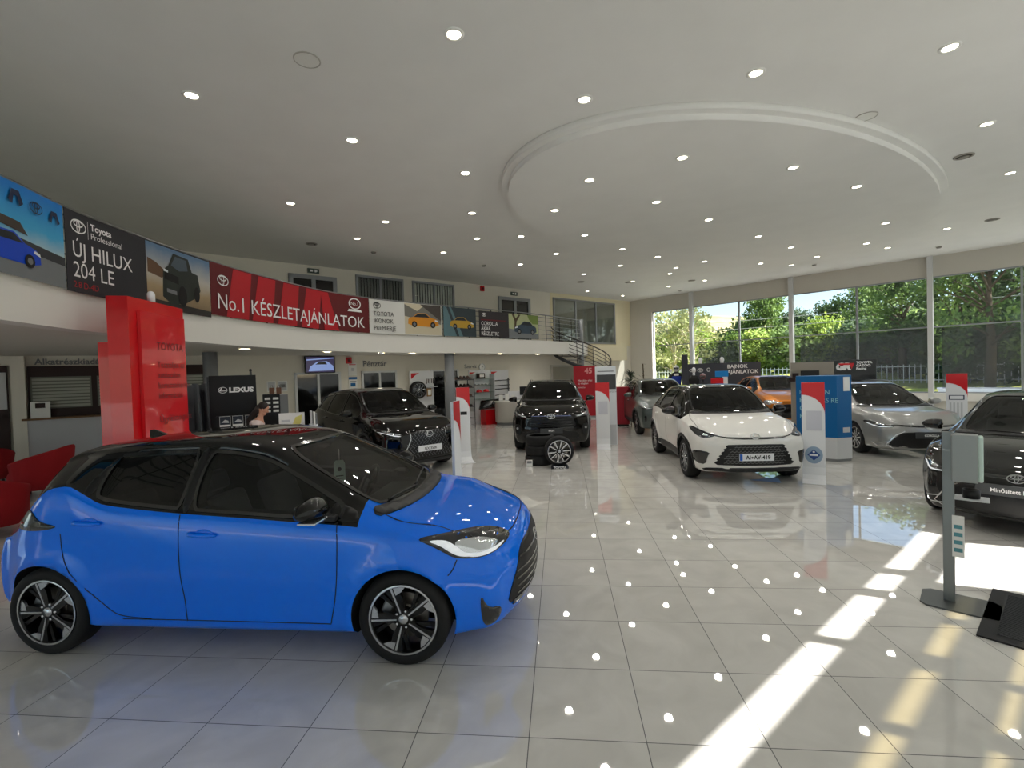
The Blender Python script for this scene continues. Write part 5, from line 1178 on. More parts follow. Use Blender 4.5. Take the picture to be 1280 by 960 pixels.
# wheel display board
r = at_back('wheel_display_board', 12.11, 0, 'white display board with an alloy wheel and red corner behind the black SUV', 'display board', .25)
bx('panel', SIGNWHITE, r, -.46, .46, 0, .06, 0, 2.08, .01); g = MB(); P(g, [(-.42, 2.0), (-.1, 2.0), (-.25, 1.93), (-.38, 1.82), (-.42, 1.80)], -.002); g.build('red_corner', RED, r)
bx('shelf', LGREY, r, -.05, .50, -.2, 0, 1.50, 1.53)
ty, ri, di, ca = wheel_parts('twin10', .30, .225, .2)
whl = empty('alloy_wheel', BP(12.36, .40, 1.42), RB, 'alloy wheel with tyre hung on the white board near the cash window', 'wheel')
for nm, me in (('tyre', ty), ('rim', ri)):
    o = bpy.data.objects.new(nm, me); COL.objects.link(o); o.parent = whl; o.rotation_euler = (0, 0, pi)
r = empty('picture_frame', BP(11.92, .40, 1.18), RB, 'small gold framed picture on the white wheel board', 'picture'); bx('frame', mat('gold_frame', (160, 120, 60), .4), r, -.09, .09, 0, .03, 0, .28, .01); bx('print', PAPER, r, -.06, .06, -.003, .01, .04, .24)
for i in range(3):
    r = empty('tyre_emblem_sign', BP(11.98-.13*i, .40, 1.62), RB, 'row of dark bracket parts on the shelf of the wheel board', 'car part', 'bracket parts on the wheel board'); MB().tube([(-.04, 0, 0), (-.04, 0, .17), (.03, 0, .17), (.03, 0, .02)], .014, 6).build('bracket', BLACK, r)
# accessory shelves
r = at_back('accessory_shelf_unit', 9.52, 0, 'white shelf unit with glass shelves under the wall clock', 'shelf unit', .12)
bx('back_panel', SIGNWHITE, r, -.50, .50, .06, .1, 0, 2.05); g = MB(); P(g, [(-.47, 1.98), (-.2, 1.98), (-.33, 1.92), (-.43, 1.83), (-.47, 1.80)], .055); g.build('red_corner', RED, r)
for z in (1.72, 1.46, 1.20, .95): bx('shelf', glassmat('shelf_glass', (.75, .85, .8), .6) if 'shelf_glass' not in MT else MT['shelf_glass'], r, -.46, .46, -.22, .06, z, z+.012)
for x in (-.48, .48): bx('side_post', LGREY, r, x-.015, x+.015, -.24, .06, .5, 1.9)
for x_, z_, w_, m_, nm, lb_ in ((-.05, 1.732, .30, DBROWN, 'gift_box', 'brown framed box on the top glass shelf'), (-.15, 1.212, .22, RED, 'cap', 'red cap on the lower glass shelf, left one'), (.18, 1.212, .22, RED, 'cap', 'red cap on the lower glass shelf, right one')):
    p = BP(9.52-x_, .20, z_); rr = empty(nm, p, RB, lb_, nm.replace('_', ' '))
    if nm == 'cap':
        g = MB(); g.lathe([(.11, 0), (.108, .04), (.08, .09), (.0001, .115)], 16); g.build('crown', m_, rr); MB().prism([(-.09, -.05), (.09, -.05), (.06, -.17), (-.06, -.17)], 0, .012).build('peak', m_, rr)
    else: bx('lid', m_, rr, -w_/2, w_/2, -.08, .08, 0, .2, .01); bx('label', PAPER, rr, -.1, .1, -.083, -.08, .05, .15)
for i in range(5):
    p = BP(9.85-i*.17, .2, 1.473); rr = empty('model_car', p, RB, 'tiny model cars in a row on the middle glass shelf', 'toy car', 'model cars on the glass shelf'); g = MB(); g.box(-.06, .06, -.025, .025, .01, .035, b=.008).box(-.035, .03, -.022, .022, .033, .055, b=.008); g.build('body', GREY, rr)
r = at_back('slat_rack', 8.55, 0, 'white panel with four dark roof bars right of the glass shelves', 'display rack', .12); bx('back_panel', SIGNWHITE, r, -.45, .45, .06, .1, 0, 2.05); g = MB(); P(g, [(-.42, 1.98), (-.12, 1.98), (-.25, 1.92), (-.38, 1.83), (-.42, 1.80)], .055); g.build('red_corner', RED, r)
for z in (1.62, 1.42, 1.28, 1.05): MB().tube([(-.40, -.05, z), (.40, -.05, z+.02)], .018, 8).build('roof_bar', BLACK, r)
for x in (-.4, .4): bx('side_post', GREY, r, x-.012, x+.012, -.02, .05, .9, 1.72)
r = empty('display_bumper', BP(9.1, .62, 0), RB, 'black car bumper on a red plinth below the glass shelves', 'car bumper')
g = MB(); n = 14; vs = []; fs = []
for i in range(n+1):
    a = -1.15+2.3*i/n; x = .75*sin(a)/sin(1.15); y = .35-.5*cos(a)
    for (dy, z) in ((0, .56), (-.05, .62), (-.06, .78), (.04, .90), (.1, .88), (.02, .6)): vs.append((x*(1.05 if z < .7 else .86), y+dy, z+.06*(1-abs(a)/1.2)))
for i in range(n):
    for k_ in range(6): fs.append((i*6+k_, i*6+(k_+1) % 6, i*6+6+(k_+1) % 6, i*6+6+k_))
fs += [tuple(range(6)), tuple(range(6*n+5, 6*n-1, -1))]
g.add(vs, fs, 0, True); g.build('bumper_skin', GLOSSBLACK, r)
for i in range(4): MB().cyl(.045, 0, .02, 14, M=Matrix.Translation((-.36+.24*i, -.20, .80)) @ Matrix.Rotation(pi/2, 4, 'X')).build('parking_sensor', GREY, r)
MB().prism([(-.62, -.05), (.45, -.05), (.5, .3), (-.62, .3)], 0, .55).build('plinth', RED, r); bx('plinth_leg', SIGNWHITE, r, .50, .60, -.05, .3, 0, .60)
# round counter
r = empty('round_counter', (-1.95, 17.9, 0), face(-1.95, 17.9), 'round white reception counter with grey base left of the head-on SUV', 'counter')
MB().lathe([(.0001, .10), (.50, .10), (.50, .82), (.53, .84), (.53, .88), (.0001, .88)], 36).build('drum', mat('counter_laminate', (205, 202, 194), .35), r); MB().cyl(.45, 0, .10, 32).build('plinth', GREY, r); bx('back_desk', LGREY, r, .1, .95, .1, .6, 0, .95, .01); bx('top_panel', SIGNWHITE, r, .0, .72, .1, .14, .95, 1.22, .01)
r = empty('desk_monitor', (-1.25, 17.95, .95), face(-1.25, 17.95), 'black desktop monitor on the desk behind the round counter', 'monitor'); bx('screen', BLACK, r, -.26, .26, -.02, .02, .12, .44, .01); bx('foot', BLACK, r, -.1, .1, -.08, .08, 0, .015); bx('stem', BLACK, r, -.02, .02, 0, .03, .01, .2)
for i, (x_, h_) in enumerate(((-.25, .2), (-.02, .24), (.2, .18))):
    rr = empty('leaflet_holder', (-1.95+x_, 17.75, .88), face(-1.95, 17.9), ('left', 'middle', 'right')[i]+' clear leaflet holder on the round white counter', 'leaflet holder'); bx('holder', LGREY, rr, -.08, .08, -.02, .03, 0, h_); bx('leaflet', PAPER, rr, -.07, .07, -.026, -.02, .02, h_+.03)
# merchandise rack
r = empty('merchandise_rack', BP(11.0, .95, 0), RB, 'slim dark merchandise rack full of shoes and caps beside the column', 'shelf rack')
for z in (.35, .75, 1.10, 1.42, 1.70): bx('shelf', DGREY, r, -.45, .45, -.2, .2, z, z+.02)
for x in (-.45, .45):
    for y in (-.2, .2): bx('post', DGREY, r, x-.012, x+.012, y-.012, y+.012, 0, 1.75)
cols = [mat('shoe_brown', (84, 62, 54), .6), mat('shoe_black', (30, 28, 30), .6), mat('shoe_grey', (120, 112, 108), .6)]
for j, z in enumerate((.77, 1.12, 1.44, 1.72)):
    for i in range(6):
        p = BP(11.38-.15*i, .95, z); o = empty('shoe', p, RB+.2, 'shoes and caps crowded on the dark merchandise rack', 'shoe', 'shoes on the merchandise rack')
        g = MB(); g.box(-.05, .05, -.13, .13, 0, .025, b=.01); g.build('sole', cols[2], o)
        g = MB(); g.ball((0, -.05, .04), (.048, .09, .045), 10, 6).ball((0, .06, .07), (.045, .07, .07), 10, 6); g.build('upper', cols[(i+j) % 2], o)
# ---------------- parts counter, far left
r = at_back('parts_counter', 20.2, 0, 'white parts counter with wooden top and shuttered hatch at the far left', 'counter', .03)
bx('front', mat('counter_white', (190, 192, 196), .5), r, -1.7, 1.9, -.22, 0, 0, 1.18); bx('worktop', WOOD, r, -1.74, 1.94, -.30, 0, 1.18, 1.225, .005)
bx('hatch_surround', DBROWN, r, -1.64, 1.9, -.06, 0, 1.225, 2.38)
for i in range(3):
    x0 = -1.60+i*1.13; g = MB(); g.box(x0, x0+1.03, -.075, -.06, 1.42, 2.14, 0)
    for k_ in range(9): g.box(x0+.03, x0+1.0, -.09, -.075, 1.45+k_*.075, 1.50+k_*.075, 1)
    g.build('roller_shutter', [mat('shutter_recess', (110, 112, 104), .6), mat('shutter_slat', (168, 170, 158), .5)], r)
bx('side_column', WALL, r, -1.88, -1.66, -.25, 0, 0, HS)
r2 = empty('leaflet_holder', BP(21.6, .28, 1.225), RB, 'white sheet in a stand at the left end of the wooden worktop', 'leaflet holder'); bx('sheet', PAPER, r2, -.2, .12, -.01, .01, 0, .36); bx('picture', DBROWN, r2, -.12, .04, -.014, -.01, .22, .33)
wl('door', 22.15, 23.3, 0, 1.35, DBROWN, 1, DBROWN, 6, ft=.1)
r = at_back('wall_cabinet', 22.75, 1.35, 'dark brown framed cabinet with wooden front at the far left edge', 'cabinet', .02); bx('carcass', DBROWN, r, -.62, .6, -.08, 0, 0, 1.05); bx('front', mat('honey_wood', (118, 84, 48), .5), r, -.55, .36, -.1, -.07, .1, .85); bx('pane', LGREY, r, .42, .58, -.1, -.07, .1, .9); bx('shelf_label', PAPER, r, .0, .3, -.105, -.1, .42, .48)
# ---------------- red tub chairs
RFAB = mat('red_upholstery', (150, 10, 20), .8, bump=.2, bscale=200)
def tub_chair(x, y, rz, lab):
    r = empty('tub_chair', (x, y, 0), rz, lab, 'armchair', 'red tub chairs at the left')
    n = 28; vs = []; fs = []
    for i in range(n+1):
        a = radians(-20)+radians(220)*i/n; t = abs(i/n-.5)*2; zt = .87-.22*t**1.6
        for rr, z in ((.42, .16), (.46, .40), (.50, zt-.03), (.485, zt), (.43, zt-.01), (.38, .42), (.38, .16)): vs.append((rr*cos(a)*1.02, rr*sin(a), z))
    m = 7
    for i in range(n):
        for k_ in range(m): fs.append((i*m+k_, i*m+(k_+1) % m, i*m+m+(k_+1) % m, i*m+m+k_))
    fs += [tuple(range(m)), tuple(range(n*m+m-1, n*m-1, -1))]
    MB().add(vs, fs, 0, True).build('shell', RFAB, r); g = MB(); g.lathe([(.0001, .18), (.38, .18), (.39, .40), (.36, .45), (.0001, .46)], 28); g.build('seat', RFAB, r)
    for a in (45, 135, 225, 315): MB().tube([(.3*cos(radians(a)), .3*sin(radians(a)), .18), (.34*cos(radians(a)), .34*sin(radians(a)), 0)], .018, 8).build('leg', BLACK, r)
tub_chair(-9.15, 7.55, radians(-65), 'red tub chair in front of the white parts counter'); tub_chair(-11.2, 8.2, radians(200), 'farther red tub chair cut by the left edge beside the dark brown door'); tub_chair(-7.42, 5.5, radians(175), 'nearest red tub chair cut by the left edge behind the blue car')
# ---------------- red totem
r = empty('information_totem', (-5.34, 5.46, 0), 0, 'tall glossy red information totem standing behind the blue hatchback', 'totem')
A = Vector((-5.50, 5.40)); B_ = Vector((-5.29, 5.48)); C_ = Vector((-5.54, 6.66)); L0 = Vector((-5.34, 5.46))
q = lambda v: (v.x-L0.x, v.y-L0.y)
ux = (C_-B_).normalized()
MB().prism([q(A), q(B_), q(C_), q(C_+(A-B_))], 0, 3.0).build('slab', mat('totem_red', (214, 8, 22), .28, coat=.5), r)
MB().prism([q(A+Vector((-.20, .06))), q(A+Vector((.0, .1))), q(C_+(A-B_)), q(C_+(A-B_)+Vector((-.16, 0)))], 0, 2.44).build('side_panel', mat('totem_red', (214, 8, 22), .28, coat=.5), r)
nn = Vector((ux.y, -ux.x)); pA = B_+ux*.16+nn*.015; pB = C_-ux*.06+nn*.015
MB().prism([q(pA-nn*.012), q(pA+nn*.03), q(pB+nn*.03), q(pB-nn*.012)], .1, 2.84).build('front_panel', mat('totem_panel_red', (226, 40, 48), .12, coat=1), r)
Mt = frame((pA.x+nn.x*.032-L0.x, pA.y+nn.y*.032-L0.y, 0), (ux.x, ux.y, 0), (0, 0, 1)); ink = mat('totem_ink', (120, 22, 30), .5)
for i, (w_, z, sz) in enumerate((('TOYOTA', 2.36, .15), ('Teszteljen az', 2.12, .12), ('autószalon', 1.98, .12), ('bemutatóterem', 1.84, .12), ('információs', 1.70, .12), ('Ügyfélszolgálat', 1.38, .13))): put_text(w_, sz, .30, z, Mt, ink, r)
r = empty('security_camera', (-5.42, 5.98, 3.0), 0, 'small white camera dome on top of the red totem', 'camera'); MB().cyl(.045, 0, .10, 16).ball((0, 0, .10), .045).build('dome', SIGNWHITE, r)
# ---------------- slim stands with curved foot and red top
def stand(x, y, rz, lab, w=.32, h=1.6, paper=True, diamond=False, foot=True, text=None):
    r = empty('price_stand', (x, y, 0), rz, lab, 'display stand', 'white display stands with red tops')
    prof = [(0, h), (0, .22), (-.03, .10), (-.09, .035), (-.20, .012), (-.30, .004)] if foot else [(0, h), (0, 0)]
    g = MB(); vs = []; k = len(prof)
    for y_, z in prof:
        for xx in (-w/2, w/2): vs += [(xx, y_, z), (xx, y_+.03, z if z > .1 else max(0, z-.004))]
    fs = []
    for i in range(k-1):
        a = i*4; c = a+4; fs += [(a, a+2, c+2, c), (a+1, c+1, c+3, a+3), (a, c, c+1, a+1), (a+2, a+3, c+3, c+2)]
    fs += [(0, 1, 3, 2), (4*k-4, 4*k-2, 4*k-1, 4*k-3)]
    g.add(vs, fs, 0, False); g.build('panel', SIGNWHITE, r)
    bx('base_plate', STEEL, r, -w/2, w/2, -.02, .26, 0, .012)
    g = MB(); P(g, [(-w/2, h), (-w/2, h-.20)]+[(-w/2+w*sin(a), h-.52+.32*cos(a)) for a in [pi/2*i/10 for i in range(1, 11)]]+[(w/2, h)], -.002); g.build('red_top', RED, r)
    if paper: g = MB(); P(g, rect(-w*.30, w*.36, h-.78, h-.46), -.004, 0); g.build('paper_sheet', mat('sheet_grey_white', (205, 206, 214), .6), r)
    if diamond:
        g = MB(); P(g, ell(0, .42, .125, .14, 28), -.003, 0); P(g, [(-.09, .42), (0, .33), (.09, .42), (0, .51)], -.005, 1); P(g, rect(-.06, .06, .405, .435), -.007, 2); P(g, [(-.02, .47), (0, .49), (.02, .47), (0, .45)], -.007, 2)
        g.build('round_badge', [mat('badge_pale', (150, 172, 196), .5), mat('badge_blue', (28, 70, 140), .4), INKWHITE], r)
    if text:
        g = MB(); P(g, rect(-.13, .12, h-.56, h-.46), -.004, 1); P(g, rect(-.11, .10, h-.545, h-.475), -.006, 0)
        for i in range(4): P(g, rect(-.12+.06*i, -.09+.06*i, h-1.0, h-.62), -.004, 2)
        g.build('price_print', [SIGNWHITE, INKN, LGREY], r)
    return r
stand(4.07, 8.25, face(4.07, 8.25), 'white stand with red top and round blue diamond badge right of the white crossover', diamond=True)
stand(1.02, 11.95, face(1.02, 11.95), 'white stand with red top and grey sheet right of the head-on SUV', w=.33)
stand(-2.12, 10.35, face(-2.12, 10.35)+radians(18), 'white stand with red top at the front corner of the black SUV', w=.30, h=1.62, paper=False)
stand(-1.18, 5.38, face(-1.18, 5.38)+radians(76), 'red-topped white stand seen edge on just behind the blue hatchback bonnet', w=.30, paper=False)
stand(8.42, 11.17, face(8.42, 11.17)+radians(10), 'white stand with red top and price print behind the dispenser post', w=.34, paper=False, text=True)
r = empty('card_holder', (-2.14, 10.24, 1.03), face(-2.14, 10.35), 'small black card holder clipped to the stand beside the black SUV', 'card holder'); bx('clip', BLACK, r, -.02, .12, -.03, 0, 0, .07, .008)
# ---------------- roll-up banner, kiosk, red box
r = empty('rollup_banner', (1.02, 19.7, 0), face(.98, 19.7), 'red roll-up banner with a pale 45 logo behind the head-on SUV', 'banner')
bx('sheet', mat('rollup_red', (168, 22, 38), .5), r, -.47, .47, 0, .012, .08, 2.10); bx('cassette', STEEL, r, -.5, .5, -.1, .1, 0, .08, .02); MB().tube([(0, .04, .08), (0, .04, 2.1)], .012, 8).build('pole', STEEL, r)
T('45', .30, -.02, 1.80, -.001, mat('ink_pink', (226, 150, 150), .5), r, bold=.01); T('Merüljön el az', .10, -.30, 1.48, -.001, INKWHITE, r); T('új világban', .10, -.30, 1.36, -.001, INKWHITE, r); T('TOYOTA', .07, -.30, 1.2, -.001, INKWHITE, r)
r = empty('touchscreen_kiosk', (1.15, 12.4, 0), face(1.15, 12.4), 'white touchscreen kiosk with black screen behind the white and red stand', 'kiosk')
bx('body', mat('kiosk_white', (222, 226, 230), .3), r, -.26, .26, 0, .14, .0, 2.0, .01); bx('screen', mat('screen_off', (8, 8, 9), .1, spec=.8), r, -.22, .25, -.012, 0, 1.42, 1.79, .004); bx('lower_panel', mat('kiosk_panel', (196, 198, 202), .3), r, -.24, .24, -.008, 0, .02, .52); g = MB(); P(g, rect(-.2, .2, 1.86, 1.885), -.001); g.build('header_line', GREY, r)
T('TOYOTA', .06, .02, 1.33, -.001, GREY, r)
r = empty('display_plinth', (2.02, 16.6, 0), face(2.02, 16.6), 'red display plinth between the kiosk and the grey-green crossover', 'plinth'); bx('box', mat('plinth_red', (150, 20, 38), .5), r, -.28, .28, -.1, .3, .06, 1.32, .01); bx('kick', BLACK, r, -.25, .25, -.07, .27, 0, .06)
# ---------------- tyre stack and display wheel
r0 = None
for i in range(3):
    o = bpy.data.objects.new('stacked_tyre', ty); COL.objects.link(o); o.rotation_euler = (pi/2, 0, i*.4); o.location = (-.47+.01*i, 10.0, .10+.2*i)
    tag(o, ('lowest', 'middle', 'topmost')[i]+' black tyre of the stack beside the alloy wheel display', 'tyre', 'stacked tyres')
r = empty('label_tag', (-.66, 9.66, .02), face(-.5, 9.8), 'small white label standing against the lowest stacked tyre', 'label'); bx('card', PAPER, r, -.06, .06, -.004, .004, -.02, .12); g = MB(); P(g, rect(-.045, .045, .05, .10), -.005); g.build('print', GREY, r)
whl = empty('alloy_wheel', (-.06, 9.56, .0), radians(4), 'polished ten-spoke alloy wheel with tyre on a small black stand', 'wheel')
ty2, ri2, di2, ca2 = wheel_parts('flare10', .29, .225, .2)
for nm, me in (('tyre', ty2), ('rim', ri2)):
    o = bpy.data.objects.new(nm, me); COL.objects.link(o); o.parent = whl; o.rotation_euler = (radians(-6), .1, pi); o.location = (0, 0, .34)
MB().prism([(-.17, -.14), (.17, -.14), (.14, .14), (-.14, .14)], 0, .055).build('stand_base', mat('stand_navy', (18, 24, 34), .4), whl)
put_text('TOYOTA', .06, 0, .008, FX(-.142), INKWHITE, whl, align='CENTER', bold=.003)
# ---------------- blue information box
r = empty('information_box', (5.15, 10.05, 0), radians(-27), 'six-sided information box with blue upper walls and white base', 'information box')
hexp = [(-.46, .28), (-.46, -.02), (.22, -.17), (.46, .06), (.46, .34), (0, .5)]
MB().prism([(a*.97, b_*.97) for a, b_ in hexp], 0, .05).build('kick', GREY, r); MB().prism(hexp, .05, .46).build('base', mat('box_white', (206, 208, 210), .4), r); MB().prism(hexp, .46, 1.66).build('upper_walls', PBLUE, r)
u1 = Vector((.68, -.15, 0)).normalized(); Mb1 = frame((-.46, -.023, 0), u1, (0, 0, 1)); u2 = Vector((.24, .23, 0)).normalized(); Mb2 = frame((.223, -.171, 0), u2, (0, 0, 1))
for i, (w_, z) in enumerate((('HETI AJÁN', 1.30), ('BUDAÖRS RE', 1.14), ('GINDUL', .98), ('KÖZ', .82))): put_text(w_, .13, .06, z, Mb1, TXTB, r, lift=.004, xs=.85)
g = MB(); g.box(.14, .28, 1.36, 1.63, .004, .008, M=Mb2); g.build('leaflet', PAPER, r); g = MB(); g.box(.12, .28, .56, .66, .004, .008, M=Mb2); g.build('lower_leaflet', LGREY, r)
# ---------------- GR screen and shelf wall beyond
r = empty('display_screen', (7.84, 13.9, 0), face(7.6, 13.9)+radians(5), 'black display board with red and white GR lettering behind the grey estate', 'display board')
bx('board', mat('board_black', (14, 18, 20), .25, coat=.5), r, -.56, .56, 0, .06, 1.20, 1.98, .01); bx('leg', BLACK, r, -.4, -.36, .01, .05, 0, 1.2); bx('leg', BLACK, r, .36, .40, .01, .05, 0, 1.2)
T('GR', .24, -.34, 1.72, -.002, INKWHITE, r, shear=.2, bold=.018); g = MB(); P(g, [(-.28, 1.89), (.08, 1.89), (.02, 1.72), (-.02, 1.84), (-.26, 1.84)], -.003); g.build('red_flash', RED, r)
for i, w_ in enumerate(('TOYOTA', 'GAZOO', 'Racing')): T(w_, .085, .12, 1.87-.08*i, -.002, INKWHITE, r, bold=.003)
r = empty('wall_shelf_unit', (6.82, 14.1, 0), face(6.8, 14.1), 'warm grey shelf wall with small boxes above the blue information box', 'shelf unit')
bx('back_panel', mat('taupe_panel', (150, 144, 134), .6), r, -.40, .62, .0, .05, .0, 1.95); bx('screen', BLACK, r, -.16, .28, -.03, 0, 1.42, 1.72); bx('shelf', GREY, r, -.39, -.18, -.2, 0, 1.40, 1.42); bx('shelf', GREY, r, .32, .6, -.2, 0, 1.45, 1.47)
for i, (x_, z_, m_) in enumerate(((-.36, 1.42, DBROWN), (-.19, 1.42, DARKRED), (-.28, 1.54, DBROWN), (.38, 1.47, DARKRED), (.52, 1.47, DBROWN))):
    c_, s_ = cos(face(6.8, 14.1)), sin(face(6.8, 14.1)); rr = empty('gift_box', (6.82+x_*c_+.1*s_, 14.1+x_*s_-.1*c_, z_), face(6.8, 14.1), ('dark box left on the lower shelf', 'red box beside the dark box on the left shelf', 'dark box stacked on two boxes on the left shelf', 'red box on the right shelf', 'dark box right on the right shelf')[i]+' of the grey shelf wall', 'box'); bx('carton', m_, rr, -.076, .076, -.06, .06, 0, .11, .004); bx('lid', m_, rr, -.079, .079, -.063, .063, .085, .117, .004)
# ---------------- dark promo wall, mannequins, red-blue stand
r = empty('promotional_wall', (6.55, 20.0, 0), radians(-33), 'long dark board reading BAJNOK AJÁNLATOK in front of the windows', 'display board')
bx('board', mat('promo_slate', (66, 68, 76), .5), r, -1.50, 1.30, 0, .05, .3, 2.05); bx('leg', BLACK, r, -1.3, -1.24, .0, .05, 0, .3); bx('leg', BLACK, r, 1.2, 1.26, .0, .05, 0, .3)
T('BAJNOK', .20, .10, 1.83, -.002, INKWHITE, r, bold=.004); T('AJÁNLATOK', .20, .10, 1.62, -.002, INKWHITE, r, bold=.004)
g = MB(); three_ellipse(g, -.95, 1.78, .24, M=FX(-.002)); ring_on(g, -1.3, 1.78, .10, .06, .02, .001, M=FX(-.002)); ring_on(g, -.62, 1.79, .07, .08, .02, .001, M=FX(-.002)); g.build('emblem', INKWHITE, r)
bx('tall_end_panel', mat('promo_slate', (66, 68, 76), .5), r, -1.70, -1.45, -.03, -.002, 0, 2.45)
for i, (dx_, lb_) in enumerate(((-.95, 'white egg-shaped trophy on top of the dark board, left one'), (.05 -.15, 'white egg-shaped trophy on top of the dark board, right one'))):
    a_ = radians(-33); rr = empty('trophy', (6.55+dx_*cos(a_)-.02*sin(a_), 20.0+dx_*sin(a_)+.02*cos(a_), 2.05), a_, lb_, 'trophy'); MB().lathe([(.0001, 0), (.07, 0), (.05, .03), (.085, .12), (.06, .22), (.0001, .25)], 18).build('ornament', SIGNWHITE, rr)
def stand_cloth(name, x, y, lab, kind):
    r = empty(name, (x, y, 0), face(x, y), lab, 'mannequin'); 
    if kind == 'suit':
        g = MB(); g.lathe([(.0001, .95), (.20, .97), (.19, 1.2), (.23, 1.5), (.17, 1.68), (.07, 1.74), (.06, 1.8), (.0001, 1.8)], 20, M=Matrix.Diagonal((1, .6, 1, 1))); g.build('jacket', mat('suit_black', (22, 22, 28), .6), r)
        for sg in (-1, 1):
            MB().tube([(sg*.20, 0, 1.62), (sg*.30, .02, 1.45), (sg*.32, 0, 1.2), (sg*.28, -.04, .98)], [.07, .065, .055, .045], 10).build('sleeve', mat('suit_black', (22, 22, 28), .6), r)
            MB().tube([(sg*.12, 0, 1.0), (sg*.13, 0, .5), (sg*.13, 0, .06)], [.10, .08, .06], 10).build('trouser_leg', NAVY, r)
            g = MB(); g.box(sg*.22-.06, sg*.22+.06, -.07, .07, 1.72, 1.86, b=.03); g.build('shoulder_wing', PAPER, r)
        g = MB(); g.box(-.19, .19, -.17, -.08, 1.22, 1.55, b=.03); g.build('blue_chest', mat('suit_blue', (18, 50, 150), .6), r); g = MB(); g.box(-.1, .1, -.18, -.12, 1.57, 1.66, b=.02); g.build('white_chest', PAPER, r)
        MB().ball((0, -.02, 1.88), (.13, .15, .14), 16, 10).build('helmet', mat('helmet_white', (210, 205, 205), .3, coat=1), r); g = MB(); g.box(-.10, .10, -.185, -.10, 1.85, 1.92, b=.02); g.build('visor', GLOSSBLACK, r)
        MB().cyl(.2, 0, .06, 24).build('base', BLACK, r)
    else:
        g = MB(); g.lathe([(.0001, 1.0), (.17, 1.0), (.16, 1.15), (.21, 1.42), (.16, 1.55), (.06, 1.60), (.0001, 1.61)], 20, M=Matrix.Diagonal((1, .6, 1, 1))); g.build('black_shirt', mat('shirt_black', (20, 20, 22), .7), r)
        g = MB(); g.tube([(0, 0, 1.56), (0, 0, 1.68)], .05, 12).ball((0, -.015, 1.79), (.078, .095, .12), 16, 12).ball((0, -.108, 1.775), (.014, .02, .025), 8, 6); g.build('head', SIGNWHITE, r)
        MB().tube([(0, 0, 1.0), (0, 0, .03)], .02, 8).build('pole', STEEL, r); MB().cyl(.18, 0, .03, 24).build('base', STEEL, r)
stand_cloth('mannequin', 5.0, 21.4, 'mannequin in dark racing suit with blue chest near the far window corner', 'suit'); stand_cloth('mannequin', 5.25, 19.6, 'white-headed mannequin bust in a black shirt at the left end of the dark board', 'bust')
r = empty('racing_helmet', (5.62, 19.7, 1.42), face(5.6, 19.7), 'reddish racing helmet on a pole right of the white-headed mannequin', 'helmet'); MB().ball((0, 0, .12), (.12, .14, .13), 16, 10).build('shell', mat('helmet_mauve', (128, 84, 88), .3, coat=1), r); bx('visor', GLOSSBLACK, r, -.09, .09, -.145, -.06, .08, .15, .02)
r = empty('helmet_pedestal', (5.62, 19.7, 0), 0, 'slim dark pedestal carrying the racing helmet', 'pedestal'); MB().tube([(0, 0, .02), (0, 0, 1.42)], .03, 10).build('pole', DGREY, r); MB().cyl(.16, 0, .03, 20).build('base', DGREY, r); MB().cyl(.1, 1.40, 1.42, 20).build('top_plate', DGREY, r)
r = empty('display_tower', (5.55, 17.35, 0), face(5.6, 17.35), 'display tower with blue and red top boxes behind the white crossover roof', 'display stand'); bx('white_body', SIGNWHITE, r, .05, .22, 0, .3, 0, 1.55); bx('blue_box', mat('tower_blue', (20, 130, 205), .4), r, -.18, .24, -.01, .30, 1.55, 1.75); bx('red_box', RED, r, -.32, .08, -.06, .25, 1.20, 1.50); bx('lower_body', LGREY, r, -.30, .05, -.04, .25, 0, 1.20)
# ---------------- plants by the far corner
LEAF = mat('plant_leaf', (40, 62, 36), .5, noise=.3, nscale=10); LEAF2 = mat('plant_leaf_pale', (70, 88, 48), .5); POT = mat('clay_pot', (150, 110, 70), .7)
def dracaena(x, y, lab, h, n, L, m, potz=0, potr=.2, pth=.4):
    r = empty('potted_plant', (x, y, potz), 0, lab, 'plant'); MB().lathe([(.0001, 0), (potr*.75, 0), (potr, pth), (potr*.9, pth), (potr*.88, pth-.05), (.0001, pth-.05)], 20).build('pot', POT, r)
    MB().tube([(0, 0, pth-.1), (.02, .02, h*.6), (0, 0, h)], .025, 8).build('stem', mat('stem_brown', (84, 68, 46), .8), r)
    g = MB()
    for i in range(n):
        a = random.uniform(0, 6.28); z0 = random.uniform(h*.45, h); el = random.uniform(-.1, 1.2); l = L*random.uniform(.7, 1.1); w_ = .03; p0 = Vector((0, 0, z0)); vs = []
        d = Vector((cos(a)*cos(el), sin(a)*cos(el), sin(el))); sd_ = Vector((-sin(a), cos(a), 0))
        for k_ in range(5):
            t = k_/4; p = p0+d*l*t+Vector((0, 0, -.5*l*t*t)); ww_ = w_*(1-abs(2*t-.8)*.6)*(1 if k_ < 4 else .1); vs += [p-sd_*ww_, p+sd_*ww_]
        g.add(vs, [(2*k_, 2*k_+1, 2*k_+3, 2*k_+2) for k_ in range(4)], 0, True)
    g.build('leaves', m, r); return r
dracaena(3.15, 22.2, 'tall dark spiky pot plant in the far corner beside the stairs', 1.75, 130, .62, LEAF); dracaena(3.75, 22.3, 'smaller bushy plant in a brown pot right of the spiky plant', .5, 60, .28, LEAF2, .0, .26, 1.45)
dracaena(3.85, 22.9, 'thin branching plant with dark leaf clusters rising at the far corner', 2.15, 30, .22, LEAF, 0, .16, .3); dracaena(4.25, 22.0, 'low small-leaved plant right of the brown pot in the far corner', 1.35, 30, .2, LEAF, 0, .14, 1.0)
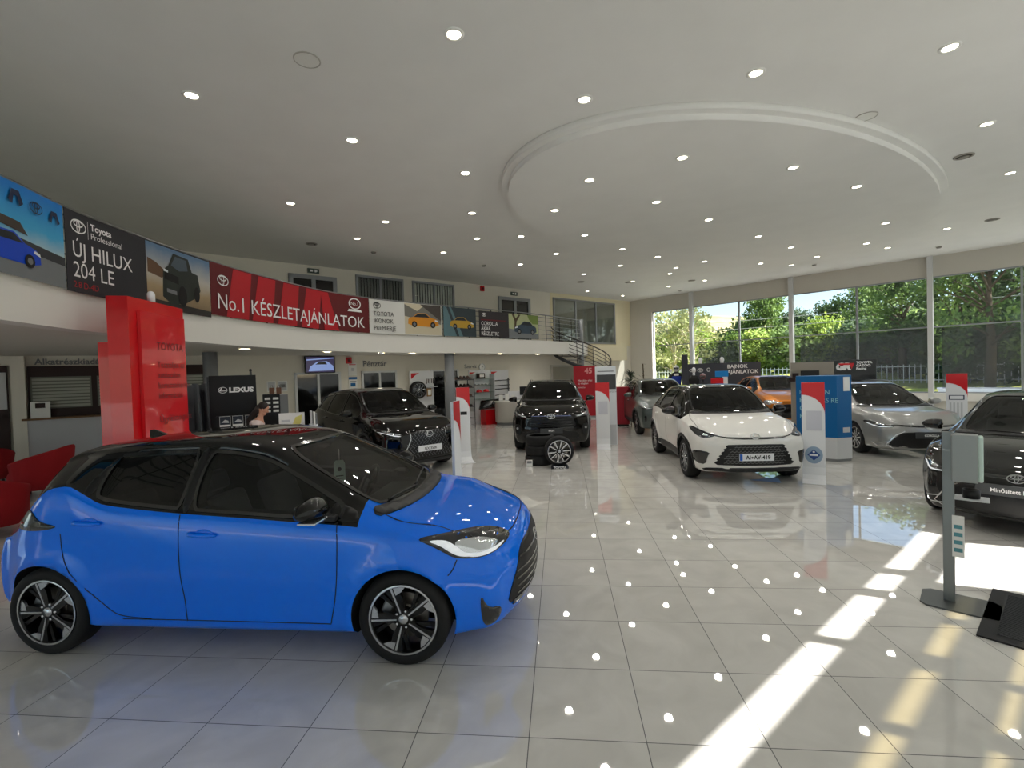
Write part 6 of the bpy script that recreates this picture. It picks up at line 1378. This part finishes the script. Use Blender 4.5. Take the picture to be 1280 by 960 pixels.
# ---------------- consultation corner behind the blue car
r = empty('brand_board', (-6.22, 8.62, 0), face(-6.2, 8.6), 'large black board with white LEXUS lettering behind the seated woman', 'sign')
bx('board', mat('board_matt_black', (7, 7, 8), .4), r, -.38, .40, 0, .08, .05, 2.02, .005); bx('edge_post', DGREY, r, -.41, -.38, -.02, .10, 0, 2.0); T('LEXUS', .125, -.06, 1.70, -.002, INKWHITE, r, xs=1.15, bold=.006); g = MB(); l_oval(g, -.16, 1.745, .15, M=FX(-.003)); g.build('emblem', INKWHITE, r)
r = empty('brochure_rack', (-5.85, 8.25, 0), face(-5.8, 8.2), 'rack of three picture brochures below the LEXUS board', 'brochure rack'); bx('back', BLACK, r, -.36, .30, 0, .04, 0, 1.28); bx('ledge', BLACK, r, -.36, .30, -.1, 0, 1.02, 1.04)
for i in range(3):
    c_, s_ = cos(face(-5.8, 8.2)), sin(face(-5.8, 8.2)); x_ = -.22+.20*i; rr = empty('brochure', (-5.85+x_*c_+.03*s_, 8.25+x_*s_-.03*c_, 1.04), face(-5.8, 8.2), ('left', 'middle', 'right')[i]+' picture brochure in the rack under the LEXUS board', 'brochure', 'brochures in the rack'); bx('cover', PAPER, rr, -.085, .085, -.012, 0, 0, .24); g = MB(); P(g, rect(-.08, .08, .09, .235), -.013, 0); P(g, [(-.06, .13), (0, .18), (.05, .16), (.06, .12)], -.0145, 1); g.build('print', [mat('brochure_dark', (40, 48, 60), .4), LGREY], rr)
r = empty('shelf_partition', (-6.95, 8.45, 0), face(-6.9, 8.4)+radians(20), 'grey leaning display partition left of the black board', 'partition')
for x_ in (-.12, .12, .28): MB().add([(x_-.02, -.25, 0), (x_+.02, -.25, 0), (x_+.02, .25, 0), (x_-.02, .25, 0), (x_-.02, -.02, 1.88), (x_+.02, -.02, 1.88), (x_+.02, .18, 1.88), (x_-.02, .18, 1.88)], [(0, 1, 2, 3), (4, 7, 6, 5), (0, 4, 5, 1), (1, 5, 6, 2), (2, 6, 7, 3), (3, 7, 4, 0)]).build('side_board', mat('partition_grey', (84, 88, 92), .5), r)
bx('back_board', mat('partition_grey', (84, 88, 92), .5), r, -.12, .28, .12, .15, 0, 1.86)
r = empty('black_shelf_unit', (-7.35, 8.6, 0), face(-7.3, 8.6), 'black shelf unit between the red totem and the grey partition', 'shelf unit'); bx('back', BLACK, r, -.3, .3, .2, .23, 0, 1.6)
for z in (.4, .75, 1.1, 1.4): bx('shelf', BLACK, r, -.3, .3, -.1, .2, z, z+.02); bx('shelf_edge', LGREY, r, -.3, .3, -.112, -.1, z, z+.02)
r = empty('desk', (-4.9, 7.95, 0), face(-4.9, 7.95), 'white consultation desk in front of the seated woman, behind the blue roof', 'desk'); bx('top', SIGNWHITE, r, -.75, .75, -.3, .4, .72, .75, .005)
for x_ in (-.7, .7): bx('leg_panel', SIGNWHITE, r, x_-.02, x_+.02, -.28, .38, 0, .72)
fd = face(-4.9, 7.95)
def on_desk(dx_, dy_, z=.75): return (-4.9+dx_*cos(fd)-dy_*sin(fd), 7.95+dx_*sin(fd)+dy_*cos(fd), z)
r = empty('advert_board', on_desk(.22, .15), fd, 'white desk board with a pale yellow picture beside the seated woman', 'display board'); bx('sheet', PAPER, r, -.22, .20, 0, .015, 0, .56); g = MB(); P(g, [(-.02, .30), (.05, .48), (.16, .52), (.14, .38), (.08, .28)], -.001, 0); P(g, rect(-.18, -.04, .40, .44), -.001, 1); g.build('print', [mat('pale_yellow', (220, 210, 120), .6), LGREY], r); bx('foot', STEEL, r, -.2, .18, -.06, .08, 0, .012)
r = empty('magazine_file', on_desk(.56, .05), fd, 'white magazine file full of leaflets at the right end of the desk', 'magazine file'); bx('box', SIGNWHITE, r, -.07, .07, -.1, .12, 0, .34); bx('leaflet', LGREY, r, -.05, -.02, -.08, .1, .02, .58); bx('leaflet', PAPER, r, .0, .03, -.08, .1, .02, .56); bx('leaflet', GREY, r, .04, .06, -.08, .1, .02, .53)
r = empty('display_tower', (-6.25, 9.95, 0), face(-6.25, 9.95), 'black tower with rows of white labels behind the seated woman', 'cabinet'); bx('body', BLACK, r, -.20, .14, 0, .3, 0, 1.60, .01); bx('side_grille', GREY, r, .14, .30, .02, .3, 0, 1.58)
for j in range(4):
    for i in range(2): bx('label', PAPER, r, -.16+.16*i, -.05+.16*i, -.006, 0, 1.48-.09*j, 1.53-.09*j)
for i, x_ in enumerate((-.08, .06)):
    rr = empty('gift_bag', (-6.25+x_*.85, 9.95+x_*.53+.12, 1.60), face(-6.25, 9.95), ('left', 'right')[i]+' small brown gift bag on top of the black tower', 'bag'); bx('bag', mat('kraft_brown', (120, 84, 66), .7), rr, -.05, .05, -.03, .03, 0, .14); MB().tube([(-.025, 0, .14), (-.02, 0, .19), (.02, 0, .19), (.025, 0, .14)], .005, 6).build('handle', BLACK, rr)
r = empty('flag_pole', (-6.45, 9.55, 0), 0, 'slim grey tapering pole standing right of the black board', 'pole'); MB().tube([(-.02, 0, 2.12), (.02, 0, 1.2), (.04, 0, .04)], [.022, .05, .075], 12).build('shaft', mat('pole_grey', (90, 92, 94), .4), r); MB().ball((-.02, 0, 2.13), .03).build('finial', BLACK, r); MB().cyl(.16, 0, .04, 24).build('base', BLACK, r)
# ---------------- seated woman
def skin_body(name, joints, edges, m, parent, sub=2, root=0):
    me = bpy.data.meshes.new(name); me.from_pydata([j[0] for j in joints], edges, []); o = bpy.data.objects.new(name, me); COL.objects.link(o)
    md = o.modifiers.new('s', 'SKIN'); sv = me.skin_vertices[0].data
    for i, j in enumerate(joints): rr = j[1]; sv[i].radius = rr if isinstance(rr, tuple) else (rr, rr); sv[i].use_root = (i == root)
    md.use_smooth_shade = True; s2 = o.modifiers.new('u', 'SUBSURF'); s2.levels = s2.render_levels = sub
    bpy.context.view_layer.update(); me2 = bpy.data.meshes.new_from_object(o.evaluated_get(bpy.context.evaluated_depsgraph_get())); o.modifiers.clear(); o.data = me2; me2.materials.clear(); me2.materials.append(m)
    for p in me2.polygons: p.use_smooth = True
    o.parent = parent; return o
SKINM = mat('skin', (214, 160, 134), .55); HAIR = mat('dark_hair', (34, 22, 18), .5); SHIRT = mat('pale_pink_shirt', (226, 208, 204), .8)
# local frame: faces +x, z up
pr_ = empty('person', (-5.58, 8.28, .0), face(-5.5, 8.2)+radians(-12), 'seated woman with long dark hair in a pale pink top, looking down', 'person')
J = [((0, 0, .50), (.13, .15)), ((.02, 0, .72), (.105, .13)), ((.05, 0, .95), (.10, .15)), ((.07, 0, 1.06), (.06, .10)), ((.10, 0, 1.13), (.045, .045)), ((.13, 0, 1.20), (.05, .05)),
 ((.06, .17, 1.02), .052), ((.12, .22, .80), .042), ((.36, .16, .79), .033), ((.43, .14, .785), (.035, .018)), ((.06, -.17, 1.02), .052), ((.12, -.22, .80), .042), ((.36, -.14, .79), .033), ((.43, -.12, .785), (.035, .018)),
 ((.05, .10, .48), .10), ((.42, .11, .50), .075), ((.44, .11, .10), .045), ((.54, .11, .05), (.035, .04)), ((.05, -.10, .48), .10), ((.42, -.11, .50), .075), ((.44, -.11, .10), .045), ((.54, -.11, .05), (.035, .04)),
 ((.145, 0, 1.27), (.085, .072)), ((.12, 0, 1.34), (.085, .075))]
EE = [(0, 1), (1, 2), (2, 3), (3, 4), (4, 5), (3, 6), (6, 7), (7, 8), (8, 9), (3, 10), (10, 11), (11, 12), (12, 13), (0, 14), (14, 15), (15, 16), (16, 17), (0, 18), (18, 19), (19, 20), (20, 21), (5, 22), (22, 23)]
b0 = len(J)
for sg, hb in ((1, 9), (-1, 13)):
    hx, hy, hzz = J[hb][0]
    for k_, (dy, L_) in enumerate(((-.026, .066), (-.009, .075), (.009, .07), (.026, .055))):
        i0 = len(J); J.append(((hx+.03, hy+dy, hzz+.002), .0085)); J.append(((hx+.03+L_*.6, hy+dy*1.1, hzz-.002), .008)); J.append(((hx+.03+L_, hy+dy*1.15, hzz-.018), .0065)); EE += [(hb, i0), (i0, i0+1), (i0+1, i0+2)]
    i0 = len(J); J.append(((hx+.0, hy-sg*.04, hzz), .010)); J.append(((hx+.035, hy-sg*.058, hzz-.006), .008)); EE += [(hb, i0), (i0, i0+1)]
J = [((p[0], p[1], p[2]+(.10 if p[2] > .3 else 0)), r_) for p, r_ in J]
bodyo = skin_body('body', J, EE, SKINM, pr_)
Hm = Matrix.Translation((.155, 0, 1.375)) @ Matrix.Rotation(radians(28), 4, 'Y')
g = MB(); g.ball((0, 0, .02), (.088, .074, .10), 20, 14, M=Hm).ball((.03, 0, -.055), (.055, .052, .05), 16, 10, M=Hm).ball((.088, 0, -.005), (.018, .012, .022), 10, 8, M=Hm).ball((0, .074, -.005), (.018, .010, .03), 8, 6, M=Hm).ball((0, -.074, -.005), (.018, .010, .03), 8, 6, M=Hm); g.build('face', SKINM, pr_)
g = MB()
for sg in (1, -1): g.ball((.074, sg*.030, .022), (.010, .014, .008), 8, 6, 0, M=Hm); g.box(.074, .088, sg*.030-.018, sg*.030+.018, .042, .048, 0, M=Hm)
g.build('eyes', HAIR, pr_); g = MB(); g.ball((.080, 0, -.05), (.008, .022, .007), 8, 6, 0, M=Hm); g.build('mouth', mat('lips', (170, 84, 84), .5), pr_)
g = MB(); g.ball((-.022, 0, .045), (.092, .086, .095), 20, 12, M=Hm); g.tube([Hm @ Vector((-.06, 0, .02)), Vector((.02, 0, 1.32)), Vector((-.075, .0, 1.20)), Vector((-.11, 0, 1.02))], [.07, .055, .05, .03], 12); g.build('hair', HAIR, pr_)
JS = [((.0, 0, .58), (.15, .17)), ((.02, 0, .74), (.125, .15)), ((.05, 0, .95), (.12, .165)), ((.065, 0, 1.05), (.075, .12)), ((.06, .17, 1.02), .066), ((.10, .215, .88), .060), ((.06, -.17, 1.02), .066), ((.10, -.215, .88), .060)]
skin_body('shirt', [((p[0], p[1], p[2]+.10), r_) for p, r_ in JS], [(0, 1), (1, 2), (2, 3), (3, 4), (4, 5), (3, 6), (6, 7)], SHIRT, pr_)
JT = [((0, 0, .50), (.145, .165)), ((.05, .10, .48), .112), ((.42, .11, .50), .088), ((.44, .11, .16), .062), ((.05, -.10, .48), .112), ((.42, -.11, .50), .088), ((.44, -.11, .16), .062)]
skin_body('trousers', [((p[0], p[1], p[2]+(.10 if p[2] > .3 else 0)), r_) for p, r_ in JT], [(0, 1), (1, 2), (2, 3), (0, 4), (4, 5), (5, 6)], mat('dark_trousers', (36, 38, 46), .8), pr_)
r = empty('office_chair', (-5.57, 8.29, 0), face(-5.5, 8.2)+radians(-12), 'black office chair under the seated woman', 'chair'); bx('seat', BLACK, r, -.24, .26, -.24, .24, .43, .50, .03); bx('backrest', BLACK, r, -.30, -.25, -.22, .22, .55, .98, .02); MB().tube([(-.26, 0, .46), (-.29, 0, .6)], .02, 8).build('back_bar', BLACK, r); MB().tube([(0, 0, .43), (0, 0, .08)], .03, 10).build('column', BLACK, r)
for i in range(5): a = 2*pi*i/5; MB().tube([(0, 0, .10), (.28*cos(a), .28*sin(a), .05)], .02, 8).ball((.28*cos(a), .28*sin(a), .03), .03, 10, 8).build('castor_arm', BLACK, r)
# ---------------- dispenser post and mat
r = empty('dispenser_post', (3.05, 4.02, 0), radians(-38), 'grey hand sanitiser post with automatic dispenser on a flat base plate', 'dispenser')
PG = mat('post_grey', (132, 136, 136), .35, metal=.5); tt = 5.0
g = MB(); P_ = [(-.24, -.14), (-.20, -.19), (.22, -.19), (.27, -.12), (.22, .12), (.17, .17), (-.19, .17), (-.24, .12)]; g.prism(P_, 0, .012); g.build('base_plate', mat('plate_grey', (96, 100, 100), .4, metal=.5), r)
g = MB(); g.box(-.105, -.035, -.02, .02, .012, 1.34, b=.004); g.build('post', PG, r)
g = MB(); g.box(-.05, .10, -.10, .03, .97, 1.33, b=.008); g.build('dispenser_case', mat('case_grey', (150, 154, 152), .35, metal=.3), r)
g = MB(); g.box(.098, .128, -.095, .025, .98, 1.32, b=.01); g.build('dispenser_cover', mat('cover_mint', (205, 226, 216), .3), r)
g = MB(); g.box(-.035, .16, -.10, .06, .835, .845, b=.003); g.build('drip_shelf', LGREY, r); g = MB(); g.lathe([(.0001, .846), (.05, .846), (.052, .91), (.046, .91), (.045, .853), (.0001, .853)], 20, M=Matrix.Translation((.06, -.02, 0))); g.build('drip_cup', BLACK, r)
g = MB(); g.box(-.05, .02, -.05, -.044, .38, .70); g.build('notice', PAPER, r); g = MB()
for z in (.42, .48, .54, .60): P(g, rect(-.04, .01, z, z+.03), -.051)
g.build('notice_print', mat('teal_ink', (90, 150, 160), .6), r)
r = empty('door_mat', (3.62, 3.72, 0), radians(-45), 'dark grey ribbed entrance mat at the right edge of the floor', 'mat')
# corners measured on the floor: near-left (2.79,3.56) far-left (3.49,4.29)
g = MB(); Mm = Matrix.Rotation(radians(45), 4, 'Z') @ Matrix.Translation((-3.62, -3.72, 0))
g.prism([(2.79, 3.56), (4.3, 2.05), (5.02, 2.78), (3.49, 4.29)], 0, .012, M=Mm); g.build('rubber_border', mat('mat_rubber', (34, 35, 36), .7), r)
g = MB(); g.prism([(2.92, 3.56), (4.3, 2.18), (4.89, 2.78), (3.49, 4.17)], .012, .018, M=Mm)
for i in range(34):
    t = i/34; a_ = (2.93+t*.57, 3.57+t*.59); c_ = (4.30+t*.57, 2.20+t*.59); g.prism([(a_[0], a_[1]), (c_[0], c_[1]), (c_[0]+.008, c_[1]+.008), (a_[0]+.008, a_[1]+.008)], .018, .022, M=Mm)
g.build('ribbed_carpet', mat('mat_carpet', (62, 64, 66), .95), r)
r = empty('floor_sheet', (3.32, 8.28, .0), radians(15), 'pale blue folded leaflet lying under the front of the white crossover', 'leaflet'); MB().add([(-.22, .1, .004), (.22, .12, .004), (.26, .03, .02), (.12, -.22, .004)], [(0, 3, 2, 1)]).add([(-.22, .1, .007), (.22, .12, .007), (.26, .03, .023), (.12, -.22, .007)], [(0, 1, 2, 3)]).build('sheet', mat('sheet_blue', (150, 185, 235), .5), r)
# ---------------- things in the blue car
r = empty('hanging_tag', (-1.86, 3.86, 1.14), radians(25), 'pale green tag hanging behind the windscreen of the blue hatchback', 'tag'); g = MB(); g.prism([(-.045, -.12), (.045, -.12), (.045, .05), (.03, .075), (-.03, .075), (-.045, .05)], -.002, .002, M=FX()); g.build('card', mat('tag_mint', (228, 246, 238), .6, emis=0), r); MB().tube([(0, 0, .075), (0, 0, .17)], .004, 6).build('string', PAPER, r); g = MB(); P(g, ell(0, .0, .016, .018, 12), -.004); P(g, rect(-.03, .03, -.06, -.052), -.004); P(g, rect(-.03, .03, -.08, -.073), -.004); g.build('print', INKBLACK, r)
# ---------------- ceiling fittings
def vent(x, y, z, lab, r_=.14, kind=0):
    r = empty('ceiling_vent' if kind == 0 else 'ceiling_speaker' if kind == 1 else 'smoke_detector', (x, y, z), 0, lab, ('vent', 'speaker', 'smoke detector')[kind])
    if kind == 0:
        MB().lathe([(r_, 0), (r_, -.015), (r_-.03, -.02), (r_-.03, 0)], 28).build('ring', mat('vent_grey', (150, 146, 138), .5), r); MB().lathe([(.0001, -.006), (r_-.03, -.006)], 24).build('dark_centre', mat('vent_dark', (66, 62, 56), .7), r); MB().lathe([(.0001, -.03), (.06, -.03), (.07, -.02), (.0001, -.01)], 20).build('cone', mat('vent_grey', (150, 146, 138), .5), r)
    elif kind == 1: MB().lathe([(r_, 0), (r_, -.008), (r_-.012, -.010), (r_-.012, 0)], 28).build('ring', mat('speaker_ring', (182, 180, 172), .5), r); MB().lathe([(.0001, -.004), (r_-.012, -.004)], 24).build('grille', mat('speaker_grille', (226, 226, 220), .8), r)
    else: MB().lathe([(.07, 0), (.07, -.02), (.05, -.05), (.0001, -.055)], 20).build('head', mat('detector_grey', (140, 138, 130), .5), r); MB().cyl(.085, -.008, 0, 20).build('base', WHITE, r)
for x, y, lab, k_ in ((-2.62, 5.05, 'flat round speaker in the ceiling near the top left of the picture', 1), (4.38, 7.32, 'flat round speaker in the ceiling right of the oval panel', 1), (6.93, 9.0, 'round dark vent nearest the camera, right of the oval panel', 0), (10.8, 13.2, 'round dark vent near the windows at the right', 0), (9.6, 15.6, 'round dark vent above the second window bay', 0), (5.3, 19.8, 'round dark vent above the far window bays', 0), (-6.2, 11.8, 'round vent over the gallery above the red banner', 0), (.9, 18.9, 'round vent near the stair end of the gallery', 0), (2.8, 19.5, 'round vent beyond the oval panel near the far corner', 0),
    (11.6, 16.0, 'smoke detector close to the window header at the right', 2), (8.9, 17.8, 'smoke detector near the header above the grey estate', 2), (-2.3, 15.2, 'smoke detector over the gallery near the red alarm', 2), (5.4, 22.1, 'smoke detector in front of the leftmost window', 2), (-5.0, 12.9, 'smoke detector over the middle of the gallery', 2)): vent(x, y, HC, lab, kind=k_)
r = empty('security_camera', gmap(15.75, 2.60, .05), 0, 'small white dome camera on the lower edge of the gallery fascia', 'camera'); MB().ball((0, 0, -.03), .05, 16, 10).cyl(.05, -.03, .02, 16).build('dome', SIGNWHITE, r)
# soffit lights under the gallery
for s_, off, lab in ((6.2, 2.2, 'soffit downlight nearest the left edge above the parts counter'), (7.6, 3.6, 'soffit downlight over the parts counter hatch'), (10.3, .75, 'soffit downlight just right of the red totem'), (12.4, .9, 'soffit downlight above the flag pole'), (14.6, .7, 'soffit downlight right of the television'), (16.2, .7, 'soffit downlight right of the Pénztár sign'), (17.3, .7, 'soffit downlight left of the front column'), (18.8, .7, 'soffit downlight right of the front column'), (21.0, .7, 'soffit downlight above the accessory shelves'), (23.2, .6, 'soffit downlight close to the stairs')):
    p = gmap(s_, HS+.015, -off); o = downlight(p.x, p.y, p.z, SOFFIT_W, 'soffit downlights under the gallery', lab, r=.09); o.name = 'soffit_light'
# ============================================================ OUTSIDE
GZ = -.15
struct(MB().prism([(-70, -60), (60, -60), (60, 12), (17.8, 12.6), (RIGHT_OFF-9, -9.1), (-23, -9.1), (-70, -9.1)], -.5, -.26).build('ground', mat('bounce_paving', (205, 200, 190), .9, noise=.1)))  # unseen sunlit paving, added to bounce daylight up onto the ceiling
lawn = mat('lawn_grass', (150, 160, 70), .9, rgb2=(186, 184, 96), nscale=.6)
def ground_z(n): return -.26+1.5*min(1, max(0, (n-7)/14))
gnd = MB(); ns_ = [0.3, 7, 9, 12, 15, 18, 21, 30, 45, 140]
vs = []
for s_ in (-90, 60):
    for n_ in ns_: q = K0+WD*s_-WN*n_; vs.append((q.x, q.y, ground_z(n_)))
gnd.add(vs, [(i, len(ns_)+i, len(ns_)+i+1, i+1) for i in range(len(ns_)-1)]); struct(gnd.build('ground', lawn))
p = MB(); wbox(p, K0, WD, -WN, -6, 40, -.26, -.14, .3, 7.0); struct(p.build('path', mat('concrete_path', (196, 190, 180), .85, noise=.1)))
# dry hill
hm = MB(); n1, n2 = 50, 14; vs = []
for i in range(n1+1):
    for j in range(n2+1):
        s = -90+150*i/n1; d = 42+90*j/n2; t = j/n2; h = (10.5/(1+exp((s+25)/4.5))+4.2+.8*sin(s*.15))*min(1, t*1.9)**1.3+random.uniform(-.25, .25)
        q = K0+WD*s-WN*d; vs.append((q.x, q.y, -.3+max(0, h)))
hm.add(vs, [(i*(n2+1)+j, (i+1)*(n2+1)+j, (i+1)*(n2+1)+j+1, i*(n2+1)+j+1) for i in range(n1) for j in range(n2)], 0, True)
struct(hm.build('hillside', mat('dry_hillside', (186, 168, 124), .95, rgb2=(128, 132, 82), nscale=.25)))
def leafmat(name, c, c2):
    m = mat(name, c, .7, rgb2=c2, nscale=1.3); t = m.node_tree; b = t.nodes['Principled BSDF']
    tl = t.nodes.new('ShaderNodeBsdfTranslucent'); mx = t.nodes.new('ShaderNodeMixShader'); mx.inputs[0].default_value = .35; out = [n for n in t.nodes if n.type == 'OUTPUT_MATERIAL'][0]
    src = b.inputs['Base Color'].links[0].from_socket; t.links.new(src, tl.inputs[0]); t.links.new(b.outputs[0], mx.inputs[1]); t.links.new(tl.outputs[0], mx.inputs[2]); t.links.new(mx.outputs[0], out.inputs[0]); return m
LM = [leafmat('leaf_mid_green', (118, 142, 66), (78, 104, 50)), leafmat('leaf_dark_green', (76, 98, 54), (52, 74, 42)), leafmat('leaf_yellow_green', (168, 182, 84), (124, 150, 68)), leafmat('leaf_pale_dry', (176, 176, 120), (140, 148, 96))]
BARK = mat('bark', (92, 78, 62), .9, noise=.4, nscale=9); BARKP = mat('pale_bark', (170, 160, 136), .9)
TP = {}
def tree_mesh(kind):
    if kind in TP: return TP[kind]
    rnd = random.Random(hash(kind[0])*0+kind[1]); k, seed = kind; g = MB(); br = MB()
    spec = {'bush': (0.2, 3.9, 2.4, 46, .85, 120), 'tall': (1.2, 7.0, 2.9, 64, .95, 130), 'airy': (2.4, 9.0, 3.3, 46, .85, 84), 'wisp': (.8, 6.3, 2.2, 34, .55, 34)}[k]
    z0, h, R_, nc, cr_, nl = spec
    cl = []
    for i in range(nc):
        t = rnd.random(); z = z0+(h-z0)*t; rr = R_*sqrt(max(.06, 1-((t-.42)/.62)**2))*rnd.uniform(.35, 1); a = rnd.uniform(0, 6.28)
        cl.append(Vector((rr*cos(a), rr*sin(a), z)))
    for c in cl:
        for _ in range(nl):
            d = Vector((rnd.gauss(0, 1), rnd.gauss(0, 1), rnd.gauss(0, .75))); d = d.normalized()*cr_*rnd.random()**.45; p = c+d; s = rnd.uniform(.09, .19)
            u = Vector((rnd.gauss(0, 1), rnd.gauss(0, 1), rnd.gauss(0, 1))).normalized(); v = u.orthogonal().normalized()
            g.v += [tuple(p+u*s), tuple(p+v*s*.6), tuple(p-u*s), tuple(p-v*s*.6)]; q = len(g.v)-4; g.f.append((q, q+1, q+2, q+3)); g.mi.append(0); g.sm.append(False)
    tr = .10+.012*h; br.tube([(0, 0, -.3), (.1, .05, h*.3), (0, .1, h*.6), (.1, 0, h*.85)], [tr*1.3, tr, tr*.6, tr*.2], 8)
    for c in cl[:nc//2 if k != 'wisp' else nc]: zz = max(.3, c.z-rnd.uniform(.8, 2.0)); br.tube([(.05, .05, min(zz, h*.8)), tuple((Vector((.05, .05, zz))+c)/2+Vector((0, 0, .25))), tuple(c)], [.06, .04, .015], 5)
    a = bpy.data.meshes.new('crown'); a.from_pydata(g.v, [], g.f); a.update(); b2 = br.build('trunk', BARK); TP[kind] = (a, b2.data); bpy.data.objects.remove(b2); return TP[kind]
NTREE = [0]
def tree(kind, s, d, sc, lm, lab, seed=0, group='trees and bushes beyond the windows', bark=BARK):
    a, b_ = tree_mesh((kind, seed)); q = K0+WD*s-WN*d; r = empty({'bush': 'bush', 'tall': 'tree', 'airy': 'tree', 'wisp': 'bush'}[kind], (q.x, q.y, ground_z(d)-.1), random.uniform(0, 6.28), lab, {'bush': 'bush', 'wisp': 'bush'}.get(kind, 'tree'), group); r.scale = (sc*random.uniform(.9, 1.15), sc*random.uniform(.9, 1.15), sc)
    for nm, me, m in (('crown', a, lm), ('trunk', b_, bark)):
        o = bpy.data.objects.new(nm, me); COL.objects.link(o); o.parent = r
        if not me.materials: me.materials.append(m)
        o.material_slots[0].link = 'OBJECT'; o.material_slots[0].material = m
    return r
G1 = 'dense green trees in the row beyond the lawn'; G2 = 'leafy bushes along the far edge of the lawn'; G3 = 'tall trees close to the right-hand windows'
L1 = 'dense green tree in the row beyond the lawn'; L2 = 'rounded leafy bush along the far edge of the lawn'; L3 = 'tall loose-crowned tree close outside the right-hand windows'
rn = random.Random(5)
for i in range(13): tree('tall', -21+i*3.3+rn.uniform(-.8, .8), 31+rn.uniform(-1, 4), (.82, .95, 1.05)[i % 3]*(.85 if i < 5 else 1), LM[(1, 1, 0)[i % 3]], L1, i % 3, G1)
for i in range(14): tree('bush', -15+i*2.25+rn.uniform(-.5, .5), 24+rn.uniform(-1.2, 1.8), rn.uniform(.82, 1.05), LM[(0, 2, 0, 2, 1)[i % 5]], L2, i % 3, G2)
for s_, d_, sc_, m_ in ((8.6, 17, .80, 0), (11.2, 15, .95, 1), (12.6, 11.5, .9, 0), (16.0, 12.5, 1.0, 1), (19.8, 12.5, 1.1, 0)): tree('airy', s_, d_, sc_, LM[m_], L3, int(s_) % 2, G3)
for s_, d_ in ((7.4, 20), (10.2, 18.5), (12.2, 16.5), (14.6, 17), (18, 17.5), (21.5, 17)): tree('bush', s_, d_, 1.05, LM[1], 'dark bush filling the gap beneath the tall trees at the right', 1, 'dark bushes beneath the tall trees')
tree('wisp', -5.6, 18, 1.0, LM[3], 'pale wispy shrub with bare branches outside the leftmost window', 0, None, BARKP); tree('wisp', -8.4, 20, 1.05, LM[3], 'pale dry shrub further back outside the leftmost window', 1, None, BARKP)
# low picket fence on the lawn
r = empty('picket_fence', tuple(K0+WD*0-WN*15+Vector((0, 0, .75))), RWN, 'pale metal picket fence standing across the lawn outside', 'fence')
g = MB()
for i in range(110): x = -14+i*.26; g.box(x-.02, x+.02, -.01, .01, -.26, .95)
g.build('pickets', PALEFR, r)['kind'] = 'stuff'
for z in (0, .8): bx('rail', PALEFR, r, -14, 14.6, -.02, .02, z, z+.05)
r = empty('info_sign', tuple(K0+WD*6.2-WN*9), RWN, 'pale blue sign board on a post outside the third window', 'sign'); bx('board', mat('sign_pale_blue', (150, 176, 180), .5), r, -.35, .35, 0, .03, 1.1, 2.0); bx('post', GREY, r, -.03, .03, .03, .08, -.3, 1.4)
r = empty('garden_wall', tuple(K0+WD*18-WN*8.5), RWN, 'low white wall outside behind the dark hatchback', 'wall'); bx('wall_body', mat('garden_wall_white', (220, 222, 224), .8), r, -7, 14, 0, .25, -.3, .55); bx('coping', SIGNWHITE, r, -7.05, 14.05, -.03, .28, .55, .62)
for s_ in (9.6, 13.2):
    pass
r = empty('utility_pole', tuple(K0+WD*9.8-WN*20), 0, 'slim wooden utility pole carrying wires behind the third window bay', 'pole'); MB().tube([(0, 0, -.3), (0, 0, 6.6)], [.11, .08], 10).build('shaft', BARK, r); bx('crossarm', BARK, r, -.6, .6, -.05, .05, 6.1, 6.2)
for z_, dz_ in ((5.9, .35), (5.2, .3)):
    MB().tube([tuple(WD*(-26+i*2.6)+Vector((0, 0, z_-dz_*sin(pi*i/20)))) for i in range(21)], .02, 5).build('wire', mat('wire_grey', (170, 170, 165), .5), r)
